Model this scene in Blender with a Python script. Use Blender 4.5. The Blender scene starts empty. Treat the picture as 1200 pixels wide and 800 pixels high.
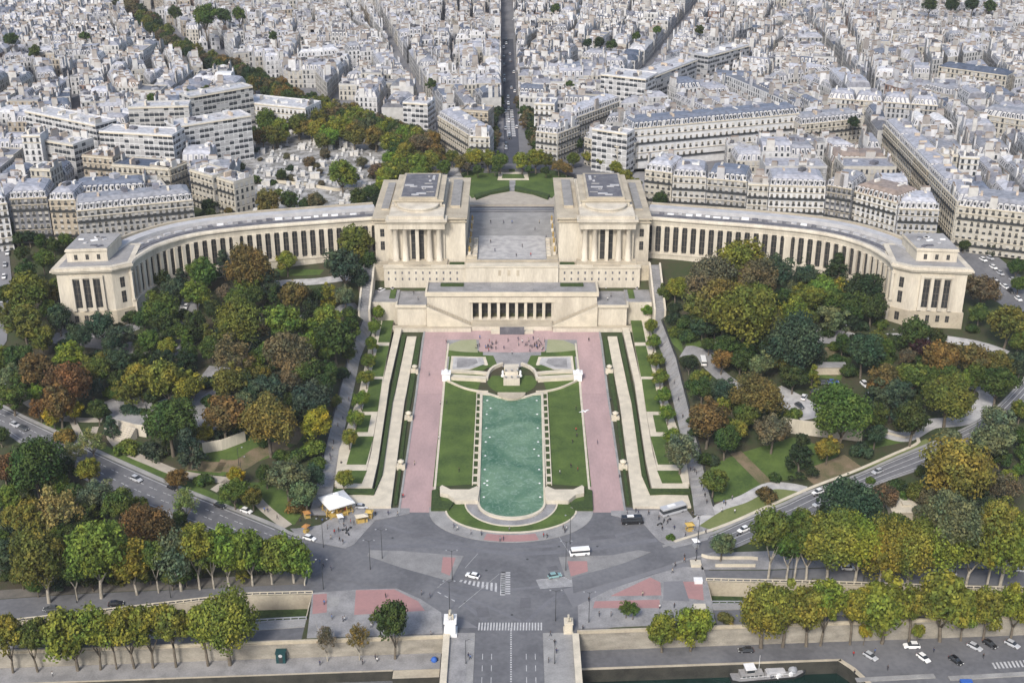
import bpy, bmesh, math, random
from mathutils import Vector, Matrix
R = math.radians
rnd = random.Random(7)
C = bpy.context.scene.collection

# ------------------------------------------------------------------ camera geometry
CAMZ, PITCH, FOC = 225.0, R(24.3), 1500.0
CP, SP = math.cos(PITCH), math.sin(PITCH)

def W(x, y, z=0.0):
    """point of the plane at height z seen at photo position (x, y)"""
    u, v = (x - 600) / FOC, (400 - y) / FOC
    d = (u, CP + v * SP, -SP + v * CP)
    t = (z - CAMZ) / d[2]
    return Vector((d[0] * t, d[1] * t, z))

def PX(p):
    dz = p[2] - CAMZ
    dep = p[1] * CP - dz * SP
    up = p[1] * SP + dz * CP
    return 600 + FOC * p[0] / dep, 400 - FOC * up / dep

def PPM(p):
    return FOC / (p[1] * CP - (p[2] - CAMZ) * SP)

def sstep(a, b, x):
    t = min(1, max(0, (x - a) / (b - a)))
    return t * t * (3 - 2 * t)

def lerp(a, b, t):
    return a + (b - a) * t

def bank(X):
    return 296 + 0.0555 * X

def H(X, Y):
    """height of the land"""
    side = 16 * min(1, max(0, (Y - 350) / 150)) + 12 * sstep(500, 590, Y)
    gz = 4 * min(1, max(0, (Y - 448) / 52))
    if Y > 505: gz = lerp(4, side, sstep(505, 530, Y))
    c = 1 - sstep(54, 74, abs(X))
    z = lerp(side, gz, c)
    if Y > 530 and abs(X) < 80: z = lerp(z, min(z, 21.0), 1 - sstep(66, 80, abs(X)))
    return z

def T(x, y, dz=0.0):
    z = 5.0
    for _ in range(12):
        p = W(x, y, z + dz); z = H(p.x, p.y)
    return Vector((p.x, p.y, z + dz))

# ------------------------------------------------------------------ mesh builder
class MB:
    def __init__(s):
        s.v = []; s.f = []; s.m = []; s.uv = []; s.t = []; s.mi = 0; s.tint = (1, 1, 1)
    def face(s, pts, uv=None, mat=None, tint=None):
        n = len(s.v); s.v += [tuple(p) for p in pts]
        s.f.append(tuple(range(n, n + len(pts)))); s.m.append(s.mi if mat is None else mat)
        s.uv.append(uv); s.t.append(s.tint if tint is None else tint)
    def add(s, vs, fs, mat=None):
        n = len(s.v); s.v += [tuple(p) for p in vs]
        for f in fs:
            s.f.append(tuple(i + n for i in f)); s.m.append(s.mi if mat is None else mat)
            s.uv.append(None); s.t.append(s.tint)
    def box(s, x0, y0, z0, x1, y1, z1, mat=None):
        s.prism([(x0, y0), (x1, y0), (x1, y1), (x0, y1)], z0, z1, mat)
    def prism(s, poly, z0, z1, mat=None, top=None, bottom=True):
        """poly counter-clockwise; z0/z1 numbers or functions of x,y"""
        if area(poly) < 0: poly = poly[::-1]
        f0 = z0 if callable(z0) else (lambda x, y: z0)
        f1 = z1 if callable(z1) else (lambda x, y: z1)
        n = len(poly)
        lo = [(p[0], p[1], f0(p[0], p[1])) for p in poly]; hi = [(p[0], p[1], f1(p[0], p[1])) for p in poly]
        fs = [(i, (i + 1) % n, n + (i + 1) % n, n + i) for i in range(n)]
        s.add(lo + hi, fs, mat)
        k = len(s.v) - 2 * n
        s.f.append(tuple(range(k + n, k + 2 * n))); s.m.append((s.mi if mat is None else mat) if top is None else top); s.uv.append(None); s.t.append(s.tint)
        if bottom:
            s.f.append(tuple(range(k + n - 1, k - 1, -1))); s.m.append(s.mi if mat is None else mat); s.uv.append(None); s.t.append(s.tint)
    def obox(s, c, half, rz=0.0, mat=None):
        """box centred at c, half sizes, turned about z"""
        cs, sn = math.cos(rz), math.sin(rz)
        pl = [(c[0] + a * half[0] * cs - b * half[1] * sn, c[1] + a * half[0] * sn + b * half[1] * cs) for a, b in ((-1, -1), (1, -1), (1, 1), (-1, 1))]
        s.prism(pl, c[2] - half[2], c[2] + half[2], mat)
    def tube(s, p0, p1, r0, r1=None, n=6, mat=None, caps=True):
        r1 = r0 if r1 is None else r1
        p0, p1 = Vector(p0), Vector(p1); d = (p1 - p0)
        if d.length < 1e-6: return
        d.normalize(); a = d.orthogonal().normalized(); b = d.cross(a)
        vs = []
        for p, r in ((p0, r0), (p1, r1)):
            for i in range(n):
                t = 2 * math.pi * i / n
                vs.append(p + (a * math.cos(t) + b * math.sin(t)) * r)
        fs = [(i, (i + 1) % n, n + (i + 1) % n, n + i) for i in range(n)]
        if caps: fs += [tuple(range(n - 1, -1, -1)), tuple(range(n, 2 * n))]
        s.add(vs, fs, mat)
    def path(s, pts, rs, n=6, mat=None):
        """one continuous tapered tube along points"""
        pts = [Vector(p) for p in pts]; vs = []
        for k, p in enumerate(pts):
            d = (pts[min(k + 1, len(pts) - 1)] - pts[max(k - 1, 0)]).normalized()
            a = d.cross(Vector((0.3, 1, 0.1))).normalized(); b = d.cross(a)
            vs += [p + (a * math.cos(2 * math.pi * i / n) + b * math.sin(2 * math.pi * i / n)) * rs[k] for i in range(n)]
        fs = [(k * n + i, k * n + (i + 1) % n, k * n + n + (i + 1) % n, k * n + n + i) for k in range(len(pts) - 1) for i in range(n)]
        fs += [tuple(range(n - 1, -1, -1)), tuple(range((len(pts) - 1) * n, len(pts) * n))]
        s.add(vs, fs, mat)
    def lathe(s, prof, c=(0, 0, 0), n=10, mat=None, a0=0, a1=2 * math.pi):
        full = abs(a1 - a0 - 2 * math.pi) < 1e-6; k = n if full else n + 1
        vs = [(c[0] + r * math.cos(a0 + (a1 - a0) * i / n), c[1] + r * math.sin(a0 + (a1 - a0) * i / n), c[2] + z) for r, z in prof for i in range(k)]
        fs = []
        for j in range(len(prof) - 1):
            for i in range(n):
                i2 = (i + 1) % k
                fs.append((j * k + i, j * k + i2, (j + 1) * k + i2, (j + 1) * k + i))
        s.add(vs, fs, mat)
    def build(s, name, mats, parent=None, smooth=False, loc=None):
        me = bpy.data.meshes.new(name)
        me.from_pydata(s.v, [], s.f)
        for m in (mats if isinstance(mats, (list, tuple)) else [mats]): me.materials.append(m)
        me.polygons.foreach_set('material_index', s.m)
        if any(u is not None for u in s.uv):
            ul = me.uv_layers.new(name='UVMap'); buf = []
            for u, f in zip(s.uv, s.f):
                for k in range(len(f)): buf += (u[k] if u is not None else (0.0, 0.0))
            ul.data.foreach_set('uv', buf)
            ca = me.color_attributes.new('tint', 'FLOAT_COLOR', 'CORNER'); buf = []
            for t, f in zip(s.t, s.f): buf += [t[0], t[1], t[2], 1.0] * len(f)
            ca.data.foreach_set('color', buf)
        if smooth: me.polygons.foreach_set('use_smooth', [True] * len(me.polygons))
        me.update()
        o = bpy.data.objects.new(name, me); C.objects.link(o)
        if parent is not None: o.parent = parent
        if loc is not None: o.location = loc
        return o

def area(p):
    return 0.5 * sum(p[i][0] * p[(i + 1) % len(p)][1] - p[(i + 1) % len(p)][0] * p[i][1] for i in range(len(p)))

def inside(pt, poly):
    x, y = pt[0], pt[1]; r = False; j = len(poly) - 1
    for i in range(len(poly)):
        xi, yi, xj, yj = poly[i][0], poly[i][1], poly[j][0], poly[j][1]
        if (yi > y) != (yj > y) and x < (xj - xi) * (y - yi) / (yj - yi) + xi: r = not r
        j = i
    return r

# ------------------------------------------------------------------ things
THINGS = []
def thing(name, label, cat, loc=(0, 0, 0), rz=0.0, group=None):
    o = bpy.data.objects.new(name, None); C.objects.link(o)
    o.location = loc; o.rotation_euler = (0, 0, rz)
    return tag(o, label, cat, group)

def tag(o, label, cat, group=None):
    o['label'] = label; o['category'] = cat
    if group: o['group'] = group
    THINGS.append(o)
    return o

def structure(o):
    o['kind'] = 'structure'; return o

def stuff(o, label=None):
    o['kind'] = 'stuff'
    if label: o['label'] = label
    return o

def dup(root, loc, rz=0.0, label=None, group=None, scale=None, color=None):
    r = root.copy(); C.objects.link(r); r.location = loc; r.rotation_euler = (0, 0, rz)
    if label: r['label'] = label
    if group: r['group'] = group
    if scale is not None: r.scale = (scale,) * 3
    if color: r.color = color
    for ch in KIDS[root.name]:
        c = ch.copy(); C.objects.link(c); c.parent = r
        if color: c.color = color
        for g in KIDS.get(ch.name, []):
            d = g.copy(); C.objects.link(d); d.parent = c
    THINGS.append(r)
    return r
KIDS = {}
def register(root):
    KIDS[root.name] = [o for o in bpy.data.objects if o.parent == root]
    for c in KIDS[root.name]: KIDS[c.name] = [o for o in bpy.data.objects if o.parent == c]

# ------------------------------------------------------------------ materials
def new_mat(name):
    m = bpy.data.materials.new(name); m.use_nodes = True
    nt = m.node_tree; return m, nt, nt.nodes['Principled BSDF']

def N(nt, t, **kw):
    n = nt.nodes.new(t)
    for k, v in kw.items(): setattr(n, k, v)
    return n

def math_node(nt, op, a, b=None):
    n = N(nt, 'ShaderNodeMath', operation=op)
    for i, q in enumerate((a, b)):
        if q is None: continue
        if isinstance(q, (int, float)): n.inputs[i].default_value = q
        else: nt.links.new(q, n.inputs[i])
    return n.outputs[0]

def mix_node(nt, f, a, b, mode='MIX'):
    n = N(nt, 'ShaderNodeMix', data_type='RGBA', blend_type=mode)
    for sock, q in ((n.inputs['Factor'], f), (n.inputs['A'], a), (n.inputs['B'], b)):
        if isinstance(q, (int, float)): sock.default_value = q if sock.name == 'Factor' else (q, q, q, 1)
        elif isinstance(q, tuple): sock.default_value = (*q[:3], 1)
        else: nt.links.new(q, sock)
    return [o for o in n.outputs if o.type == 'RGBA'][0]

MATS = {}
def mat(name, c1, c2=None, scale=0.25, rough=0.9, spec=0.25, bump=0.0, fine=3.0, lo=0.35, hi=0.65, metal=0.0, stretch=None, objcol=False):
    """two tones mixed by two sizes of noise laid out in world space"""
    m, nt, b = new_mat(name)
    b.inputs['Roughness'].default_value = rough; b.inputs['Specular IOR Level'].default_value = spec; b.inputs['Metallic'].default_value = metal
    c2 = c2 or tuple(0.75 * k for k in c1)
    geo = N(nt, 'ShaderNodeNewGeometry'); vec = geo.outputs['Position']
    if stretch:
        mp = N(nt, 'ShaderNodeMapping'); mp.inputs['Scale'].default_value = stretch; nt.links.new(vec, mp.inputs['Vector']); vec = mp.outputs[0]
    n1 = N(nt, 'ShaderNodeTexNoise'); n1.inputs['Scale'].default_value = scale; n1.inputs['Detail'].default_value = 5
    n2 = N(nt, 'ShaderNodeTexNoise'); n2.inputs['Scale'].default_value = scale * 9; n2.inputs['Detail'].default_value = 3
    for n in (n1, n2): nt.links.new(vec, n.inputs['Vector'])
    s = math_node(nt, 'ADD', math_node(nt, 'MULTIPLY', n1.outputs[0], 0.65), math_node(nt, 'MULTIPLY', n2.outputs[0], 0.35))
    mr = N(nt, 'ShaderNodeMapRange'); mr.inputs[1].default_value = lo; mr.inputs[2].default_value = hi; nt.links.new(s, mr.inputs[0])
    col = mix_node(nt, mr.outputs[0], c1, c2)
    if objcol:
        oi = N(nt, 'ShaderNodeObjectInfo'); col = mix_node(nt, 1.0, col, oi.outputs['Color'], 'MULTIPLY')
    nt.links.new(col, b.inputs['Base Color'])
    if bump:
        bp = N(nt, 'ShaderNodeBump'); bp.inputs['Strength'].default_value = bump; bp.inputs['Distance'].default_value = 0.3
        n3 = N(nt, 'ShaderNodeTexNoise'); n3.inputs['Scale'].default_value = fine; nt.links.new(vec, n3.inputs['Vector'])
        nt.links.new(n3.outputs[0], bp.inputs['Height']); nt.links.new(bp.outputs[0], b.inputs['Normal'])
    MATS[name] = m
    return m

STONE = mat('limestone', (0.60, 0.55, 0.455), (0.40, 0.36, 0.295), 0.22, lo=0.34, hi=0.66, bump=0.15, stretch=(1, 1, .22))
STONE2 = mat('weathered_limestone', (0.50, 0.44, 0.335), (0.29, 0.255, 0.20), 0.15, lo=0.3, hi=0.7, bump=0.2)
PALESTONE = mat('pale_paving_stone', (0.60, 0.54, 0.43), (0.44, 0.40, 0.32), 0.3)
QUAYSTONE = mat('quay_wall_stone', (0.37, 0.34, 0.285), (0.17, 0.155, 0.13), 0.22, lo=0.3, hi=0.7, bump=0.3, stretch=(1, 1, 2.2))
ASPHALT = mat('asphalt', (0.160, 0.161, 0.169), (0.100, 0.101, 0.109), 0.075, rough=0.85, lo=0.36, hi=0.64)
QUAYDARK = mat('shaded_wet_quay_stone', (0.06, 0.057, 0.047), (0.028, 0.028, 0.024), 0.3)  # wet stone near the water, with the wall faces' shade put into the colour
ISLAND = mat('island_paving', (0.25, 0.247, 0.243), (0.17, 0.168, 0.168), 0.25)
ASPHALT2 = mat('light_asphalt', (0.20, 0.20, 0.21), (0.145, 0.146, 0.155), 0.09, rough=0.85, lo=0.3, hi=0.7)
CONCRETE = mat('concrete_paving', (0.31, 0.305, 0.295), (0.20, 0.197, 0.195), 0.2)
GREYPAVE = mat('grey_paving', (0.29, 0.285, 0.285), (0.185, 0.183, 0.185), 0.22, lo=.38, hi=.62)
LIGHTPAVE = mat('light_paving', (0.44, 0.43, 0.42), (0.30, 0.295, 0.295), 0.35, lo=0.4, hi=0.6)
PINK = mat('pink_gravel', (0.42, 0.295, 0.285), (0.31, 0.225, 0.22), 0.16, lo=0.35, hi=0.65, stretch=(1, .35, 1))
REDPAVE = mat('red_paving', (0.37, 0.205, 0.195), (0.27, 0.165, 0.16), 0.12, lo=0.3, hi=0.7)
GRASS = mat('lawn_grass', (0.092, 0.138, 0.032), (0.045, 0.076, 0.020), 0.13, lo=0.36, hi=0.64, bump=0.3, fine=6)
WORNGRASS = mat('worn_grass', (0.17, 0.19, 0.075), (0.10, 0.13, 0.04), 0.14, lo=0.3, hi=0.7)
PALEGRASS = mat('pale_sandy_grass', (0.31, 0.31, 0.20), (0.23, 0.25, 0.14), 0.14, lo=0.3, hi=0.7)
HEDGE = mat('clipped_hedge', (0.055, 0.085, 0.025), (0.025, 0.042, 0.014), 0.9, lo=0.35, hi=0.65, bump=0.6, fine=4)
EARTH = mat('bare_earth', (0.20, 0.15, 0.10), (0.095, 0.095, 0.045), 0.22, lo=.38, hi=.62)
PARKG = mat('park_ground', (0.040, 0.055, 0.021), (0.062, 0.052, 0.034), 0.045, lo=0.42, hi=0.62, bump=0.4, fine=2)
SANDPATH = mat('park_path', (0.40, 0.36, 0.30), (0.30, 0.27, 0.23), 0.3)
WHITE = mat('white_paint', (0.78, 0.78, 0.77), (0.62, 0.62, 0.62), 0.8)
MARK = mat('worn_road_paint', (0.52, 0.52, 0.52), (0.24, 0.24, 0.25), 0.7, lo=0.35, hi=0.75)
DARKMETAL = mat('dark_metal', (0.045, 0.048, 0.05), rough=0.5)
GREYMETAL = mat('grey_metal', (0.30, 0.31, 0.33), rough=0.5)
RUBBER = mat('rubber', (0.02, 0.02, 0.02), rough=0.8)
GLASS = mat('dark_glass', (0.022, 0.026, 0.032), (0.05, 0.055, 0.06), 0.25, rough=0.15, spec=0.5)
BARK = mat('bark', (0.17, 0.145, 0.11), (0.085, 0.07, 0.055), 0.9)
PALEBARK = mat('plane_bark', (0.46, 0.42, 0.35), (0.24, 0.215, 0.17), 0.7, lo=0.35, hi=0.65)
ROOFGREY = mat('flat_roof_grey', (0.345, 0.335, 0.325), (0.20, 0.195, 0.195), 0.12, lo=0.32, hi=0.68)
ROOFDARK = mat('dark_roof', (0.10, 0.10, 0.115), (0.19, 0.19, 0.20), 0.3, lo=0.45, hi=0.7)
ROOFPALE = mat('pale_roof_sheet', (0.46, 0.455, 0.455), (0.33, 0.33, 0.34), 0.3)
GOLD = mat('gilded_bronze', (0.45, 0.31, 0.10), rough=0.45, metal=0.3)
YELLOW = mat('yellow_paint', (0.52, 0.36, 0.10), (0.38, 0.26, 0.08), 0.8)
ORANGE = mat('orange_cloth', (0.42, 0.21, 0.07))
TEAL = mat('dark_teal_paint', (0.015, 0.06, 0.065), rough=0.5)
BLUE = mat('blue_cover', (0.04, 0.12, 0.42), rough=0.6)
RED = mat('red_cloth', (0.45, 0.03, 0.03))
SKIN = mat('skin', (0.42, 0.26, 0.19))
HAIR = mat('hair', (0.035, 0.025, 0.02))
TROUSERS = mat('trousers', (0.035, 0.04, 0.055), (0.05, 0.05, 0.05))
CLOTH = mat('coat_cloth', (1, 1, 1), (0.85, 0.85, 0.85), objcol=True)
def paint():
    m, nt, b = new_mat('car_paint')
    oi = N(nt, 'ShaderNodeObjectInfo'); nt.links.new(oi.outputs['Color'], b.inputs['Base Color'])
    b.inputs['Roughness'].default_value = 0.3; b.inputs['Coat Weight'].default_value = 0.4
    return m
PAINT = paint()

def water(name, c1, c2, rough, foam=0.0, bscale=0.6, bstr=0.25):
    m, nt, b = new_mat(name)
    geo = N(nt, 'ShaderNodeNewGeometry'); pos = geo.outputs['Position']
    n1 = N(nt, 'ShaderNodeTexNoise'); n1.inputs['Scale'].default_value = 0.06; n1.inputs['Detail'].default_value = 5; n1.inputs['Distortion'].default_value = 1.0
    n2 = N(nt, 'ShaderNodeTexNoise'); n2.inputs['Scale'].default_value = 0.55; n2.inputs['Detail'].default_value = 6; n2.inputs['Distortion'].default_value = 1.5
    for n in (n1, n2): nt.links.new(pos, n.inputs['Vector'])
    mr = N(nt, 'ShaderNodeMapRange'); mr.inputs[1].default_value = 0.35; mr.inputs[2].default_value = 0.65; nt.links.new(n1.outputs[0], mr.inputs[0])
    col = mix_node(nt, mr.outputs[0], c1, c2)
    if foam:
        mf = N(nt, 'ShaderNodeMapRange'); mf.inputs[1].default_value = 0.50; mf.inputs[2].default_value = 0.78; nt.links.new(n2.outputs[0], mf.inputs[0])
        col = mix_node(nt, math_node(nt, 'MULTIPLY', mf.outputs[0], foam), col, (0.55, 0.66, 0.60))
    nt.links.new(col, b.inputs['Base Color']); b.inputs['Roughness'].default_value = rough
    bp = N(nt, 'ShaderNodeBump'); bp.inputs['Strength'].default_value = bstr; bp.inputs['Distance'].default_value = 0.3
    n3 = N(nt, 'ShaderNodeTexNoise'); n3.inputs['Scale'].default_value = bscale; n3.inputs['Detail'].default_value = 4
    nt.links.new(pos, n3.inputs['Vector']); nt.links.new(n3.outputs[0], bp.inputs['Height']); nt.links.new(bp.outputs[0], b.inputs['Normal'])
    return m
POOLW = water('pool_water', (0.036, 0.108, 0.058), (0.125, 0.215, 0.130), 0.45, 0.3, 0.9, 0.5)
RIVERW = water('river_water', (0.006, 0.020, 0.016), (0.012, 0.032, 0.027), 0.12, 0.0, 0.5, 0.15)

def leaf_mat():
    m, nt, b = new_mat('foliage')
    oi = N(nt, 'ShaderNodeObjectInfo'); at = N(nt, 'ShaderNodeAttribute', attribute_name='leafvar')
    sp = N(nt, 'ShaderNodeSeparateColor'); nt.links.new(at.outputs['Color'], sp.inputs[0])
    base = oi.outputs['Color']
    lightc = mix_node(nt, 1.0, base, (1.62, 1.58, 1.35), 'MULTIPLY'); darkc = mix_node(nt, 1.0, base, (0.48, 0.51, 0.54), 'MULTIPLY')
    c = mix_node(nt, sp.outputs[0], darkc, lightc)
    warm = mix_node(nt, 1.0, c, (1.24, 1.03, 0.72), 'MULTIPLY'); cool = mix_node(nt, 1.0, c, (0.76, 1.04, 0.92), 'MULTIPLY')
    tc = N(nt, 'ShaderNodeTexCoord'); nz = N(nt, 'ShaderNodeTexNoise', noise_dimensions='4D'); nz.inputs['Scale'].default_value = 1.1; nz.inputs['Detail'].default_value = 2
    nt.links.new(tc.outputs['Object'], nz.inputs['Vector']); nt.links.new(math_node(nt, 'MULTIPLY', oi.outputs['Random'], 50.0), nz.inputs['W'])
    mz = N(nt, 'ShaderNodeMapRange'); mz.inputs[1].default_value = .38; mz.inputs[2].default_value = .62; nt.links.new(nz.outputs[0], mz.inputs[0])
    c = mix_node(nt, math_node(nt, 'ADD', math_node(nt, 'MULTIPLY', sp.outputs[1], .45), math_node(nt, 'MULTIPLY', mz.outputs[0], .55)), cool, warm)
    nt.links.new(c, b.inputs['Base Color']); b.inputs['Roughness'].default_value = 0.75; b.inputs['Specular IOR Level'].default_value = 0.2
    tr = N(nt, 'ShaderNodeBsdfTranslucent'); nt.links.new(c, tr.inputs['Color'])
    mx = N(nt, 'ShaderNodeMixShader'); mx.inputs[0].default_value = 0.22
    nt.links.new(b.outputs[0], mx.inputs[1]); nt.links.new(tr.outputs[0], mx.inputs[2])
    nt.links.new(mx.outputs[0], nt.nodes['Material Output'].inputs['Surface'])
    return m
LEAF = leaf_mat()

def facade_mat(name, dormer=False, band=False):
    """rows of windows laid out by the wall's own UV: one unit per bay and per storey; wall colour from the tint of each house"""
    m, nt, b = new_mat(name)
    uv = N(nt, 'ShaderNodeUVMap'); sx = N(nt, 'ShaderNodeSeparateXYZ'); nt.links.new(uv.outputs[0], sx.inputs[0])
    u, v = sx.outputs[0], sx.outputs[1]
    fu, fv = math_node(nt, 'FRACT', u), math_node(nt, 'FRACT', v)
    at = N(nt, 'ShaderNodeAttribute', attribute_name='tint'); tint = at.outputs['Color']
    geo = N(nt, 'ShaderNodeNewGeometry')
    ns = N(nt, 'ShaderNodeTexNoise'); ns.inputs['Scale'].default_value = 0.35; ns.inputs['Detail'].default_value = 4; nt.links.new(geo.outputs['Position'], ns.inputs['Vector'])
    mr = N(nt, 'ShaderNodeMapRange'); mr.inputs[1].default_value = 0.3; mr.inputs[2].default_value = 0.7; mr.inputs[3].default_value = 0.78; mr.inputs[4].default_value = 1.12; nt.links.new(ns.outputs[0], mr.inputs[0])
    wall = mix_node(nt, 1.0, tint, mr.outputs[0], 'MULTIPLY')
    cell = N(nt, 'ShaderNodeCombineXYZ'); nt.links.new(math_node(nt, 'FLOOR', u), cell.inputs[0]); nt.links.new(math_node(nt, 'FLOOR', v), cell.inputs[1])
    wn = N(nt, 'ShaderNodeTexWhiteNoise'); nt.links.new(cell.outputs[0], wn.inputs[0])
    hw, cv, hh = (0.21, 0.44, 0.31) if not band else (0.46, 0.68, 0.27)
    if dormer: hw, cv, hh = 0.2, 0.45, 0.3
    iu = math_node(nt, 'LESS_THAN', math_node(nt, 'ABSOLUTE', math_node(nt, 'SUBTRACT', fu, 0.5)), hw)
    iv = math_node(nt, 'LESS_THAN', math_node(nt, 'ABSOLUTE', math_node(nt, 'SUBTRACT', fv, cv)), hh)
    win = math_node(nt, 'MULTIPLY', iu, iv)
    glass = mix_node(nt, math_node(nt, 'GREATER_THAN', wn.outputs['Value'], 0.66), (0.04, 0.045, 0.052), (0.36, 0.36, 0.36))
    if dormer:
        ju = math_node(nt, 'LESS_THAN', math_node(nt, 'ABSOLUTE', math_node(nt, 'SUBTRACT', fu, 0.5)), 0.31)
        jv = math_node(nt, 'LESS_THAN', math_node(nt, 'ABSOLUTE', math_node(nt, 'SUBTRACT', fv, 0.5)), 0.43)
        wall = mix_node(nt, math_node(nt, 'MULTIPLY', ju, jv), wall, (0.52, 0.51, 0.50))
    else:
        course = math_node(nt, 'GREATER_THAN', fv, 0.93)
        wall = mix_node(nt, math_node(nt, 'MULTIPLY', course, 0.35), wall, (0.75, 0.72, 0.68))
        # iron balcony rail at the foot of the windows of some storeys
        bal = math_node(nt, 'MULTIPLY', math_node(nt, 'LESS_THAN', fv, 0.16), math_node(nt, 'LESS_THAN', math_node(nt, 'ABSOLUTE', math_node(nt, 'SUBTRACT', fu, 0.5)), 0.36))
        wall = mix_node(nt, math_node(nt, 'MULTIPLY', bal, 0.55), wall, (0.05, 0.05, 0.055))
    col = mix_node(nt, win, wall, glass)
    nt.links.new(col, b.inputs['Base Color'])
    nt.links.new(math_node(nt, 'SUBTRACT', 0.85, math_node(nt, 'MULTIPLY', win, 0.6)), b.inputs['Roughness'])
    b.inputs['Specular IOR Level'].default_value = 0.3
    return m
FACADE = facade_mat('house_facade'); BANDED = facade_mat('balcony_facade', band=True); MANSARD = facade_mat('mansard_slope', dormer=True)

def tinted(name, scale, amp, rough=0.8):
    m, nt, b = new_mat(name)
    at = N(nt, 'ShaderNodeAttribute', attribute_name='tint')
    geo = N(nt, 'ShaderNodeNewGeometry')
    ns = N(nt, 'ShaderNodeTexNoise'); ns.inputs['Scale'].default_value = scale; ns.inputs['Detail'].default_value = 5; nt.links.new(geo.outputs['Position'], ns.inputs['Vector'])
    mr = N(nt, 'ShaderNodeMapRange'); mr.inputs[1].default_value = 0.3; mr.inputs[2].default_value = 0.7; mr.inputs[3].default_value = 1 - amp; mr.inputs[4].default_value = 1 + amp; nt.links.new(ns.outputs[0], mr.inputs[0])
    nt.links.new(mix_node(nt, 1.0, at.outputs['Color'], mr.outputs[0], 'MULTIPLY'), b.inputs['Base Color'])
    b.inputs['Roughness'].default_value = rough; b.inputs['Specular IOR Level'].default_value = 0.3
    return m
ZINC = tinted('zinc_roof', 0.5, 0.3, 0.55); PLASTER = tinted('plain_plaster', 0.4, 0.15)
# ------------------------------------------------------------------ land
def drape(name, poly, dz, m, step=4.0, hf=H):
    """a sheet cut to follow the land"""
    bm = bmesh.new()
    f = bm.faces.new([bm.verts.new((p[0], p[1], 0)) for p in poly])
    if f.normal.z < 0 or area(poly) < 0: f.normal_flip()
    xs = [p[0] for p in poly]; ys = [p[1] for p in poly]
    for ax, lo, hi in ((0, min(xs), max(xs)), (1, min(ys), max(ys))):
        k = math.floor(lo / step) + 1
        while k * step < hi:
            co = [0, 0, 0]; no = [0, 0, 0]; co[ax] = k * step; no[ax] = 1
            bmesh.ops.bisect_plane(bm, geom=bm.verts[:] + bm.edges[:] + bm.faces[:], plane_co=co, plane_no=no); k += 1
    for v in bm.verts: v.co.z = hf(v.co.x, v.co.y) + dz
    me = bpy.data.meshes.new(name); bm.to_mesh(me); bm.free(); me.materials.append(m)
    o = bpy.data.objects.new(name, me); C.objects.link(o)
    return structure(o)

def TP(pts, dz=0.0): return [T(x, y, dz) for x, y in pts]
def ZP(pts, z=0.0): return [W(x, y, z) for x, y in pts]

def catmull(pts, n=8):
    out = []; P = [Vector(p) for p in pts]
    for i in range(len(P) - 1):
        a, b, c, d = P[max(i - 1, 0)], P[i], P[i + 1], P[min(i + 2, len(P) - 1)]
        for k in range(n):
            t = k / n
            out.append(0.5 * (2 * b + (c - a) * t + (2 * a - 5 * b + 4 * c - d) * t * t + (3 * b - a - 3 * c + d) * t ** 3))
    out.append(P[-1]); return out

def resample(pts, n):
    P = [Vector(p) for p in pts]; L = [0]
    for a, b in zip(P, P[1:]): L.append(L[-1] + (b - a).length)
    out = []; j = 0
    for k in range(n):
        s = L[-1] * k / (n - 1)
        while j < len(P) - 2 and L[j + 1] < s: j += 1
        t = (s - L[j]) / max(1e-6, L[j + 1] - L[j]); out.append(P[j].lerp(P[j + 1], t))
    return out

def ribbon(name, A, B, dz, m, n=60, cross=4, hf=H):
    """strip of road between two edge lines, draped on the land"""
    A, B = resample(A, n), resample(B, n); b = MB(); vs = []
    for a, c in zip(A, B):
        for k in range(cross + 1):
            p = a.lerp(c, k / cross); vs.append((p.x, p.y, hf(p.x, p.y) + dz))
    fs = []
    for i in range(n - 1):
        for k in range(cross):
            q = i * (cross + 1) + k; fs.append((q, q + 1, q + cross + 2, q + cross + 1))
    (x0, y0, _), (x1, y1, _), (x2, y2, _) = vs[fs[0][0]], vs[fs[0][1]], vs[fs[0][2]]
    if (x1 - x0) * (y2 - y0) - (x2 - x0) * (y1 - y0) < 0: fs = [f[::-1] for f in fs]
    b.add(vs, fs); return structure(b.build(name, m))

TRL = [W(x, y) for x, y in ((-60, 738), (0, 731), (150, 714), (290, 698), (366, 696))]      # far edge of the sunken road, west
TRR = [W(x, y) for x, y in ((828, 681), (960, 684), (1131, 690), (1260, 693))]              # the same, east
def front(X):
    L = TRL if X < 0 else TRR
    for a, b in zip(L, L[1:]):
        if a.x <= X <= b.x: return lerp(a.y, b.y, (X - a.x) / (b.x - a.x))
    return L[0].y if X < L[0].x else L[-1].y
XL, XR = TRL[-1].x, TRR[0].x

def grid(name, x0, x1, nx, ylo, yhi, m, step=3.0):
    b = MB(); xs = [lerp(x0, x1, i / nx) for i in range(nx + 1)]
    ny = int((yhi - 330) / step); cols = []
    for x in xs:
        y0 = ylo(x); col = [lerp(y0, 330, k / 6) for k in range(6)] + [330 + k * step for k in range(ny + 1)]
        cols.append(col)
    k = len(cols[0])
    vs = [(x, y, H(x, y)) for x, c in zip(xs, cols) for y in c]
    fs = [(i * k + j, (i + 1) * k + j, (i + 1) * k + j + 1, i * k + j + 1) for i in range(nx) for j in range(k - 1)]
    b.add(vs, fs); return structure(b.build(name, m, smooth=True))
grid('park_ground', -330, XL, 80, front, 600, PARKG)
grid('park_ground', XR, 330, 80, front, 600, PARKG)
grid('square_ground', XL, XR, 60, lambda x: bank(x), 600, PARKG)
CITYZ = 28.0
CITYG = mat('city_ground', (0.20, 0.20, 0.21), (0.12, 0.12, 0.13), 0.03)
b = MB()
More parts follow.
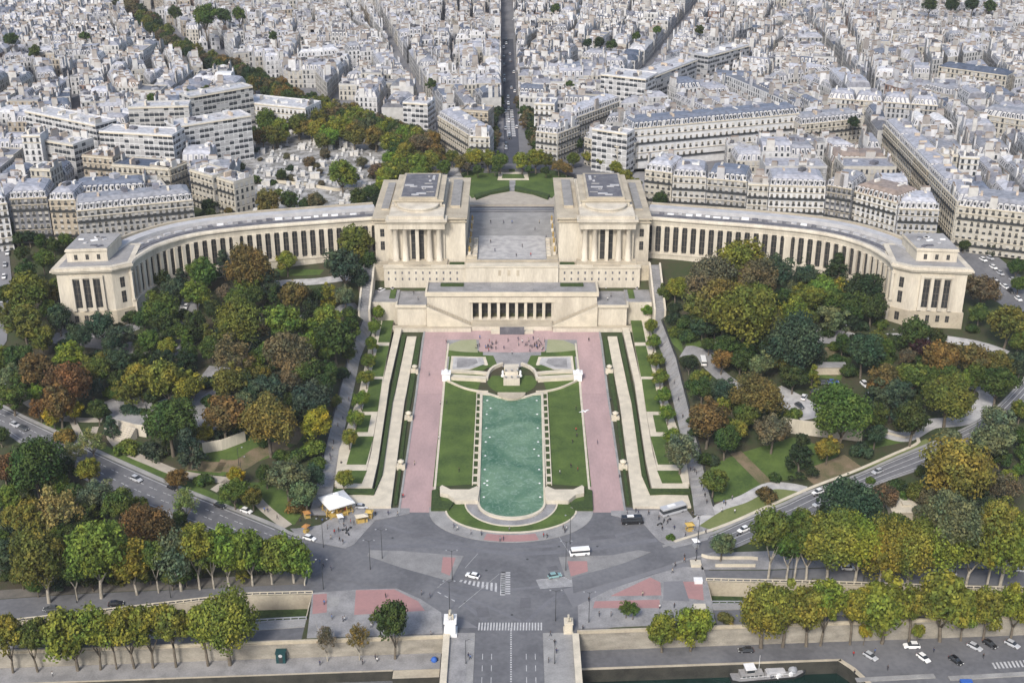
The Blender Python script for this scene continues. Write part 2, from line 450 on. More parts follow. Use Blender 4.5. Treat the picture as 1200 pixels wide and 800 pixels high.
for q in ((-4000, 599, -72, 660), (72, 599, 4000, 660), (-4000, 660, 4000, 9000)): b.face([(q[0], q[1], CITYZ - .05), (q[2], q[1], CITYZ - .05), (q[2], q[3], CITYZ - .05), (q[0], q[3], CITYZ - .05)])
structure(b.build('city_ground', CITYG))
b = MB()
for s in (-1, 1):
    pl = [(s * 329, 270), (s * 4000, 270), (s * 4000, 600), (s * 329, 600)]
    b.face([(x, y, 16 + 12 * (y - 270) / 330 - .2) for x, y in (pl if s > 0 else pl[::-1])])
structure(b.build('outer_ground', CITYG))

# ------------------------------------------------------------------ river and quays
RZ = -10.0; QL = -5.0; QR = -6.0; LR = -8.0
b = MB(); b.face([(-4000, -1500, RZ), (4000, -1500, RZ), (4000, 330, RZ), (-4000, 330, RZ)]); structure(b.build('river_water', RIVERW))
def bp(X, d): return (X, bank(X) + d)
# quay walls (things) with their coping
def quay_wall(xa, xb, zb, label):
    root = thing('quay_wall', label, 'wall', (*bp((xa + xb) / 2, 0), zb))
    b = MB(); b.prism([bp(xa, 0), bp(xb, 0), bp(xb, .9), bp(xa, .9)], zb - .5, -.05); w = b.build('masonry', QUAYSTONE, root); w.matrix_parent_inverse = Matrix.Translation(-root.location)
    b = MB(); b.prism([bp(xa, -.25), bp(xb, -.25), bp(xb, .7), bp(xa, .7)], -.05, .25)
    b.prism([bp(xa, -.05), bp(xb, -.05), bp(xb, .45), bp(xa, .45)], .25, .95)
    w = b.build('parapet', STONE2, root); w.matrix_parent_inverse = Matrix.Translation(-root.location)
BL, BR = W(521, 742).x, W(676, 737).x
quay_wall(-330, BL, QL, 'long tan stone quay wall behind the row of trees left of the bridge')
quay_wall(BR, 330, QR, 'long tan stone quay wall beside the lower road right of the bridge')
def slab(name, poly, z0, z1, m, side=None):
    b = MB(); b.prism(poly, z0, z1, 0 if side is None else 1, 0)
    return structure(b.build(name, [m] if side is None else [m, side]))
# west: promenade, step, low road
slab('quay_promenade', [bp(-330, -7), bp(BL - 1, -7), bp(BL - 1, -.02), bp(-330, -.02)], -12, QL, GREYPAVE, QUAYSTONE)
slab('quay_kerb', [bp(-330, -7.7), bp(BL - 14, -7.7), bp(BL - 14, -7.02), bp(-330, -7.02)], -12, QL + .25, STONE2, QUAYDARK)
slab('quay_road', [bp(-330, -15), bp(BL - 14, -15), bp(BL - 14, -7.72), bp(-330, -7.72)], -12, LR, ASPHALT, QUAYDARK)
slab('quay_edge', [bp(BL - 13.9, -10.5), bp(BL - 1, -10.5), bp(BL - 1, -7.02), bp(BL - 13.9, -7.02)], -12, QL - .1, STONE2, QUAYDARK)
# east: road below the wall, wider towards the car park
PKX = W(985, 772, QR).x
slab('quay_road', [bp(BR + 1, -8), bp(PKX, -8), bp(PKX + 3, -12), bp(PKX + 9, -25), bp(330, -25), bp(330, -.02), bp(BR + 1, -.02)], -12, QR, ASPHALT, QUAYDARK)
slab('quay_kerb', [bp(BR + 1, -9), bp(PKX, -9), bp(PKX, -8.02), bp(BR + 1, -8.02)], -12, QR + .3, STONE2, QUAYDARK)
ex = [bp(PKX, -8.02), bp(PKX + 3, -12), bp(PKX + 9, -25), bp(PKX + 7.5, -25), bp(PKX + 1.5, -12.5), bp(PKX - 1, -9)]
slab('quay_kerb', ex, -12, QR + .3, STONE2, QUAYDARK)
for a, c in (((1003, 797), (1095, 792)), ((1112, 795), (1230, 788))):
    p, q = W(*a, QR), W(*c, QR); d = (q - p).normalized(); n = Vector((-d.y, d.x, 0)) * .8
    slab('quay_edge', [p - n, q - n, q + n, p + n], QR, QR + .35, CONCRETE)

# upper quay ledges, sunken roads
def shelf(side):
    if side < 0:
        near = [W(x, y) for x, y in ((-120, 762), (0, 751), (200, 738), (300, 727), (365, 724))]
        ledge = [W(x, y) for x, y in ((-120, 770), (0, 759), (200, 746), (300, 738), (365, 733))]
        x0, x1 = -330, XL
    else:
        near = [W(x, y) for x, y in ((828, 706), (870, 706), (985, 713), (1145, 715), (1300, 719))]
        ledge = [W(x, y) for x, y in ((828, 714), (870, 713), (985, 720), (1145, 722), (1300, 726))]
        x0, x1 = XR, 330
    def at(L, X):
        for a, b in zip(L, L[1:]):
            if a.x <= X <= b.x: return lerp(a.y, b.y, (X - a.x) / (b.x - a.x))
        return L[0].y if X < L[0].x else L[-1].y
    n = 30; xs = [lerp(x0, x1, i / n) for i in range(n + 1)]
    b = MB()      # block of land between the quay wall and the sunken road
    for xa, xb in zip(xs, xs[1:]):
        pl = [(xa, bank(xa) + .9), (xb, bank(xb) + .9), (xb, at(near, xb)), (xa, at(near, xa))]
        b.prism(pl, -11, -.25, 1, 0)
    structure(b.build('quay_street', [ASPHALT, QUAYSTONE]))
    b = MB()
    for xa, xb in zip(xs, xs[1:]):
        b.prism([(xa, at(ledge, xa)), (xb, at(ledge, xb)), (xb, at(near, xb) - .01), (xa, at(near, xa) - .01)], -.24, .0)
    structure(b.build('quay_pavement', CONCRETE))
    b = MB()
    for xa, xb in zip(xs, xs[1:]):
        pl = [(xa, at(near, xa) + .02), (xb, at(near, xb) + .02), (xb, front(xb) - .4), (xa, front(xa) - .4)]
        b.prism(pl, -11, -5.5)
    structure(b.build('underpass_road', ASPHALT))
    b = MB()
    for xa, xb in zip(xs, xs[1:]):
        b.prism([(xa, front(xa) - .4), (xb, front(xb) - .4), (xb, front(xb) + .02), (xa, front(xa) + .02)], -11, .03)
    structure(b.build('underpass_wall', STONE2))
    return near, ledge, at, xs
SH_L = shelf(-1); SH_R = shelf(1)
def balustrade(pts, label, h=1.0, m=None, gap=2.2, name='balustrade', solid=False, zf=None):
    """stone or iron rail: posts with a top rail, one thing"""
    pts = [Vector(p) for p in pts]; L = sum((q - p).length for p, q in zip(pts, pts[1:])); n = max(2, int(L / gap) + 1)
    P = resample(pts, n); o = P[0].copy(); root = thing(name, label, 'balustrade', o); m = m or STONE2
    b = MB()
    for p, q in zip(P, P[1:]):
        d = (q - p); d2 = Vector((-d.y, d.x, 0)).normalized() * .16; u = Vector((0, 0, 1))
        for z0, z1 in (((h - .22), h), (0, .12)) if not solid else ((0, h),):
            v = [p - d2 + u * z0, q - d2 + u * z0, q + d2 + u * z0, p + d2 + u * z0, p - d2 + u * z1, q - d2 + u * z1, q + d2 + u * z1, p + d2 + u * z1]
            b.add([x - o for x in v], [(0, 1, 5, 4), (2, 3, 7, 6), (4, 5, 6, 7), (1, 2, 6, 5), (3, 0, 4, 7), (3, 2, 1, 0)])
    b.build('rail', m, root)
    if not solid:
        b = MB()
        for p in P: b.obox(p - o + Vector((0, 0, h / 2 - .05)), (.16, .16, h / 2 - .06))
        q = b.build('posts', m, root); q['kind'] = 'stuff'
    return root
balustrade([Vector((x, front(x) + .4, .03)) for x in SH_L[3]], 'pale stone balustrade along the street above the left sunken road', 1.0, PALESTONE)
balustrade([Vector((x, front(x) + .4, .03)) for x in SH_R[3]], 'pale stone balustrade along the street above the right sunken road', 1.0, PALESTONE)
balustrade([Vector((x, SH_L[2](SH_L[0], x) - .4, 0)) for x in SH_L[3]], 'grey railing on the river side of the left sunken road', 1.0, GREYMETAL, name='railing')
balustrade([Vector((x, SH_R[2](SH_R[0], x) - .4, 0)) for x in SH_R[3]], 'grey railing on the river side of the right sunken road', 1.0, GREYMETAL, name='railing')
# tunnel heads closing the sunken roads under the square, planted beds at their feet
for s, X in ((-1, XL), (1, XR)):
    near, ledge, at, xs = SH_L if s < 0 else SH_R
    y0, y1 = at(near, X), front(X)
    root = thing('tunnel_portal', 'stone mouth of the road tunnel at the %s edge of the square' % ('left' if s < 0 else 'right'), 'tunnel', (X, (y0 + y1) / 2, -5.5))
    b = MB(); h = (y1 - y0) / 2
    b.box(-.3, -h, 0, .3, -h + 1, 5.5); b.box(-.3, h - 1, 0, .3, h, 5.5); b.box(-.3, -h + 1, 4.2, .3, h - 1, 5.5); b.build('portal_wall', STONE2, root)
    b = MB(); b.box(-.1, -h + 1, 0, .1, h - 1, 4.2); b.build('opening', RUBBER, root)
    bx = X + s * (-0) + (-.4 if s < 0 else .4)
for (xa, xb), ya in (((297, 366), 0), ((832, 872), 0)):
    s = -1 if xa < 600 else 1
    near, ledge, at, xs = SH_L if s < 0 else SH_R
    a, c = W(xa, 700 if s < 0 else 684, 0).x, W(xb, 700 if s < 0 else 684, 0).x
    b = MB(); cx = (a + c) / 2
    e_ = .5 if s < 0 else -.5
    if s > 0: a, c = c, XR + .0
    pl = [(a, front(a) - 8), (c - e_, front(c) - 8), (c - e_, front(c) - 2.2), (a, front(a) - 2.2)]
    b.prism(pl, -5.5, -3.6)
    o = tag(b.build('planted_bed', HEDGE), 'dark green planting in the sunken road at the %s of the square' % ('left' if s < 0 else 'right'), 'planting')

# ------------------------------------------------------------------ the square
TREESTRIP = mat('tree_strip', (.16, .145, .125), (.10, .095, .085), .3)
Z1, Z2, Z3 = .03, .06, .09
def flat(name, px, z, m, h=0.0):
    pl = [(p.x, p.y) for p in ZP(px, z)]
    if area(pl) < 0: pl = pl[::-1]
    if h:
        b = MB(); b.prism(pl, 0, z); return structure(b.build(name, m))
    b = MB(); b.face([(x, y, z) for x, y in pl]); return structure(b.build(name, m))
flat('square_road', [(336, 645), (372, 600), (470, 594), (733, 594), (840, 600), (860, 622), (834, 640), (829, 680), (829, 716), (677, 742), (520, 744), (366, 747), (366, 694), (330, 694), (318, 655)], Z1, ASPHALT)
# pavement corners near the river, with red paving
flat('pavement', [(366, 694), (425, 690), (465, 689), (492, 701), (517, 717), (519, 741.5), (393, 746), (359.5, 747)], .15, GREYPAVE, 1)
flat('pavement', [(677, 709), (715, 690), (765, 673), (800, 664), (824, 664), (829, 681), (834, 705), (838, 729), (678, 736)], .15, GREYPAVE, 1)
for p in ([(417, 691), (462, 690), (490, 704), (498, 715), (415, 720)], [(367, 696), (383, 695), (383, 717), (366, 719)],
          [(717, 697), (762, 676), (774, 682), (775, 697), (716, 698)], [(780, 681), (823, 681), (825, 703), (802, 700)], [(697, 704), (773, 702), (773, 712), (695, 712)]):
    flat('red_paving', p, .17, REDPAVE)
flat('light_paving', [(384, 700), (398, 699), (397, 709), (383, 712)], .17, CONCRETE)
flat('light_asphalt_patch', [(778, 681), (800, 680), (808, 704), (777, 703)], .195, ASPHALT2)
# islands
KERBS = True
flat('island_kerb', [(433.5, 644), (470, 645), (543.5, 651), (536, 665), (529, 677.5), (519, 679.5), (469, 665.2), (430, 651.5)], .12, ISLAND, 1); flat('island_kerb', [(654.5, 652), (718, 650), (748, 644), (763, 646.5), (722, 663.3), (668, 678.5), (662.5, 676)], .12, ISLAND, 1)
flat('island', [(435, 645), (470, 646), (542, 652), (535, 664), (528, 676), (520, 678), (470, 664), (432, 651)], .14, ISLAND, 1)
flat('red_paving', [(519, 652), (534, 653), (527, 674), (517, 670)], .16, REDPAVE)
flat('island', [(656, 653), (718, 651), (748, 645), (760, 647), (721, 662), (668, 677), (664, 675)], .14, ISLAND, 1)
flat('red_paving', [(665, 657), (688, 657), (689, 669), (669, 675)], .16, REDPAVE)
flat('light_asphalt_patch', [(660, 690), (765, 664), (800, 650), (820, 645), (824, 662), (765, 672), (715, 690), (672, 712)], Z2, ASPHALT2)
flat('light_asphalt_patch', [(510, 716), (545, 726), (560, 735), (535, 735)], Z2, ASPHALT2)
# pavement where the carousel stands, and its twin with the bus
flat('pavement', [(338, 617), (352, 631), (405, 642), (415, 637), (440, 609), (480, 601), (480, 595), (377, 595), (372, 600)], .15, GREYPAVE, 1)
flat('pavement', [(716, 598), (824, 597), (838, 618), (829, 632), (790, 642), (772, 633), (752, 611), (716, 603)], .15, GREYPAVE, 1)
# ring of pavement at the foot of the garden
def arc(cx, cy, rx, ry, a0, a1, n=24):
    return [(cx + rx * math.cos(R(lerp(a0, a1, i / n))), cy + ry * math.sin(R(lerp(a0, a1, i / n)))) for i in range(n + 1)]
flat('pavement', arc(599, 600, 96, 35, 0, 180) + [(503, 594), (695, 594)], .15, CONCRETE, 1)
flat('red_paving', arc(599, 600, 95, 34.2, 70, 110, 10) + arc(599, 600, 76, 26.5, 112, 68, 10), .17, REDPAVE)
TYRE = mat('tyre_worn_asphalt', (0.115, 0.117, 0.128), (0.165, 0.167, 0.18), 0.12, lo=.35, hi=.65)
REPAIR = mat('asphalt_repair', (0.10, 0.10, 0.108), (0.13, 0.13, 0.14), 0.4)
def curve_px(px, w, z, m, name):
    P = catmull([W(x, y, z) for x, y in px], 8); A, B = [], []
    for i, p in enumerate(P):
        d = P[min(i + 1, len(P) - 1)] - P[max(i - 1, 0)]; n = Vector((-d.y, d.x, 0)).normalized() * w / 2; A.append(p + n); B.append(p - n)
    return ribbon(name, A, B, z, m, 50, 1, lambda x, y: 0)
for px, w in (([(395, 655), (470, 682), (530, 700), (570, 728)], 1.5), ([(400, 650), (500, 686), (560, 705), (610, 728)], 1.1), ([(800, 652), (700, 678), (650, 700), (618, 728)], 1.5), ([(795, 648), (690, 676), (600, 690), (520, 686), (420, 657)], 1.2), ([(430, 640), (520, 640), (600, 648), (680, 644), (770, 632)], 2.0), ([(450, 615), (520, 634), (600, 640), (680, 636), (750, 620)], 1.4)):
    curve_px(px, w, .042, TYRE, 'tyre_wear')
for px in ([(560, 655), (580, 656), (578, 661), (559, 660)], [(640, 664), (652, 662), (655, 667), (643, 669)], [(480, 625), (505, 622), (508, 627), (483, 630)], [(610, 700), (622, 700), (622, 712), (609, 712)], [(690, 628), (720, 626), (722, 630), (692, 633)], [(558, 712), (572, 711), (574, 722), (560, 723)]): flat('asphalt_repair', px, .05, REPAIR)
for k_, (x, y) in enumerate(((570, 668), (618, 655), (545, 705), (655, 640), (500, 650), (700, 640), (600, 720), (460, 630))):
    b = MB(); b.lathe([(0, .055), (.42, .055), (.42, .03)], (0, 0, 0), 10); o = b.build('manhole_cover', DARKMETAL, loc=W(x, y, 0)); tag(o, 'round dark manhole cover in the asphalt of the square', 'manhole cover', 'manhole covers of the square')
# markings
def dashes(name, a, c, n, w, fill=0.5, z=Z3, hf=None):
    """n painted dashes along the line a-c"""
    b = MB()
    for i in range(n):
        p, q = a.lerp(c, i / n), a.lerp(c, (i + fill) / n); d = (q - p); s = Vector((-d.y, d.x, 0)).normalized() * w / 2
        f = lambda v: (v.x, v.y, z if hf is None else hf(v.x, v.y) + z)
        b.face([f(p - s), f(q - s), f(q + s), f(p + s)] if True else 0)
    return structure(b.build(name, MARK))
def zebra(px, n, along, z=Z3):
    """px: four corners; bars run from side 0-1 to side 3-2"""
    P = ZP(px, z); b = MB()
    for i in range(n):
        t0, t1 = i / n, (i + .5) / n
        b.face([P[0].lerp(P[1], t0), P[0].lerp(P[1], t1), P[3].lerp(P[2], t1), P[3].lerp(P[2], t0)])
    return structure(b.build('crosswalk_marking', MARK))
zebra([(538, 681), (585, 694), (585, 683), (540, 679)], 9, 0); zebra([(586, 697), (598, 697), (598, 670), (587, 670)], 1, 0)
zebra([(587, 670), (587, 697), (598, 697), (598, 670)], 10, 0)
zebra([(560, 738), (637, 738), (637, 729), (561, 729)], 22, 0)
zebra([(628, 679), (633, 690), (683, 686), (668, 675)], 9, 0)
zebra([(378, 659), (374, 671), (392, 669), (396, 665)], 7, 0)
zebra([(433, 652), (441, 650), (455, 661), (444, 662)], 4, 0); zebra([(492, 683), (500, 680), (520, 684), (508, 687)], 4, 0)
zebra([(1162, 776), (1212, 772), (1216, 780), (1166, 783)], 11, 0, QR + .04)
for a, c, n in (((352, 640), (415, 655), 6), ((372, 650), (440, 669), 6), ((505, 689), (537, 706), 4), ((680, 684), (720, 674), 4), ((735, 664), (790, 650), 5), ((790, 640), (828, 630), 4)):
    dashes('lane_marking', W(*a, Z3), W(*c, Z3), n, .35)
for a, c in (((585, 672), (537, 712)), ((640, 605), (672, 655)), ((560, 648), (545, 665)), ((528, 676), (500, 698))):
    dashes('lane_marking', W(*a, Z3), W(*c, Z3), 1, .11, 1.0)

# ------------------------------------------------------------------ bridge
def bridge():
    y1 = bank(0) + 1.2; xs = [W(x, 740).x for x in (521, 527, 549, 557, 636, 641, 665, 671, 677)]
    root = thing('bridge', 'wide stone road bridge with dark carriageway and pale pavements over the river', 'bridge', ((xs[0] + xs[-1]) / 2, y1, 0))
    ox, oy = root.location.x, root.location.y; yb = 150 - oy; X = [x - ox for x in xs]
    b = MB(); b.box(X[0], yb, -2.2, X[8], -.02, -.02); 
    b.build('deck', QUAYSTONE, root)
    for k, xa, xb, z, m, nm in ((0, X[3], X[4], .04, ASPHALT, 'carriageway'), (1, X[1], X[2], .16, GREYPAVE, 'cycle_pavement'), (2, X[2] + .02, X[3] - .02, .18, CONCRETE, 'kerb_strip'), (3, X[4] + .02, X[7], .17, CONCRETE, 'pavement')):
        b = MB(); b.box(xa, yb, -.01, xb, 0, z); b.build(nm, m, root)
    for xa, xb, nm in ((X[0], X[1], 'parapet'), (X[7], X[8], 'parapet')):
        b = MB(); b.box(xa, yb, .0, xb, -1.6, 1.05); b.box(xa - .2, yb, 1.05, xb + .2, -1.6, 1.25); b.build(nm, PALESTONE, root)
    b = MB()
    for f in (.25, .75, .12, .88):
        xx = lerp(X[3], X[4], f)
        for i in range(28): b.face([(xx - .09, yb + i * 5 + .5, .055), (xx + .09, yb + i * 5 + .5, .055), (xx + .09, yb + i * 5 + 3, .055), (xx - .09, yb + i * 5 + 3, .055)])
    xx = lerp(X[3], X[4], .53)
    for i in range(150): b.face([(xx - .22, yb + i, .055), (xx + .22, yb + i, .055), (xx + .22, yb + i + .55, .055), (xx - .22, yb + i + .55, .055)])
    o = b.build('lane_markings', MARK, root); o['kind'] = 'stuff'
    # piers and arches under the deck
    for k in range(4):
        b = MB(); yy = -18 - k * 34; b.box(X[0] + .5, yy - 2, -12, X[8] - .5, yy + 2, -2.2); b.build('pier', QUAYSTONE, root)
    return xs
BX = bridge()

# ------------------------------------------------------------------ avenues climbing left and right
AVL_U = [(-120, 440), (-60, 458), (0, 477), (30, 492), (75, 513), (100, 525), (150, 548), (200, 570), (250, 590), (320, 618), (345, 629), (400, 643.5), (432, 652), (470, 665), (520, 679)]
AVL_L = [(-120, 462), (-60, 482), (0, 502), (30, 520), (75, 545), (110, 563), (160, 588), (220, 610), (290, 637), (330, 652), (365, 664), (372, 676), (470, 690), (500, 704)]
AVR_U = [(670, 676), (721, 663), (760, 649), (784, 640), (826, 630), (856, 618), (888, 604), (920, 592), (950, 578), (1000, 560), (1046, 540), (1092, 521), (1128, 505), (1152, 492), (1170, 478), (1200, 446), (1235, 400)]
AVR_L = [(672, 695), (765, 668), (800, 656), (832, 648), (860, 640), (884, 630), (936, 611), (964, 598), (1006, 576), (1036, 563), (1084, 546), (1120, 530), (1150, 513), (1185, 487), (1215, 455), (1260, 405)]
AL = (catmull(TP(AVL_U)), catmull(TP(AVL_L))); AR = (catmull(TP(AVR_U)), catmull(TP(AVR_L)))
for (A, B), s in ((AL, 'left'), (AR, 'right')):
    ribbon('avenue_road', A, B, .13, ASPHALT, 120, 6)
    RA, RB = resample(A, 121), resample(B, 121)
    def off(t): return [a.lerp(b_, t) for a, b_ in zip(RA, RB)]
    k1 = 96 if s == 'left' else 16
    def side(t0, t1, nm, dz, m):
        P, Q = off(t0), off(t1)
        P, Q = (P[:k1], Q[:k1]) if s == 'left' else (P[k1:], Q[k1:])
        ribbon(nm, P, Q, dz, m, 100, 1)
    side(-.16, -.01, 'pavement', .24, CONCRETE); side(1.01, 1.14, 'pavement', .24, GREYPAVE)
    for t, n, w, fill in ((.06, 1, .2, 1), (.33, 34, .22, .5), (.62, 30, .24, .55), (.93, 1, .2, 1)):
        P = off(t); P = P[:k1] if s == 'left' else P[k1 + 8:]
        bb = MB()
        for i in range(len(P) - 1):
            if n > 1 and s == 'left' and i % 3 == 0: continue
            p, q = P[i], P[i + 1]
            if n > 1 and s == 'left': q = p.lerp(q, .7)
            d = Vector((-(q - p).y, (q - p).x, 0)).normalized() * w / 2
            bb.face([(v.x, v.y, H(v.x, v.y) + .165) for v in (p - d, q - d, q + d, p + d)])
        structure(bb.build('lane_marking', MARK))
for nm, px, z, m in (('quay_street', [(-90, 714), (0, 702), (100, 695), (200, 691), (330, 685), (366, 684), (366, 695.5), (290, 697), (150, 713), (0, 730), (-90, 741)], .05, ASPHALT), ('tree_strip', [(-90, 702), (0, 691), (150, 682), (330, 672), (350, 664), (360, 672), (358, 684), (200, 690.4), (100, 694.4), (0, 701.4), (-90, 713)], .14, TREESTRIP),
        ('quay_street', [(828, 668), (900, 668), (1000, 664), (1100, 666), (1290, 668), (1290, 693), (1131, 689), (960, 683), (828, 680)], .05, ASPHALT), ('tree_strip', [(905, 676), (960, 679), (1131, 684.5), (1290, 688), (1290, 692), (1131, 688.5), (960, 682.5), (905, 681)], .15, TREESTRIP), ('pavement', [(822, 650), (845, 647), (905, 645), (925, 654), (1000, 652), (1290, 655), (1290, 667), (1100, 665), (1000, 663), (900, 667), (822, 667)], .15, GREYPAVE)):
    flat(nm, px, z, m)

def park_path(px, w, m=SANDPATH, name='path', dz=.1):
    P = catmull(TP(px), 6); A, B = [], []
    for i, p in enumerate(P):
        d = (P[min(i + 1, len(P) - 1)] - P[max(i - 1, 0)]); n = Vector((-d.y, d.x, 0)).normalized() * w / 2
        A.append(p + n); B.append(p - n)
    return ribbon(name, A, B, dz, m, 40, 2)
park_path([(337, 617), (312, 597), (292, 577), (270, 564), (240, 560), (205, 553), (180, 543), (150, 530), (133, 515), (128, 500)], 3.6)
park_path([(120, 492), (95, 492), (60, 488), (30, 470)], 3)
park_path([(250, 575), (268, 563)], 3); park_path([(75, 470), (100, 520), (112, 500)], 2.4)
park_path([(255, 545), (280, 545), (305, 530), (335, 520)], 7, EARTH); park_path([(220, 545), (262, 548)], 6, EARTH)
park_path([(340, 520), (352, 500), (352, 480)], 5, EARTH)
park_path([(60, 395), (90, 400), (140, 405), (175, 415), (205, 410), (215, 385), (225, 350)], 8, GREYPAVE)
park_path([(75, 380), (100, 395), (150, 385), (165, 378)], 7, GREYPAVE)
park_path([(302, 336), (330, 332), (370, 330), (400, 326), (425, 324)], 5.5, LIGHTPAVE); park_path([(350, 372), (385, 368), (420, 360)], 4, GREYPAVE)
park_path([(126, 478), (150, 470), (165, 480), (195, 475), (235, 455), (250, 440), (258, 430)], 9, GREYPAVE)
park_path([(235, 455), (232, 485), (240, 505), (262, 512)], 12, GREYPAVE)
park_path([(796, 624), (838, 597), (870, 585), (900, 570), (925, 570), (945, 574)], 4, LIGHTPAVE); park_path([(862, 530), (880, 548), (898, 566)], 4.5, EARTH)
park_path([(800, 412), (822, 414), (832, 428), (850, 444), (868, 455), (890, 458)], 6, GREYPAVE); park_path([(832, 414), (845, 400), (850, 392)], 4, GREYPAVE)
park_path([(905, 458), (925, 468), (945, 480), (955, 490)], 11, LIGHTPAVE); park_path([(972, 440), (978, 428), (970, 412), (990, 408)], 5, EARTH)
park_path([(1030, 505), (1060, 512), (1090, 497), (1130, 492), (1155, 470), (1150, 455), (1110, 447)], 6, LIGHTPAVE)
park_path([(990, 392), (1015, 398), (1050, 395), (1110, 398), (1150, 405), (1180, 415)], 6, LIGHTPAVE)
park_path([(950, 392), (990, 396)], 12, GREYPAVE)
park_path([(1000, 540), (970, 552), (945, 560)], 9, EARTH)
for i, px in enumerate(([(135, 520), (150, 512), (172, 522), (180, 535), (165, 532)], [(30, 490), (80, 510), (120, 528), (200, 565), (240, 582), (285, 603), (296, 598), (262, 583), (200, 555), (140, 530), (90, 505)],
           [(215, 552), (260, 558), (330, 530), (365, 510), (345, 500), (290, 510), (235, 525)], [(275, 565), (300, 575), (330, 612), (345, 615), (362, 590), (330, 565)],
           [(795, 620), (840, 625), (885, 603), (945, 577), (905, 571), (870, 587), (838, 600)], [(830, 590), (866, 583), (896, 567), (862, 533), (835, 545), (820, 570)], [(870, 530), (905, 565), (960, 556), (985, 530), (930, 512)], [(1000, 530), (1060, 518), (1066, 510), (1020, 510)],
           [(300, 325), (375, 322), (380, 316), (310, 315)], [(940, 440), (985, 445), (1000, 420), (960, 412)], [(780, 395), (805, 420), (830, 400), (815, 380)], [(930, 580), (1095, 520), (1085, 514), (1040, 535), (960, 565)])):
    drape('lawn', [(p.x, p.y) for p in TP(px)], .07, GRASS if i in (0, 1, 2, 8) else (WORNGRASS if i in (4, 11) else GRASS))
park_path([(790, 635), (856, 613), (888, 599), (950, 572), (1000, 553), (1046, 533), (1075, 520), (1075, 513)], 1.2, PALESTONE, 'garden_kerb', .3)
# ------------------------------------------------------------------ garden on the axis (built for x>0 and mirrored)
def GZ(X, Y): return 4 * min(1, max(0, (Y - 448) / 52)) if Y <= 505 else 4
def gp(x, y, h=0.0):
    z = 1.0
    for _ in range(10):
        p = W(x, y, z); z = GZ(p.x, p.y) + h
    return (p.x, p.y)
def mirror(px): return [(1200 - x, y) for x, y in px][::-1]
def garden(name, px, h, m, both=True, thick=False, side=None, cat=None, label=None):
    for k, q in enumerate((px, mirror(px)) if both else (px,)):
        pl = [gp(x, y, h) for x, y in q]
        if area(pl) < 0: pl = pl[::-1]
        if not thick: drape(name, pl, h, m, 4.0, GZ)
        else:
            # raised bed: sides and draped top
            bm = bmesh.new(); f = bm.faces.new([bm.verts.new((x, y, 0)) for x, y in pl])
            r = bmesh.ops.extrude_face_region(bm, geom=[f]); top = [e for e in r['geom'] if isinstance(e, bmesh.types.BMVert)]
            for v in bm.verts: v.co.z = -100
            for v in top: v.co.z = 100
            bmesh.ops.recalc_face_normals(bm, faces=bm.faces[:])
            ys = [p[1] for p in pl]
            for Yc in (448, 500):
                if min(ys) < Yc < max(ys): bmesh.ops.bisect_plane(bm, geom=bm.verts[:] + bm.edges[:] + bm.faces[:], plane_co=(0, Yc, 0), plane_no=(0, 1, 0))
            for v in bm.verts: v.co.z = GZ(v.co.x, v.co.y) + (h if v.co.z > 0 else -.6)
            for f in bm.faces: f.material_index = 0 if abs(f.normal.z) > .5 or side is None else 1
            bm.normal_update()
            for f in bm.faces: f.material_index = 0 if (abs(f.normal.z) > .5 or side is None) else 1
            me = bpy.data.meshes.new(name); bm.to_mesh(me); bm.free(); me.materials.append(m)
            if side: me.materials.append(side)
            o = bpy.data.objects.new(name, me); C.objects.link(o)
            if cat: tag(o, label % ('right', 'left')[k] if '%s' in label else label, cat)
            else: structure(o)
# pink avenue of gravel round the lawns
garden('gravel_path', [(700, 383), (704, 398), (732, 600), (694, 600), (676, 398), (600, 398), (600, 383)], .05, PINK)
garden('lawn', [(677, 410), (680, 443), (693, 570), (646, 567), (641, 459), (634, 440), (634, 411)], .09, GRASS)
garden('kerb', [(675.5, 402), (680.5, 443), (694, 598), (691.5, 598), (678, 443), (673.5, 402)], .2, PALESTONE, thick=True)
garden('kerb', [(702.5, 383), (706, 400), (734, 600), (731.5, 600), (703.5, 400), (700.5, 383)], .25, CONCRETE, thick=True)
# plaza between the paths
garden('plaza', [(600, 398), (676, 398), (677, 415), (600, 432)], .08, GREYPAVE)
garden('red_paving', [(600, 396.5), (638.5, 397), (638.5, 412), (600, 413)], .11, PINK)
garden('lawn', [(642, 397.5), (660, 398.5), (672, 403), (676.5, 410), (660, 412), (640, 413)], .11, PALEGRASS)
garden('paving', [(636, 417), (664, 416.5), (677, 418), (679, 434), (640, 433), (617, 430), (620, 420)], .12, CONCRETE)
# parterres
garden('hedge', [(617, 428), (622, 416.5), (673, 415), (675, 435), (648, 434.5)], .45, GRASS, thick=True, cat='hedge', label='square clipped green parterre border on the %s of the fountain')
garden('paving', [(628, 427.5), (631, 418), (671, 417), (673, 433.5), (646, 433)], .5, PALESTONE)
garden('gravel_bed', [(632, 426.5), (634, 419), (668.5, 418), (670, 432.4), (649, 432)], .54, LIGHTPAVE)
garden('paving', [(640, 425), (642, 420.5), (664, 420), (665, 430.5), (651, 430)], .58, GREYPAVE)
garden('lawn', [(626, 429.5), (634, 427), (650, 433.2), (634, 434)], .6, GRASS)
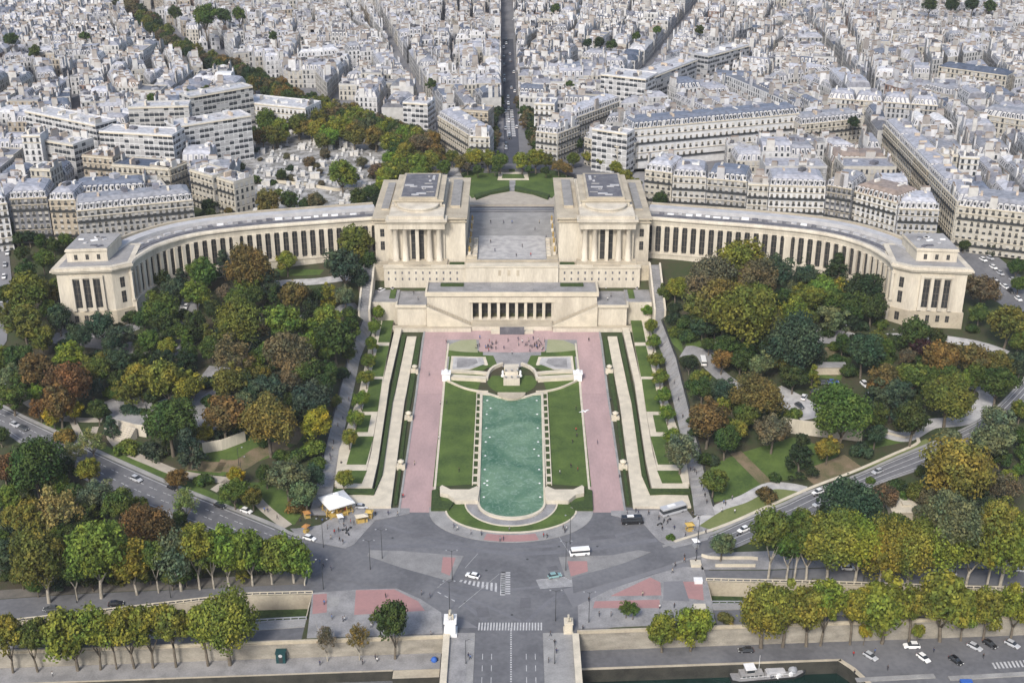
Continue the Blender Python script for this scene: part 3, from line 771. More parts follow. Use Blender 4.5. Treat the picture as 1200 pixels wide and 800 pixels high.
# pool
def pool():
    L = [(634.8, 459), (640, 588)]; R_ = mirror(L)[::-1]
    A = arc(599.5, 589, 40, 18.5, 0, 180, 22)
    top = [(562.5, 459), (572, 459.5), (583, 463), (600, 465), (617, 463), (628, 459.5), (636.5, 459)]
    outer = A + top; inner = arc(599.5, 588.5, 37.6, 16.4, 0, 180, 22) + [(565.6, 461.5), (575, 462), (585, 465.5), (600, 467.3), (615, 465.5), (625, 462), (634, 461.5)]
    root = thing('fountain_pool', 'long green pool with round end and white stone rim in the garden', 'pool', (0, gp(600, 530)[1], 0))
    oy = root.location.y; b = MB(); n = len(outer)
    O = [gp(x, y, .75) for x, y in outer]; I = [gp(x, y, .75) for x, y in inner]
    for i in range(n):
        j = (i + 1) % n
        zo = lambda p: GZ(*p)
        b.face([(O[i][0], O[i][1] - oy, .75 + zo(O[i])), (I[i][0], I[i][1] - oy, .75 + zo(I[i])), (I[j][0], I[j][1] - oy, .75 + zo(I[j])), (O[j][0], O[j][1] - oy, .75 + zo(O[j]))])
        b.face([(O[i][0], O[i][1] - oy, -.5), (O[i][0], O[i][1] - oy, .75 + zo(O[i])), (O[j][0], O[j][1] - oy, .75 + zo(O[j])), (O[j][0], O[j][1] - oy, -.5)])
        b.face([(I[j][0], I[j][1] - oy, -.5), (I[j][0], I[j][1] - oy, .75 + zo(I[j])), (I[i][0], I[i][1] - oy, .75 + zo(I[i])), (I[i][0], I[i][1] - oy, -.5)])
    b.build('rim', PALESTONE, root)
    W_ = [gp(x, y, .3) for x, y in inner]
    b = MB(); b.face([(x, y - oy, .3) for x, y in W_]); b.build('water', POOLW, root)
    # stepped beds along both sides with cross bars
    for s in (1, -1):
        a0, a1 = [gp(x, y, .5) for x, y in ((641.5, 459), (647, 567))]; c0, c1 = [gp(x, y, .5) for x, y in ((635.6, 459.5), (640, 567))]
        b = MB()
        P = lambda u, t: (s * lerp(lerp(c0[0], c1[0], t), lerp(a0[0], a1[0], t), u), lerp(lerp(c0[1], c1[1], t), lerp(a0[1], a1[1], t), u) - oy)
        def bar(u0, u1, t0, t1, h):
            pl = [P(u0, t0), P(u1, t0), P(u1, t1), P(u0, t1)]
            b.prism(pl, -.3, lambda x, y: h + GZ(x, y + oy))
        bar(0.0, .16, 0, 1, .6); bar(.84, 1, 0, 1, .6)
        for k in range(14): bar(.16, .84, k / 13.3, k / 13.3 + .017, .5)
        b.build('cascade_border', PALESTONE, root)
        b = MB(); bar(.16, .84, 0.004, .995, .3); b.build('cascade_bed', HEDGE, root)
    # small white jets standing on the water
    for s in (-1, 1):
        for k in range(8):
            t = k / 7; x, y = gp(600 + s * lerp(29, 33, t), lerp(469, 582, t), .3)
            jet((x, y, .3))
    for x, y in ((574, 512), (626, 526), (571, 563), (571, 568), (575, 478)): jet((*gp(x, y, .3), .3))
JET = []
def jet(p):
    if not JET:
        b = MB(); b.lathe([(.42, 0), (.3, .04), (.06, .08), (.06, .25), (.0, .3)], n=7); o = b.build('water_jet', WHITE, smooth=True)
        tag(o, 'short white water jet in the green pool', 'water jet', 'water jets along the pool'); JET.append(o); o.location = p
    else:
        o = JET[0].copy(); C.objects.link(o); o.location = p; THINGS.append(o)
pool()
# apron round the pool's end
garden('pavement', arc(599, 588, 55, 28, 0, 180) + [(545, 583), (653, 583)], .16, GREYPAVE, False)
garden('lawn', arc(599, 597, 76, 26, 0, 180) + arc(599, 588, 53.5, 27, 180, 0), .19, GRASS, False)
garden('lawn_corner', [(690, 598), (674, 598), (652, 588), (660, 582), (688, 571)], .12, GRASS)
garden('hedge', [(687, 572), (694, 574), (695, 596), (674, 596), (668, 588), (684, 586)], 1.0, HEDGE, thick=True, cat='hedge', label='low clipped hedge block at the lower %s corner of the lawn')
for px, nm in ((arc(599, 588, 55, 28.3, 0, 180) + arc(599, 588, 53.4, 27, 180, 0), 'kerb'), (arc(599, 597, 77.5, 27, 0, 180) + arc(599, 597, 75.5, 25.6, 180, 0), 'kerb')):
    garden(nm, px, .35, PALESTONE, False, True)
# stone blocks on both sides of the pool's foot
garden('balustrade_block', [(638, 572), (641, 569), (650, 573), (672, 573), (682, 568), (684.5, 570), (684.5, 577), (675, 579), (666, 586), (640, 586)], 1.6, PALESTONE, thick=True, side=STONE, cat='stone block', label='stepped pale stone block beside the pool foot on the %s')
# head of the pool: cannon platform, curved walls, lawn half round
garden('lawn', arc(600, 447, 29, 15, 0, 180, 14) + [(571, 446), (577, 440), (623, 440), (629, 446)], .12, GRASS, False)
def wall_px(px, h, t, name, label, m=PALESTONE, cat='wall'):
    pts = [Vector((*gp(x, y, 0), 0)) for x, y in px]; pts = catmull(pts, 5); b = MB(); o = pts[0].copy(); o.z = GZ(o.x, o.y)
    for p, q in zip(pts, pts[1:]):
        d = q - p; n = Vector((-d.y, d.x, 0)).normalized() * t / 2
        zp, zq = GZ(p.x, p.y), GZ(q.x, q.y); v = []
        for z in (-.5, h): v += [Vector((*(p - n).xy, zp + z)), Vector((*(q - n).xy, zq + z)), Vector((*(q + n).xy, zq + z)), Vector((*(p + n).xy, zp + z))]
        b.add([x - o for x in v], [(0, 1, 5, 4), (2, 3, 7, 6), (4, 5, 6, 7), (1, 2, 6, 5), (3, 0, 4, 7)])
    w = b.build(name, m, None, False, o); tag(w, label, cat); return w
for s, nm in ((1, 'right'), (-1, 'left')):
    f = lambda px: px if s > 0 else [(1200 - x, y) for x, y in px]
    wall_px(f([(611, 428), (621, 432), (627, 438), (629.5, 446)]), 1.3, 1.0, 'curved_wall', 'curved pale stone wall hugging the fountain on the %s' % nm, STONE)
    wall_px(f([(630, 446), (648, 445), (666, 444), (676, 443)]), 1.4, 2.6, 'terrace_wall', 'straight stone terrace with niches beside the fountain on the %s' % nm)
    wall_px(f([(629, 439), (645, 437.5), (672, 436.5)]), 1.0, 1.6, 'low_wall', 'low stone wall behind the fountain terrace on the %s' % nm)
    garden_b = [Vector((*gp(x, y), GZ(*gp(x, y)))) for x, y in f([(676, 447), (655, 455), (641, 459)])]
    wall_px(f([(676, 447), (658, 455), (642, 459), (628, 460)]), .8, .6, 'low_wall', 'thin sloping kerb wall from terrace down to the pool on the %s' % nm)
def fountain_head():
    x, y = gp(599.5, 452); root = thing('cannon_fountain', 'tall pale stone water cannon platform at the head of the pool', 'fountain', (x, y, GZ(x, y)))
    b = MB(); b.box(-3.2, 0, -1, 3.2, 4, 3.0); b.box(-2.6, 4, -1, 2.6, 10, 4.2); b.box(-3.0, 10, -1, 3.0, 13, 3.4); b.build('platform', STONE, root)
    for i in range(6):
        b = MB(); xx = -2.4 + (i % 3) * 2.4; yy = 1.2 + (i // 3) * 3.6; z = 3 if i < 3 else 4.2
        b.tube((xx, yy + 1, z - .2), (xx, yy - 1.3, z + 1.3), .42, .3, 8); b.build('cannon', GREYMETAL, root)
    for s in (-1, 1):
        b = MB(); b.lathe([(.7, 0), (.75, .5), (.5, .8), (.4, 1.6), (.5, 2.0), (.3, 2.6), (0, 2.8)], (s * 3.5, 4, 2.2), 8); b.build('statue', WHITE, root, True)
    b = MB(); b.lathe([(5.5, -.8), (5.5, .15), (5, .2), (0, .2)], (0, -7, .5), 20, a0=math.pi, a1=2 * math.pi); b.build('basin_step', STONE2, root)
fountain_head()
# side terraces: hedge strip, broad stone walk, wall, second walk, lawns
garden('hedge', [(707, 393), (714, 400), (727, 500), (738, 590), (734.5, 590), (724, 500), (707, 400)], .55, HEDGE, thick=True, cat='hedge', label='long clipped hedge strip beside the pink path on the %s')
garden('stone_walk', [(712, 394), (723, 394), (742, 480), (752, 540), (762, 579), (806, 580), (810, 593), (742, 593), (735, 540), (726, 470)], 1.0, PALESTONE, thick=True, side=STONE)
garden('hedge', [(724, 392), (729, 392), (744, 470), (757, 555), (761, 572), (808, 572), (809, 576), (762, 578), (752, 555), (740, 470)], 1.7, HEDGE, thick=True, cat='hedge', label='dark hedge between the stone walks on the %s')
garden('stone_walk', [(729, 384), (737, 384), (752, 450), (765, 530), (774, 564), (806, 565), (807, 571), (764, 571), (757, 540), (744, 450)], 1.9, PALESTONE, thick=True, side=STONE)
garden('terrace_bed', [(737, 366), (762, 366), (796, 480), (808, 566), (774, 566), (764, 520), (752, 450)], 2.0, PALESTONE, thick=True, side=STONE)
for (t, q) in (([(737.5, 368), (750, 368), (757, 401), (743, 401)],) * 2, ([(744, 405), (757, 405), (766, 441), (751, 441)],) * 2, ([(752, 444), (766, 444), (776, 482), (757.5, 482)],) * 2,
              ([(765, 486), (778, 486), (784, 506), (769, 506)],) * 2, ([(762, 511), (785, 511), (794, 544), (771, 544)],) * 2, ([(770, 551), (795, 551), (800, 566), (776, 566)],) * 2):
    garden('lawn', t, 2.06, GRASS)
# long walks with stepped landings up to the palace
for s in (1, -1):
    f = lambda px: px if s > 0 else [(1200 - x, y) for x, y in px]
    A = TP(f([(776, 366), (786, 440), (800, 500), (806, 560), (812, 592), (812, 604)])); B = TP(f([(760, 362), (766, 400), (775, 440), (786, 490), (795, 540), (800, 592), (790, 604)]))
    B2 = TP(f([(762, 340), (778, 420), (800, 520), (811, 580), (814, 604)])); A2 = TP(f([(772, 340), (792, 420), (817, 520), (830, 575), (838, 604)]))
    ribbon('stair_walk', A2, B2, .2, GREYPAVE, 90, 3)
    RA, RB = resample(A2, 60), resample(B2, 60); bb = MB()
    for i in range(4, 56, 2):
        a, c = RA[i], RB[i]; e = (RA[i + 1] - a) * .45; e2 = (RB[i + 1] - c) * .45
        p, q = a.lerp(c, .12), a.lerp(c, .88)
        bb.prism([(p.x, p.y), (q.x, q.y), (q.x + e2.x, q.y + e2.y), (p.x + e.x, p.y + e.y)], lambda x, y: H(x, y) - .1, lambda x, y: H(x, y) + .38)
    structure(bb.build('walk_steps', CONCRETE))
    pts = [Vector((a.x, a.y, H(a.x, a.y) + .15)) for a in [RA[i].lerp(RB[i], -.05) for i in range(4, 58)]]
    balustrade(pts, 'low dark railing along the park side of the %s stair walk' % ('right' if s > 0 else 'left'), 1.0, DARKMETAL, 3.0, 'railing')
# ------------------------------------------------------------------ palace
def part(b, name, mats, root, smooth=False):
    """build in world coordinates, then hang under a thing that stands at root"""
    o = root
    L = Vector((0, 0, 0))
    while o is not None: L += o.location; o = o.parent
    b.v = [(v[0] - L.x, v[1] - L.y, v[2] - L.z) for v in b.v]
    return b.build(name, mats, root, smooth)
WINDOW = mat('tall_window', (0.022, 0.024, 0.027), (0.05, 0.05, 0.05), 0.6, rough=0.25, spec=0.4)
BRONZE = mat('window_bars', (0.12, 0.105, 0.085), rough=0.6)
SHROOF = mat('shoulder_roof', (.30, .29, .275), (.20, .195, .19), .3)
ZC = 40.0     # cornice of the wings
def tall_window(root, p, u, n, w, z0, z1, bars=3, depth=.0):
    """glazed bay with its bars; u along the wall, n out of it"""
    b = MB(); a, c = p - u * w / 2, p + u * w / 2
    P = lambda q, z, d: (q.x + n.x * d, q.y + n.y * d, z)
    b.face([P(a, z0, 0), P(c, z0, 0), P(c, z1, 0), P(a, z1, 0)], mat=0)
    for k in range(bars):
        zz = lerp(z0, z1, (k + 1) / (bars + 1)) 
        b.face([P(a, zz - .12, .06), P(c, zz - .12, .06), P(c, zz + .12, .06), P(a, zz + .12, .06)], mat=1)
    m = (a + c) / 2
    b.face([P(m - u * .09, z0, .04), P(m + u * .09, z0, .04), P(m + u * .09, z1, .04), P(m - u * .09, z1, .04)], mat=1)
    return part(b, 'window', [WINDOW, BRONZE], root)

def palace(s):
    nm = 'right' if s > 0 else 'left'
    root = thing('palace', 'cream palace wing with curved colonnade, ' + ('beside the busy avenue' if s > 0 else 'below the hillside cemetery'), 'palace', (s * 110, 535, 20))
    V2 = lambda x, y: Vector((s * x, y, 0))
    path = catmull([V2(*p) for p in ((155.5, 487.3), (154.4, 496), (148.6, 510.5), (135.4, 523.5), (112.3, 532.5), (86, 539), (60, 545))], 10)
    NB = 31; P = resample(path, NB + 1); cen = V2(60, 455)
    def frame(i, L=P):
        d = (L[min(i + 1, len(L) - 1)] - L[max(i - 1, 0)]).normalized(); n = Vector((-d.y, d.x, 0))
        if n.dot(cen - L[i]) < 0: n = -n       # n points to the garden
        return d, n
    def sweep(prof, name, m, L, closed=True):
        """prof: (distance to the garden side, z)"""
        b = MB(); k = len(prof); vs = []
        for i in range(len(L)):
            d, n = frame(i, L); vs += [(L[i].x + n.x * o, L[i].y + n.y * o, z) for o, z in prof]
        fs = []
        for i in range(len(L) - 1):
            for j in range(k if closed else k - 1):
                fs.append((i * k + j, i * k + (j + 1) % k, (i + 1) * k + (j + 1) % k, (i + 1) * k + j))
        if closed: fs += [tuple(range(k)), tuple(range((len(L) - 1) * k, len(L) * k))]
        b.add(vs, fs); return part(b, name, m, root)
    F = resample(path, 60)
    DEP = -19
    sweep([(.9, 14), (.9, 23.2), (1.3, 23.2), (1.3, 24), (-1.4, 24), (-1.4, 14)], 'plinth', STONE, F)
    sweep([(.25, 36.2), (.25, 37.6), (.45, 37.6), (.45, 38.7), (1.3, 39.1), (1.3, 39.7), (.9, 40.4), (-.2, 40.4), (-.2, 39.6), (-1.4, 39.6), (-1.4, 36.2)], 'cornice', STONE, F)
    sweep([(-1.4, 39.55), (DEP, 39.55), (DEP, 14), (DEP + .8, 14), (DEP + .8, 38.6), (-1.4, 38.6)], 'roof', ROOFGREY, F)
    sweep([(DEP - .1, 39.3), (DEP - .1, 40.9), (DEP + 1.2, 40.9), (DEP + 1.2, 39.3)], 'rear_parapet', STONE2, F)
    sweep([(DEP + 4.2, 39.5), (DEP + 4.2, 41.2), (DEP + 8.6, 41.2), (DEP + 8.6, 39.5)], 'roof_lantern', ROOFPALE, resample(path[4:], 50))
    sweep([(-3, 39.5), (-3, 39.9), (-5.4, 39.9), (-5.4, 39.5)], 'roof_gutter', ROOFDARK, F)
    lantern_r = random.Random(5)
    for i in range(2, 58, 2):
        d, n = frame(i, F); b = MB(); p = F[i] - n * lantern_r.uniform(6.2, 8.2); a = math.atan2(d.y, d.x)
        b.obox((p.x, p.y, 39.9), (lantern_r.uniform(.6, 1.7), lantern_r.uniform(.5, 1.0), .38), a); part(b, 'skylight', lantern_r.choice([ROOFDARK, ROOFPALE, WHITE, ROOFPALE]), root)
    for i in range(NB + 1):
        d, n = frame(i); a = math.atan2(d.y, d.x); b = MB(); p = P[i]
        w = .84 if i not in (15,) else 1.6
        b.obox((*(p + n * .2).xy, 30.2), (w * .94, .5, 6.1), a); b.obox((*(p + n * .15).xy, 24.35), (w * 1.12, .75, .35), a); b.obox((*(p + n * .12).xy, 35.9), (w * 1.1, .65, .32), a)
        part(b, 'pillar', STONE, root)
        if i < NB:
            m = (P[i] + P[i + 1]) / 2; u = (P[i + 1] - P[i]).normalized(); nn = Vector((-u.y, u.x, 0))
            if nn.dot(n) < 0: nn = -nn
            tall_window(root, m - nn * .4, u, nn, (P[i + 1] - P[i]).length, 24, 36.3)
    # ---- end pavilion
    def sh(poly): return [(s * x, y) for x, y in poly]
    foot = [(184, 480), (161.7, 482.5), (155.3, 487.4), (157.5, 509), (183.5, 509)]
    b = MB(); b.prism(sh(foot), 13, 20.4); b.prism(sh(foot), 20.4, 20.9)
    pv = part(b, 'end_pavilion', STONE2, root)
    up = [(183.4, 480.5), (162, 483), (155.8, 487.8), (158, 508.5), (183, 508.5)]
    b = MB(); b.prism(sh(up), 20.9, 37.4); part(b, 'pavilion_wall', STONE, pv)
    cor = [(185, 478.9), (161.2, 481.5), (154.2, 486.8), (156.5, 510), (184.6, 510)]
    def grow(pl, g):
        cx = sum(p[0] for p in pl) / len(pl); cy = sum(p[1] for p in pl) / len(pl)
        return [(cx + (p[0] - cx) * (1 + g), cy + (p[1] - cy) * (1 + g)) for p in pl]
    b = MB(); b.prism(sh(grow(up, .02)), 37.4, 38.2); b.prism(sh(grow(cor, -.02)), 38.2, 38.9); b.prism(sh(grow(cor, .02)), 38.9, 39.6); b.prism(sh(grow(cor, -.01)), 39.6, 40.3); part(b, 'pavilion_cornice', STONE, pv)
    b = MB(); b.prism(sh(grow(up, -.06)), 40.3, 40.36); part(b, 'pavilion_roof', ROOFGREY, pv)
    pent = [(180.5, 487), (164.5, 488.6), (163.5, 506), (180, 506)]
    b = MB(); b.prism(sh(pent), 40.36, 44.8); b.prism(sh(grow(pent, .05)), 44.8, 45.5); b.prism(sh(grow(pent, .02)), 45.5, 46.0, top=1); ph = part(b, 'penthouse', [STONE, ROOFGREY], pv)
    f0, f1 = Vector((s * 183.4, 480.5, 0)), Vector((s * 162, 483, 0)); u = (f1 - f0).normalized(); n = Vector((-u.y, u.x, 0))
    if n.y > 0: n = -n
    W_ = (f1 - f0).length
    for t in (.345, .53, .715):
        tall_window(pv, f0 + u * W_ * t + n * .05, u, n, 2.5, 22.6, 34.8, 3)
    for t in (.25, .438, .622, .81):
        b = MB(); p = f0 + u * W_ * t + n * .45; b.obox((*p.xy, 28.9), (.62, .5, 6.6), math.atan2(u.y, u.x)); b.obox((*p.xy, 22), (.8, .65, .45), math.atan2(u.y, u.x)); part(b, 'pilaster', STONE, pv)
    b = MB(); p = f0 + u * W_ * .53 + n * .35; b.obox((*p.xy, 36.1), (W_ * .31, .45, .5), math.atan2(u.y, u.x)); part(b, 'lintel', STONE, pv)
    for t in (.25, .42, .6, .8):
        tall_window(pv, f0 + u * (W_ + 1) * t + n * .62, u, n, 1.5, 16.6, 19.4, 1)
    q0, q1 = Vector((s * 161.9, 483, 0)), Vector((s * 155.7, 487.9, 0)); u2 = (q1 - q0).normalized(); n2 = Vector((-u2.y, u2.x, 0))
    if n2.y > 0: n2 = -n2
    m = (q0 + q1) / 2
    for z0, z1 in ((30.2, 34.6), (23.6, 28.6), (16, 19.6)): tall_window(pv, m + n2 * (.08 if z0 > 20 else .65), u2, n2, 1.9, z0, z1, 1)
    g0, g1 = Vector((s * 180.5, 487, 0)), Vector((s * 164.5, 488.6, 0)); u3 = (g1 - g0).normalized(); n3 = Vector((-u3.y, u3.x, 0))
    if n3.y > 0: n3 = -n3
    for t in (.22, .5, .78): tall_window(pv, g0 + (g1 - g0) * t + n3 * .05, u3, n3, 1.3, 41.2, 43.4, 0)
    cl = random.Random(11)
    for k in range(9):
        b = MB(); x, y = cl.uniform(167, 178), cl.uniform(490, 503); b.obox((s * x, y, 46.15), (cl.uniform(.5, 1.5), cl.uniform(.4, .9), .22), cl.uniform(0, 1)); part(b, 'roof_box', cl.choice([ROOFPALE, ROOFDARK, WHITE]), pv)
    # ---- central pavilion beside the esplanade
    b = MB()
    b.prism(sh([(20.5, 532), (29.5, 532), (29.5, 592), (20.5, 592)]), 18, 43.6); b.prism(sh([(29.5, 531), (53.5, 531), (53.5, 588), (29.5, 588)]), 18, 44.5); b.prism(sh([(53.5, 534), (60.5, 534), (60.5, 580), (53.5, 580)]), 18, 42.6)
    cp = part(b, 'central_pavilion', STONE, root)
    b = MB()
    for x0, x1, y0, z in ((19.9, 29.2, 531.4, 43.6), (53.7, 61.2, 533.3, 42.6)):
        b.prism(sh([(x0, y0), (x1, y0), (x1, 590), (x0, 590)]), z - 1.6, z - 1); b.prism(sh([(x0 - .3, y0 - .4), (x1 + .2, y0 - .4), (x1 + .2, 590.4), (x0 - .3, 590.4)]), z + .003, z + .7)
    part(b, 'pavilion_cornice', STONE2, cp)
    b = MB(); b.prism(sh([(29.2, 527), (53.8, 527), (53.8, 531.2), (29.2, 531.2)]), 40.4, 43.2); b.prism(sh([(28.7, 526.4), (54.3, 526.4), (54.3, 531.6), (28.7, 531.6)]), 43.2, 44.0); b.prism(sh([(28.2, 525.8), (54.8, 525.8), (54.8, 533), (28.2, 533)]), 44.0, 44.9); b.prism(sh([(29.6, 527.3), (53.4, 527.3), (53.4, 540), (29.6, 540)]), 44.9, 46.4); part(b, 'portico_entablature', STONE, cp)
    b = MB(); b.prism(sh([(28.4, 525.6), (54.6, 525.6), (54.6, 531.4), (28.4, 531.4)]), 20, 25.2); b.prism(sh([(35.5, 522.8), (47.5, 522.8), (47.5, 525.58), (35.5, 525.58)]), 20, 24.92); part(b, 'portico_steps', STONE2, cp)
    for x in (32.0, 36.2, 46.8, 51.0):
        b = MB(); b.lathe([(1.6, 0), (1.6, .7), (1.3, .8), (1.26, 7), (1.15, 14.1), (1.45, 14.4), (1.5, 15.2)], (s * x, 529.2, 25.2), 14); part(b, 'column', STONE, cp, True)
    for x, w in ((41.5, 5.6),):
        tall_window(cp, Vector((s * x, 530.9, 0)), Vector((1, 0, 0)), Vector((0, -1, 0)), w, 25.3, 40.2, 3)
    b = MB(); b.box(s * 41.5 - .75, 528.4, 25.2, s * 41.5 + .75, 530.8, 40.3); part(b, 'pillar', STONE, cp)
    for z0, z1 in ((34.6, 38.2), (28.4, 32.4)):
        tall_window(cp, Vector((s * 57.2, 533.9, 0)), Vector((1, 0, 0)), Vector((0, -1, 0)), 1.8, z0, z1, 1)
    # attic: half round drum in front of a stepped block
    b = MB(); b.prism(sh([(31, 541), (52, 541), (52, 578), (31, 578)]), 44.5, 48.6); at = part(b, 'attic', STONE, cp)
    b = MB(); b.lathe([(9.0, 0), (9.0, 2.0), (9.4, 2.1), (9.4, 2.7), (8.6, 2.9), (0, 3.0)], (s * 41.5, 541.2, 45.2), 22, a0=math.pi, a1=2 * math.pi); part(b, 'drum', STONE, at)
    b = MB(); b.prism(sh([(30.3, 540.3), (52.7, 540.3), (52.7, 578.6), (30.3, 578.6)]), 48.6, 49.4); b.prism(sh([(33.0, 541), (50.0, 541), (50.0, 577.8), (33.0, 577.8)]), 49.4, 50.4); part(b, 'attic_cornice', STONE2, at)
    b = MB(); b.prism(sh([(34.0, 542.2), (49.0, 542.2), (49.0, 576.4), (34.0, 576.4)]), 50.4, 50.46); part(b, 'attic_roof', ROOFDARK, at)
    for k in range(12):
        b = MB(); x, y = cl.uniform(36, 47), cl.uniform(544, 574); b.obox((s * x, y, 50.6), (cl.uniform(.8, 3), cl.uniform(.25, .9), .18), 0 if k % 3 else 1.57); part(b, 'skylight', cl.choice([ROOFPALE, ROOFPALE, ROOFGREY]), at)
    for x0, x1, z in ((23.2, 27.4, 45.4), (55.0, 58.4, 43.9)):
        b = MB(); b.prism(sh([(x0, 545), (x1, 545), (x1, 584), (x0, 584)]), 42, z, 0, 1); part(b, 'shoulder', [STONE2, SHROOF], cp)
    b = MB(); b.prism(sh([(29.7, 541), (30.9, 541), (30.9, 580), (29.7, 580)]), 44.4, 47); b.prism(sh([(52.1, 541), (53.3, 541), (53.3, 580), (52.1, 580)]), 44.4, 47); part(b, 'shoulder_wall', STONE, cp)
    return root
palace(1); palace(-1)

# ------------------------------------------------------------------ esplanade, upper wall, theatre
slab('esplanade', [(-20.4, 530.5), (20.4, 530.5), (20.4, 596), (-20.4, 596)], 14, 25.0, CONCRETE, STONE2)
b = MB(); b.prism([(-15.2, 532), (15.2, 532), (15.2, 562), (-15.2, 562)], 25, 25.04); structure(b.build('light_paving', LIGHTPAVE))
b = MB(); b.prism([(-70, 596.02), (70, 596.02), (70, 622), (-70, 622)], 20, 25.3); structure(b.build('upper_street', ASPHALT))
for y in (600.5, 606, 612):
    b = MB(); b.box(-20, y, 25.3, 20, y + .35, 25.33); structure(b.build('lane_marking', MARK))
b = MB(); b.box(-24, 597, 25.3, 24, 597.6, 25.45); b.box(-24, 614, 25.3, 24, 617, 25.45); structure(b.build('pavement', CONCRETE))
for s in (-1, 1):
    root = thing('terrace_stairs', 'stepped stone flank with flower troughs along the %s of the esplanade' % ('right' if s > 0 else 'left'), 'stairs', (s * 18, 545, 25))
    b = MB(); b.prism([(s * x, y) for x, y in ((15.4, 531), (20.3, 531), (20.3, 556), (15.4, 556))], 24.9, 26.2); part(b, 'flank_block', STONE2, root)
    for k in range(6):
        b = MB(); b.prism([(s * x, y) for x, y in ((15.4, 532 + k * 4), (17.2, 532 + k * 4), (17.2, 534.5 + k * 4), (15.4, 534.5 + k * 4))], 26.2, 26.9); part(b, 'plinth', STONE, root)
    for k in range(5):
        y = 534 + k * 11.5; t = thing('statue', 'gilded standing statue on plinth along the %s edge of the esplanade' % ('right' if s > 0 else 'left'), 'statue', (s * 18.9, y, 26.2 if y < 556 else 25), group='gilded statues on the esplanade')
        b = MB(); b.box(-.6, -.6, 0, .6, .6, 1.5); b.build('plinth', STONE, t)
        b = MB(); b.lathe([(.45, 0), (.38, .5), (.3, 1.1), (.42, 1.5), (.45, 1.9), (.16, 2.15), (.2, 2.35), (.17, 2.6), (0, 2.7)], (0, 0, 1.5), 8); b.tube((.3, 0, 3.3), (.75, -.2, 2.7), .12, .08); b.build('figure', GOLD, t, True)
root = thing('retaining_wall', 'long cream wall pierced with niches above the theatre terrace', 'wall', (0, 523.5, 14))
b = MB(); b.box(-56, 522.6, 12, -20.2, 525.4, 24.2); b.box(20.2, 522.6, 12, 56, 525.4, 24.2); b.box(-20.2, 521.4, 12, 20.2, 525.4, 24.9); part(b, 'masonry', STONE, root)
b = MB(); b.box(-56.3, 522.2, 24.2, -20.2, 525.4, 24.7); b.box(20.2, 522.2, 24.2, 56.3, 525.4, 24.7); b.box(-20.2, 521.1, 24.9, 20.2, 525.4, 25.5); part(b, 'coping', PALESTONE, root)
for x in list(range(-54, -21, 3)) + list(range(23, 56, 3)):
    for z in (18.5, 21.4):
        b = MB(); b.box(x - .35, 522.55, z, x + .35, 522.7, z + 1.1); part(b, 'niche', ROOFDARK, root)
b = MB()
for x in (-6, -2, 2): b.box(x, 521.3, 21, x + 1.2, 521.45, 23.6)
part(b, 'carved_panel', STONE2, root)
slab('pavilion_terrace', [(-61, 525.42), (61, 525.42), (61, 530.4), (-61, 530.4)], 12, 24.3, STONE2, STONE2)
for s in (-1, 1):
    b = MB(); b.box(min(s * 21, s * 27.5), 525.6, 14, max(s * 21, s * 27.5), 528.6, 24.75); o = tag(b.build('planting_strip', HEDGE), 'low dark planting strip at the foot of the %s pavilion' % ('right' if s > 0 else 'left'), 'planting')
def theatre():
    root = thing('theatre', 'low cream theatre front with a row of nine dark openings under a flat roof', 'theatre', (0, 515, 4))
    b = MB(); b.box(-36.5, 508, 3, -18, 521.0, 17.8); b.box(18, 508, 3, 36.5, 521.0, 17.8); b.box(-18, 513, 3, 18, 521.0, 17.8); b.box(-18, 508, 14.2, 18, 513, 17.8); b.box(-18, 508, 3, 18, 513, 6.0); part(b, 'wall', STONE, root)
    b = MB(); b.box(-37.2, 507.3, 17.0, 37.2, 507.98, 18.9); b.box(-37.2, 507.98, 17.8, -36.4, 521.0, 18.9); b.box(36.4, 507.98, 17.8, 37.2, 521.0, 18.9); b.box(-18.4, 507.7, 14.0, 18.4, 507.99, 14.7); part(b, 'cornice', PALESTONE, root)
    b = MB(); b.box(-36.4, 508, 17.8, 36.4, 521.0, 18.1); part(b, 'roof', GREYPAVE, root)
    b = MB(); b.box(-9, 512, 18.1, 9, 520, 18.25); part(b, 'roof_paving', ROOFGREY, root)
    for x in (-26, 26):
        b = MB(); b.box(x - 5, 516, 18.1, x + 5, 518.5, 18.9); part(b, 'roof_planter', HEDGE, root)
    for i in range(10):
        x = -17.6 + i * 35.2 / 9; b = MB(); b.box(x - .62, 508.3, 6, x + .62, 509.6, 14.2); b.box(x - .85, 508.1, 6, x + .85, 509.8, 6.5); part(b, 'pillar', STONE, root)
    for i in range(9):
        x = -17.6 + (i + .5) * 35.2 / 9; tall_window(root, Vector((x, 512.9, 0)), Vector((1, 0, 0)), Vector((0, -1, 0)), 3.4, 6.2, 13.6, 2)
    b = MB(); b.box(-18, 509.9, 6.0, 18, 512.9, 6.05); part(b, 'loggia_floor', STONE2, root)
    return root
theatre()
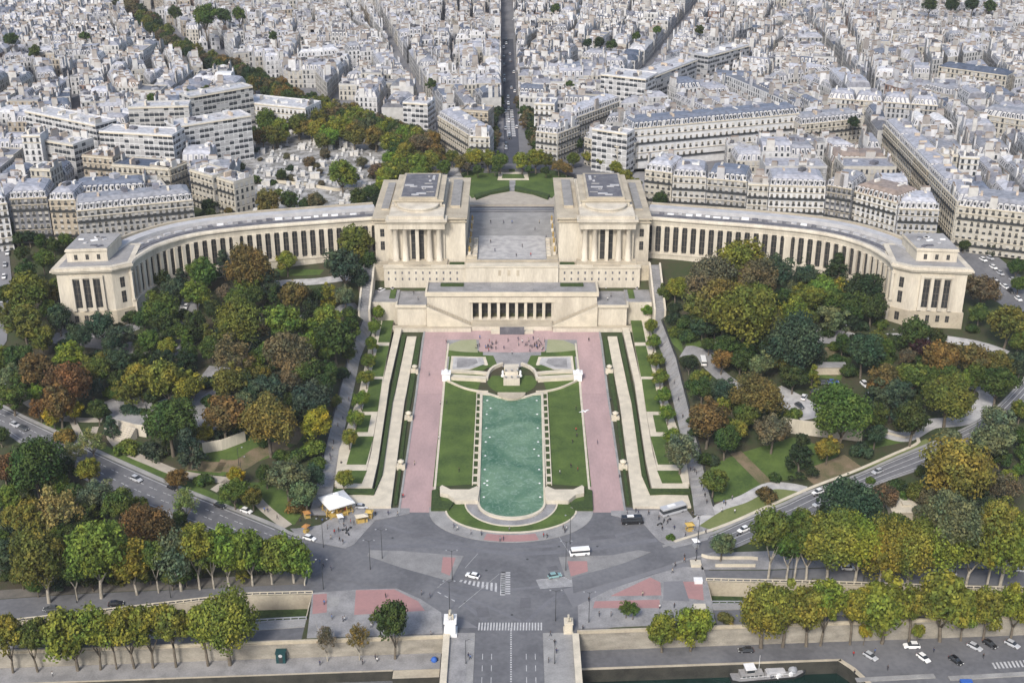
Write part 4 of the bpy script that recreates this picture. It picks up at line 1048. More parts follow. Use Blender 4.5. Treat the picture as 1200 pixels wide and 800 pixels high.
# stage front, diagonal flights and side terraces
for s in (-1, 1):
    sn = 'right' if s > 0 else 'left'
    root = thing('grand_stairs', 'long diagonal stone flight descending in front of the theatre on the %s' % sn, 'stairs', (s * 30, 503, 3))
    b = MB(); pr = [(18.5, 4), (18.5, 5.2), (46, 11.6), (46, 3), (18.5, 3)]
    def flight(y0, y1, d, m, nm):
        b = MB(); n = 18
        for k in range(n):
            x0, x1 = lerp(17, 36.4, k / n), lerp(17, 36.4, (k + 1) / n); z = lerp(4.6, 13.6, (k + 1) / n) + d
            b.prism([(s * x0, y0), (s * x1, y0), (s * x1, y1), (s * x0, y1)], 3, z)
        part(b, nm, m, root)
    flight(502.3, 507.2, 0, STONE2, 'steps')
    b = MB()
    for k in range(10):
        x0, x1 = lerp(17, 36.4, k / 10), lerp(17, 36.4, (k + 1) / 10); z0, z1 = lerp(4.6, 13.6, k / 10) + .9, lerp(4.6, 13.6, (k + 1) / 10) + .9
        f = lambda x, y: lerp(4.6, 13.6, (abs(x) - 17) / 19.4) + .9
        b.prism([(s * x0, 501.6), (s * x1, 501.6), (s * x1, 502.28), (s * x0, 502.28)], 3, f)
    part(b, 'parapet', PALESTONE, root)
    slab('terrace', [(s * x, y) for x, y in ((36.6, 503), (49, 503), (49, 521.0), (36.6, 521.0))], 2, 14.0, GREYPAVE, STONE)
    slab('terrace', [(s * x, y) for x, y in ((49.02, 507), (60, 507), (60, 521.0), (49.02, 521.0))], 2, 14.6, GREYPAVE, STONE)
    b = MB(); b.prism([(s * x, y) for x, y in ((36.5, 502.2), (49.6, 502.2), (49.6, 503), (36.5, 503))], 13.9, 15); b.prism([(s * x, y) for x, y in ((49, 503), (49.7, 503), (49.7, 507), (49, 507))], 13.9, 15)
    tag(b.build('parapet_wall', PALESTONE), 'pale parapet round the side terrace %s of the theatre' % sn, 'wall')
    slab('lower_terrace', [(s * x, y) for x, y in ((17.4, 499.3), (52, 499.3), (52, 502.9), (36.6, 502.9), (36.6, 501.5), (17.4, 501.5))], 1, 5.6, STONE2, STONE)
    b = MB(); b.prism([(s * x, y) for x, y in ((50.5, 511), (53, 511), (53, 520), (50.5, 520))], 14.6, 15.1); tag(b.build('lawn_bed', GRASS), 'narrow grass bed on the side terrace %s of the theatre' % sn, 'planting')
    # ramps with solid cheeks climbing beside the terraces
    root = thing('ramp_stairs', 'steep narrow stone stairs climbing beside the terrace on the %s' % sn, 'stairs', (s * 63, 515, 12))
    b = MB(); f = lambda x, y: lerp(13, 24, (y - 500) / 27)
    for x0, x1, d in ((60.2, 61, 1.0), (64.6, 65.4, 1.0)): b.prism([(s * x0, 500), (s * x1, 500), (s * x1, 527), (s * x0, 527)], 5, lambda x, y, d=d: f(x, y) + d)
    part(b, 'cheek_wall', STONE, root)
    b = MB()
    for k in range(20):
        y0, y1 = 500 + k * 1.35, 500 + (k + 1) * 1.35; b.prism([(s * 61.02, y0), (s * 64.58, y0), (s * 64.58, y1), (s * 61.02, y1)], 5, f(0, y1))
    part(b, 'steps', GREYPAVE, root)
slab('stage', [(-17.2, 500.5), (17.2, 500.5), (17.2, 507.9), (-17.2, 507.9)], 1, 5.9, STONE2, STONE)
slab('stage_steps', [(-9, 497.5), (9, 497.5), (9, 500.48), (-9, 500.48)], 1, 4.9, PALESTONE, STONE)
b = MB(); b.box(-5.2, 496.9, 3.9, 5.2, 497.4, 7.2); o = tag(b.build('stage_screen', ROOFDARK), 'dark panelled stage backdrop on the steps below the theatre', 'screen')

# ------------------------------------------------------------------ garden behind the palace and upper square
def upper(name, px, z, m, zz=27.0):
    pl = [(p.x, p.y) for p in ZP(px, z)]
    b = MB(); b.prism(pl, 20, z); return structure(b.build(name, m))
upper('upper_garden', [(524, 240), (520, 215), (540, 200), (660, 200), (682, 215), (678, 240)], 26.2, SANDPATH)
for m_ in (False, True):
    f = (lambda px: mirror(px)) if m_ else (lambda px: px)
    upper('lawn', f([(527, 212), (545, 206), (560, 203), (584, 202.5), (583, 211), (597, 211), (597, 219), (575, 226), (553, 232), (545, 222)]), 26.35, GRASS)
    pl = ZP(f([(556, 230), (597, 220), (597, 224), (575, 228), (558, 234)]), 26.4); b = MB(); b.prism([(p.x, p.y) for p in pl], 26, 27.6)
    tag(b.build('hedge', HEDGE), 'dark clipped hedge below the %s lawn behind the esplanade' % ('right' if m_ else 'left'), 'hedge')
    pl = ZP(f([(524, 214), (545, 204), (570, 200.5), (600, 200), (600, 201.5), (570, 202), (546, 206), (528, 214.5)]), 26.4); b = MB(); b.prism([(p.x, p.y) for p in pl], 26, 28)
    tag(b.build('hedge', HEDGE), 'dark curved hedge along the far edge of the %s upper lawn' % ('right' if m_ else 'left'), 'hedge')
upper('paving', [(585, 201.5), (618, 201.5), (620, 211), (583, 211)], 26.45, PALESTONE)
upper('lawn', [(589, 204), (613, 204), (615, 209), (588, 209)], 26.5, GRASS)
upper('path', [(597, 211), (604, 211), (604, 224), (597, 224)], 26.4, GREYPAVE)
# square with its ring road
b = MB(); b.box(-73, 622.02, 20, 73, 661, 26.0); structure(b.build('square_base', GREYPAVE))
b = MB(); b.box(-73, 599.5, 20, -70.02, 622, 25.28); b.box(70.02, 599.5, 20, 73, 622, 25.28); structure(b.build('pavement', GREYPAVE))
upper('ring_road', [(470, 196), (505, 186), (540, 178), (575, 178), (625, 178), (665, 178), (700, 186), (740, 200), (730, 215), (700, 214), (660, 200), (600, 198), (540, 200), (512, 210), (480, 212)], 28.02, ASPHALT)
# ------------------------------------------------------------------ trees
def crown_mesh(name, seed, ncl, per, leaf, shape='round', dens=1.0):
    r = random.Random(seed); cl = []
    def unit():
        while True:
            v = Vector((r.uniform(-1, 1), r.uniform(-1, 1), r.uniform(-1, 1)))
            if .05 < v.length < 1: return v
    tries = 0; lobes = [unit().normalized() for _ in range(6)]
    while len(cl) < ncl and tries < 5000:
        tries += 1
        d = unit().normalized()
        if shape == 'round':
            if d.z < -.72: continue
            rad = r.uniform(.5, .74) * (.80 + .42 * max(0, max(d.dot(q) for q in lobes)) ** 4); c = d * rad; c.z *= .9; cr = r.uniform(.17, .34)
        elif shape == 'upright':
            z = r.uniform(-1.35, 1.35); w = .62 * math.sqrt(max(.05, 1 - (z / 1.6) ** 2)); a = r.uniform(0, 6.283); c = Vector((w * math.cos(a), w * math.sin(a), z)); cr = r.uniform(.22, .36)
        elif shape == 'conifer':
            z = r.uniform(-1, 1.15); w = .85 * (1.25 - z) / 2.25 + .05; a = r.uniform(0, 6.283); w *= r.uniform(.5, 1); c = Vector((w * math.cos(a), w * math.sin(a), z)); cr = r.uniform(.14, .3)
        elif shape == 'flat':
            z = r.choice((-.35, -.1, .15, .4)); w = r.uniform(.2, .95) * (1 - .35 * max(0, z)); a = r.uniform(0, 6.283); c = Vector((w * math.cos(a), w * math.sin(a), z)); cr = r.uniform(.18, .32)
        elif shape == 'sparse':
            if d.z < -.5: continue
            c = d * r.uniform(.35, .85); cr = r.uniform(.14, .28)
        elif shape == 'bush':
            d.z = abs(d.z); c = Vector((d.x * .7, d.y * .7, d.z * .5 - .25)); cr = r.uniform(.25, .4)
        if shape in ('round', 'upright') and cl and min((c - q[0]).length for q in cl) < .12: continue
        cl.append((c, cr, r.random()))
    vs, fs, cols = [], [], []
    def put(p, n, sz, v, g):
        n = (n + unit() * .75).normalized(); a = n.orthogonal().normalized(); b = n.cross(a); t = r.uniform(0, 6.28)
        a, b = a * math.cos(t) + b * math.sin(t), b * math.cos(t) - a * math.sin(t)
        k = len(vs); s1, s2 = sz * r.uniform(.7, 1.25), sz * r.uniform(.5, .9)
        vs.extend(((p - a * s1).to_tuple(), (p - b * s2 + a * .2 * s1).to_tuple(), (p + a * s1).to_tuple(), (p + b * s2 - a * .2 * s1).to_tuple())); fs.append((k, k + 1, k + 2, k + 3))
        cols.extend([v, g, 0, 1] * 4)
    for c, cr, g in cl:
        flat = .55 if shape in ('flat', 'conifer') else .9
        for _ in range(int(per * dens)):
            d = unit().normalized(); p = c + Vector((d.x * cr, d.y * cr, d.z * cr * flat)) * r.uniform(.55, 1.06)
            if shape == 'bush' and p.z < -.55: continue
            put(p, d, leaf, min(1, max(0, r.gauss(.45, .24) + (g - .5) * .5)), min(1, max(0, g + r.uniform(-.25, .25))))
    if shape in ('round', 'upright', 'bush'):
        for _ in range(int(ncl * per * .10)):
            p = unit() * .6
            if shape == 'upright': p = Vector((p.x * .8, p.y * .8, p.z * 1.9))
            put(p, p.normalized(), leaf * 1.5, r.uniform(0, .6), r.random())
    me = bpy.data.meshes.new(name); me.from_pydata(vs, [], fs); me.materials.append(LEAF)
    ca = me.color_attributes.new('leafvar', 'FLOAT_COLOR', 'CORNER'); ca.data.foreach_set('color', cols)
    me.update(); return me
CR = {
    'round': [crown_mesh('crown', 10 + i, 46, 78, .062, 'round') for i in range(5)],
    'big': [crown_mesh('crown', 30 + i, 90, 84, .045, 'round') for i in range(3)],
    'upright': [crown_mesh('crown', 40 + i, 50, 80, .062, 'upright') for i in range(2)],
    'conifer': [crown_mesh('crown', 50 + i, 60, 60, .062, 'conifer') for i in range(2)],
    'flat': [crown_mesh('crown', 60 + i, 46, 70, .062, 'flat') for i in range(2)],
    'sparse': [crown_mesh('crown', 70 + i, 62, 34, .052, 'sparse') for i in range(3)],
    'bush': [crown_mesh('crown', 80 + i, 24, 70, .085, 'bush') for i in range(2)],
    'far': [crown_mesh('crown', 90 + i, 26, 40, .12, 'round') for i in range(3)],
}
def trunk_mesh(name, seed, m, limbs=5, fork=False, thick=.055, full=False):
    """unit height from the ground to the middle of the crown, with limbs reaching into it"""
    r = random.Random(seed); b = MB()
    top = Vector((r.uniform(-.05, .05), r.uniform(-.05, .05), .62 if not fork else .38))
    b.path([(0, 0, -.12), (0, 0, 0), (top.x * .4, top.y * .4, top.z * .5), top, top + Vector((0, 0, .5 if not fork else .05))], [thick * 1.5, thick * 1.15, thick, thick * .85, thick * .35], 7)
    for i in range(limbs):
        a = 6.283 * i / limbs + r.uniform(-.4, .4); st = top * r.uniform(.75, 1.0); ln = r.uniform(.45, .75) * (1.3 if full else 1)
        p1 = st + Vector((math.cos(a) * ln * .45, math.sin(a) * ln * .45, ln * .5)); p2 = p1 + Vector((math.cos(a) * ln * .3, math.sin(a) * ln * .3, ln * .55))
        b.path([st, p1, p2], [thick * .6, thick * .38, thick * .12], 5)
        if full:
            for k in range(3):
                q = p1.lerp(p2, r.uniform(.0, .7)); a2 = a + r.uniform(-1.2, 1.2); l2 = r.uniform(.25, .45)
                b.path([q, q + Vector((math.cos(a2) * l2 * .6, math.sin(a2) * l2 * .6, l2 * .5)), q + Vector((math.cos(a2) * l2, math.sin(a2) * l2, l2 * 1.1))], [thick * .3, thick * .2, thick * .06], 4)
    me = bpy.data.meshes.new(name); me.from_pydata(b.v, [], b.f); me.materials.append(m); me.polygons.foreach_set('use_smooth', [True] * len(me.polygons)); me.update(); return me
TK = {'bark': [trunk_mesh('trunk', 1, BARK), trunk_mesh('trunk', 2, BARK, 4, True)], 'plane': [trunk_mesh('trunk', 3, PALEBARK, 4, True, .05), trunk_mesh('trunk', 4, PALEBARK, 3, True, .05)],
      'bare': [trunk_mesh('trunk', 5, PALEBARK, 6, True, .05, True), trunk_mesh('trunk', 6, BARK, 6, True, .045, True)]}
COL = {'g': (.048, .074, .028), 'm': (.076, .110, .032), 'l': (.125, .170, .038), 'y': (.27, .25, .034), 'v': (.112, .122, .036), 'w': (.172, .182, .040), 'o': (.150, .112, .046), 'r': (.132, .082, .044),
       'b': (.120, .100, .074), 't': (.044, .070, .055), 's': (.12, .145, .095), 'p': (.048, .025, .032), 'a': (.18, .205, .085), 'k': (.26, .185, .10), 'e': (.185, .155, .046), 'd': (.028, .046, .028)}
WORD = {'g': 'dark green', 'm': 'mid green', 'l': 'bright green', 'y': 'bright yellow', 'v': 'olive', 'w': 'yellow-green', 'o': 'orange-brown', 'r': 'rust-red', 'b': 'grey-brown', 't': 'blue-green',
        's': 'silvery green', 'p': 'dark purple', 'a': 'pale sparse', 'k': 'peach-coloured', 'e': 'golden orange', 'd': 'blackish green'}
LAND = [('beside the left end pavilion', 50, 330), ('before the left end pavilion', 110, 395), ('under the left colonnade', 190, 345), ('under the middle of the left colonnade', 290, 318), ('beside the left central pavilion', 410, 300),
        ('behind the white path below the left colonnade', 350, 345), ('in the thick of the left park', 310, 390), ('along the left stair walk', 395, 400), ('by the orange pair in the left park', 300, 460), ('beside the stone terrace of the left park', 190, 470),
        ('at the far left edge of the park', 25, 430), ('over the upper left avenue', 90, 500), ('below the left avenue', 60, 590), ('between the left avenue and the quay', 180, 600), ('near the carousel', 355, 575), ('on the brown earth slope left of the garden', 290, 520),
        ('in the left quayside row of plane trees', 190, 645), ('beside the right central pavilion', 800, 300), ('under the middle of the right colonnade', 910, 310), ('under the curved end of the right colonnade', 1000, 345), ('before the right end pavilion', 1090, 395), ('beside the right end pavilion', 1160, 350),
        ('along the right stair walk', 800, 400), ('in the great clump of the right park', 860, 350), ('by the winding path of the right park', 850, 430), ('on the lawn right of the garden', 870, 520), ('behind the aquarium car park', 1020, 420), ('beside the aquarium wall', 990, 490),
        ('over the bend of the right avenue', 1110, 480), ('at the far right edge of the park', 1180, 450), ('below the right avenue', 1060, 575), ('beside the lower right avenue', 900, 590), ('in the right quayside row of plane trees', 1060, 640)]
def near_land(x, y): return min(LAND, key=lambda l: (l[1] - x) ** 2 + 1.4 * (l[2] - y) ** 2)[0]
NTREE = 0
def tree(x, y, r, c, k='round', hz=1.3, place=None, group=None, tk='bark', zfun=None, sq=1.0, name=None, rmul=1.2, line=None):
    """crown seen at photo position (x, y) with half width r pixels"""
    global NTREE; NTREE += 1; q = random.Random(NTREE * 7 + 1)
    zfun = zfun or H; z = 4; Rm = 5
    for _ in range(14):
        p = W(x, y, z); Rm = r * rmul / PPM(p); z = zfun(p.x, p.y) + Rm * hz
    base = Vector((p.x, p.y, z - Rm * hz))
    if line:        # trees of a row keep to its line; the trunk is as long as it must be
        zb, f = line
        for _ in range(8):
            Y = f(p.x); k_ = (400 - y) / FOC; z = CAMZ + Y * (-SP + k_ * CP) / (CP + k_ * SP); p = W(x, y, z)
        sq *= 1.18; Rm = r * rmul / PPM(p); hz = min(3.2, max(1.15, (z - zb) / Rm)); base = Vector((p.x, p.y, zb))
    kk = k
    if k == 'round' and r >= 26: kk = 'big'
    if k == 'round' and r < 7: kk = 'far'
    me = q.choice(CR[kk])
    colr = [min(1, ch * q.uniform(.90, 1.12)) for ch in COL[c]]
    kind = {'conifer': 'conifer', 'upright': 'upright tree', 'bush': 'bush', 'flat': 'cedar', 'sparse': 'thin-leaved tree'}.get(k, 'tree')
    size = '' if k == 'bush' else ('large ' if Rm > 8.2 else ('small ' if Rm < 3.6 else ''))
    o = bpy.data.objects.new(name or {'conifer': 'conifer', 'bush': 'bush', 'flat': 'cedar_tree'}.get(k, 'tree'), None); C.objects.link(o)
    o.location = base; o.scale = (Rm,) * 3; o.rotation_euler = (0, 0, q.uniform(0, 6.28))
    tag(o, size + WORD[c] + ' ' + kind + ' ' + (place or near_land(x, y)), 'bush' if k == 'bush' else 'tree', group or 'trees and bushes of the park')
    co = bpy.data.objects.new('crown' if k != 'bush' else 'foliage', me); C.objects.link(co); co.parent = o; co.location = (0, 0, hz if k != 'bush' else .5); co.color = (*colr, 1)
    co.scale = (q.uniform(.9, 1.12), q.uniform(.9, 1.12), sq * q.uniform(.94, 1.08)); co.rotation_euler = (q.uniform(-.12, .12), q.uniform(-.12, .12), 0)
    if k != 'bush':
        t = bpy.data.objects.new('trunk', q.choice(TK[tk])); C.objects.link(t); t.parent = o; t.scale = (1, 1, hz)
    return o
PARK = '''62 287 9 g;47 283 9 g;76 281 8 m;34 277 9 d;20 280 8 g;92 283 6 g;26 296 9 g;50 304 12 m;30 318 13 g;34 342 24 v;56 345 13 o;68 372 15 t;28 378 22 v;48 396 15 v;20 418 15 g;94 394 16 t;118 380 15 t;140 393 16 t flat;130 403 12 t;180 326 15 g;202 338 15 t;176 342 9 s;188 364 20 m;192 376 15 g;168 374 11 g
176 398 14 m;197 397 9 g upright;228 382 13 g upright;232 320 13 m;230 344 16 l;44 433 20 r;82 446 27 r;80 416 17 w;112 434 17 v;138 424 17 t;160 418 9 g;192 422 14 d;238 320 18 m;262 310 13 t conifer;292 312 26 o;336 306 12 w;290 330 16 l
318 338 12 t upright;262 344 11 b;296 347 14 g;348 346 17 o;384 348 10 w upright;404 346 13 s;372 346 10 g;402 310 22 t;420 313 14 t;418 284 21 v;278 376 27 v;300 384 20 b;332 376 23 l;386 374 19 w;392 394 22 g;274 414 23 b sparse;340 412 27 b;360 402 14 l
408 414 8 m;222 413 10 g;410 368 10 g;276 350 12 m;270 448 20 v;318 456 20 t flat;308 437 12 v;364 466 22 t;380 448 13 g;360 434 16 m;386 434 12 g;340 446 15 b;262 488 25 o;314 491 31 o;372 496 19 y;394 470 7 v;366 524 14 l bush;348 534 12 m bush;372 542 11 m bush
336 556 22 s;358 578 17 s;312 556 12 g;164 442 20 w;196 444 24 w;222 453 18 w;152 458 16 v flat;198 492 30 g;222 526 20 t conifer;178 528 15 t bush;148 524 13 l bush;130 500 11 t conifer;114 480 13 g;68 470 22 r;62 487 11 y;46 478 12 r;86 480 12 y
76 511 12 e bush;14 466 20 m flat;108 516 16 a sparse;86 529 13 a sparse;0 510 10 g;40 541 33 g;4 548 20 r;102 550 16 w;78 546 12 g;206 560 13 o;235 562 9 l bush;10 586 16 l;70 596 26 k sparse;34 608 22 e;16 606 14 e;112 580 19 s;138 590 20 m;164 592 12 m;174 614 28 r
217 590 17 a sparse;210 606 9 g;84 624 12 g;276 556 11 y;274 575 16 m;240 562 10 g bush;346 592 12 o bush;10 650 22 t
780 328 10 m;792 337 13 w;832 324 28 b;866 308 30 w;884 326 26 b;828 362 24 v;850 354 30 o;872 364 38 v;890 347 20 v;908 320 22 t;944 304 13 d conifer;980 318 17 d conifer;962 340 18 l;944 347 18 v;918 348 12 g;930 369 20 w;946 373 12 v;976 374 17 s flat;930 399 31 t;850 405 16 g;874 411 12 g
790 372 10 d bush;792 388 9 m bush;808 392 12 g bush;1010 340 22 d;1002 358 17 g;1022 360 17 g;1032 379 10 m bush;1074 391 19 g;1098 396 12 g;1080 406 13 p;1152 338 18 b;1148 368 12 m;1182 376 22 v;1140 385 8 g bush;1192 312 10 g;1194 332 10 m;1162 291 7 d upright;1130 287 7 g;1106 419 21 o;1140 419 20 o;1166 423 15 o
1012 411 22 t;1030 399 12 v;988 403 11 g;1064 417 10 b;846 420 13 o;868 421 14 g;892 427 16 s;920 423 14 e;930 440 15 g;808 425 10 d;820 443 13 w;850 459 16 t;888 462 27 o;830 490 25 r;872 487 17 m;864 503 14 w;906 503 20 b;850 515 17 g;938 534 20 d conifer;970 525 14 e;836 563 16 v;828 538 12 g bush
930 485 10 l bush;988 480 32 m;1026 508 13 t;1010 527 13 t bush;1046 467 24 t flat;1036 446 20 o;1070 441 18 v;1112 463 27 v;1070 492 22 g;1170 447 22 g;996 434 12 g bush;1112 512 15 s bush;1126 546 38 e;1172 496 20 s;1162 515 24 s;1196 480 12 v;1196 512 14 g;846 637 15 s;898 579 13 r bush;908 559 8 g bush;786 629 5 m bush
1000 590 34 t;1038 581 15 b;1060 585 12 m bush;1090 583 17 b;1052 570 12 g bush;1174 572 20 b sparse;1182 560 11 w;1080 551 8 g bush;1150 590 16 d;1140 572 12 d bush;1020 562 6 m bush'''
BIGLEAF = dict(round=1.35, big=1.35, upright=1.1, conifer=1.15, flat=1.0, sparse=1.35, bush=.5)
for e in PARK.replace('\n', ';').split(';'):
    a = e.split(); k = a[4] if len(a) > 4 else 'round'
    tree(float(a[0]), float(a[1]), float(a[2]), a[3], k, BIGLEAF[k] if k in BIGLEAF else 1.2, tk='bare' if k == 'sparse' else 'bark', sq=random.Random(int(a[0])).uniform(.9, 1.08))
# more trees wherever the crowns leave a gap
NOTREE = [[(426, 325), (447, 325), (440, 420), (412, 560), (395, 605), (368, 605), (380, 540), (402, 440)], [(755, 335), (786, 340), (806, 430), (834, 540), (846, 605), (810, 605), (790, 480)], [(280, 505), (360, 505), (365, 540), (345, 615), (280, 570), (225, 553), (225, 520), (270, 515)], [(110, 465), (175, 465), (180, 545), (130, 530), (110, 500)], [(225, 440), (262, 425), (262, 510), (225, 500)], [(300, 312), (425, 312), (425, 342), (300, 342)], [(0, 470), (40, 480), (375, 635), (375, 690), (330, 655), (150, 592), (0, 530)], [(150, 372), (215, 385), (235, 350), (210, 345), (205, 380), (160, 420), (60, 410), (60, 372)],
          [(800, 408), (860, 440), (890, 450), (960, 450), (965, 495), (925, 495), (890, 465), (840, 455), (800, 425)], [(810, 520), (905, 520), (1010, 515), (1090, 500), (1200, 440), (1200, 470), (1100, 560), (930, 625), (790, 660), (790, 600), (815, 570)], [(915, 495), (1015, 495), (1015, 525), (915, 525)], [(950, 385), (1190, 390), (1190, 412), (1000, 405), (950, 402)], [(965, 405), (990, 405), (985, 445), (965, 445)], [(1030, 495), (1170, 450), (1160, 485), (1060, 515)], [(965, 440), (1020, 440), (1020, 458), (965, 458)]]
PT = [tuple(float(v) for v in e.split()[:3]) for e in PARK.replace('\n', ';').split(';')]
fr = random.Random(5); added = 0
for poly, n in (([(0, 330), (70, 330), (80, 375), (160, 385), (200, 330), (270, 300), (440, 300), (440, 345), (400, 480), (385, 560), (345, 600), (230, 560), (110, 470), (0, 470)], 620), ([(0, 530), (160, 600), (320, 660), (330, 668), (0, 690)], 300), ([(775, 315), (945, 315), (1010, 340), (1050, 385), (1200, 390), (1200, 440), (1100, 500), (1000, 520), (860, 530), (815, 540), (790, 440)], 620), ([(930, 615), (1090, 560), (1200, 470), (1200, 640), (940, 640)], 260)):
    xs = [q[0] for q in poly]; ys = [q[1] for q in poly]
    for _ in range(n):
        x, y = fr.uniform(min(xs), max(xs)), fr.uniform(min(ys), max(ys)); r = fr.uniform(9, 15)
        if not inside((x, y), poly) or any(inside((x, y), z) or inside((x, y + r * .9), z) for z in NOTREE): continue
        if any((x - a) ** 2 + (1.25 * (y - b)) ** 2 < (max(c, r) * 1.0) ** 2 for a, b, c in PT): continue
        PT.append((x, y, r)); added += 1
        tree(x, y, r, fr.choice('ggmmdtvvgmslw'), fr.choice(('round', 'round', 'round', 'upright', 'conifer')) if r < 11 else 'round', 1.25)
# undergrowth between the trees
ur = random.Random(99)
for poly, n in (([(5, 400), (40, 360), (160, 350), (250, 330), (420, 320), (425, 380), (395, 470), (370, 540), (330, 560), (200, 500), (110, 470), (40, 460)], 60), ([(0, 560), (60, 560), (150, 600), (240, 640), (320, 655), (200, 668), (0, 680)], 40),
                ([(780, 320), (960, 330), (1060, 400), (1140, 430), (1120, 480), (1000, 440), (900, 400), (800, 400)], 45), ([(960, 600), (1090, 560), (1190, 540), (1195, 600), (1000, 630), (930, 630)], 30), ([(800, 430), (860, 500), (840, 545), (815, 520)], 8)):
    xs = [p[0] for p in poly]; ys = [p[1] for p in poly]; k = 0
    while k < n:
        x, y = ur.uniform(min(xs), max(xs)), ur.uniform(min(ys), max(ys))
        if inside((x, y), poly): tree(x, y, ur.uniform(7, 12), ur.choice('ggdmdgt'), 'bush', .5); k += 1
# quayside plane trees
def lineof(px):
    P = [W(x, y, 0) for x, y in px]
    def f(X):
        for a, b in zip(P, P[1:]):
            if X <= b.x or b is P[-1]: return lerp(a.y, b.y, (X - a.x) / (b.x - a.x))
    return (0.1, f)
def row(txt, tk, place, group, hz, dz=None, rm=1.2, line=None):
    for e in txt.split(';'):
        a = e.split(); k = a[4] if len(a) > 4 else 'round'
        tree(float(a[0]), float(a[1]), float(a[2]), a[3], k, float(a[5]) if len(a) > 5 else hz, place, group, tk, zfun=dz, name='plane_tree', rmul=rm, line=line if len(a) <= 5 or line is None else line)
row('48 652 30 v;110 644 31 l;84 664 17 m;155 657 22 w;180 650 14 m;208 655 25 s sparse;228 638 20 w;246 646 17 m sparse;264 644 22 l;292 644 20 l;316 652 20 l;342 652 22 l', 'plane', 'in the row between left avenue and street', 'plane trees left of the square', 1.75, None, 1.34, lineof([(-60, 711), (0, 706), (60, 706), (200, 693), (340, 683)]))
row('906 620 21 v;938 612 17 m;926 636 19 m;950 632 23 w;975 630 26 w;1008 634 26 w;1036 642 26 w;1070 640 26 w;1108 636 27 w;1140 638 25 w;1120 606 26 s;1172 602 21 w;1182 632 31 w', 'plane', 'in the row between right avenue and street', 'plane trees right of the square', 1.75, None, 1.38, lineof([(880, 676), (960, 681), (1131, 687), (1250, 690)]))
ql = lambda x, y: QL; qr = lambda x, y: QR
row('6 741 17 w;36 743 16 v;84 742 25 w;110 735 18 w;130 740 13 w;150 733 18 w;172 730 18 w;200 732 18 w;238 731 19 w;264 727 26 w', 'bark', 'in the line below the left quay wall', 'trees along the left quay wall', 2.0, ql, 1.5, (QL, lambda X: bank(X) - 2.2))
row('896 714 27 w;922 712 22 w;950 710 22 w;968 702 18 w;1002 710 16 w;1040 709 25 w;1072 707 17 w;1109 705 25 w;1132 716 13 w;1159 712 18 w;1192 709 17 w', 'bark', 'in the line below the right quay wall', 'trees along the right quay wall', 1.9, qr, 1.5, (QR, lambda X: bank(X) - 1.6))
tree(461, 724, 22, 'g', 'round', 2.0, 'standing alone on the quay beside the bridge', None, 'bark', ql, line=(QL, lambda X: bank(X) - 2.0), name='quay_tree')
tree(382, 748, 12, 'b', 'sparse', 1.9, 'on the quay, its leaves half fallen', None, 'bare', ql, line=(QL, lambda X: bank(X) - 2.0), name='quay_tree'); tree(420, 747, 13, 'o', 'sparse', 1.9, 'on the quay, leaves half fallen', None, 'bare', ql, line=(QL, lambda X: bank(X) - 2.0), name='quay_tree')
tree(777, 738, 20, 'w', 'round', 1.5, 'below the quay wall, joined to its neighbour', None, 'bark', qr, line=(QR, lambda X: bank(X) - 2.0), name='quay_tree'); tree(811, 733, 21, 'w', 'round', 1.5, 'below the quay wall, joined to its neighbour', None, 'bark', qr, line=(QR, lambda X: bank(X) - 2.0), name='quay_tree')
tree(1014, 739, 8, 'y', 'round', 1.5, 'at the foot of the right quay wall', None, 'bark', qr, line=(QR, lambda X: bank(X) - 2.0), name='quay_tree'); tree(1076, 739, 8, 'w', 'round', 1.5, 'at the foot of the right quay wall', None, 'bark', qr, line=(QR, lambda X: bank(X) - 2.0), name='quay_tree')
tree(850, 724, 10, 'o', 'bush', .5, 'spilling over the right quay wall', None, 'bark', lambda x, y: 0)
for x, y in ((734, 712), (742, 714)): tree(x, y, 8, 'm', 'flat', 1.5, 'on the red paved corner right of the bridge', None, 'bark', lambda x, y: .1, name='young_tree')
tree(437, 724, 5, 'm', 'flat', 1.6, 'on the paved corner left of the bridge', None, 'bark', lambda x, y: .1, name='young_tree')
# small round trees on the side lawns
gz2 = lambda x, y: GZ(x, y) + 2
for s, L in (('left', '451 347;442 366;439 382;436 402;431 422;429 442;423 467;416 489;409 512;402 560'), ('right', '757 345;759 363;762 381;766 400;769 421;774 442;777 463;783 484;787 512')):
    for e in L.split(';'):
        x, y = map(float, e.split()); rr = 10 + (y - 350) * .018
        tree(x, y, rr * .80, 'w' if s == 'left' and y > 500 else 'l', 'round', 1.35, 'on the lawn terrace beside the %s stair walk' % s, 'small round trees on the lawn terraces', zfun=gz2, name='lawn_tree')
tree(798, 528, 20, 's', 'round', 1.3, 'overhanging the right stair walk', zfun=gz2)
# the square above, avenues and cemetery
cz = lambda x, y: 28.0
cr_ = random.Random(3)
def along(px, n, wid, cols, place, group, r0, r1):
    P = resample([Vector((x, y, 0)) for x, y in px], n)
    for p in P:
        for s in wid:
            tree(p.x + s + cr_.uniform(-3, 3), p.y + cr_.uniform(-2.5, 2.5), cr_.uniform(r0, r1), cr_.choice(cols), 'far' if False else 'round', 1.3, place, group, zfun=cz, name='avenue_tree')
GA = 'trees of the long diagonal avenue'
along([(148, 4), (178, 26), (200, 48), (230, 64)], 14, (-7, 0, 7), 'gdvb', 'in the tree-lined avenue at the upper left', GA, 6, 8.5)
along([(240, 68), (290, 88), (330, 108), (360, 120)], 15, (-10, 0, 10), 'gdvbbo', 'in the middle of the tree-lined avenue', GA, 7.5, 10.5)
along([(370, 122), (410, 134), (450, 147), (500, 165)], 14, (-11, 0, 11), 'vbgwobv', 'at the near end of the tree-lined avenue', GA, 8, 11)
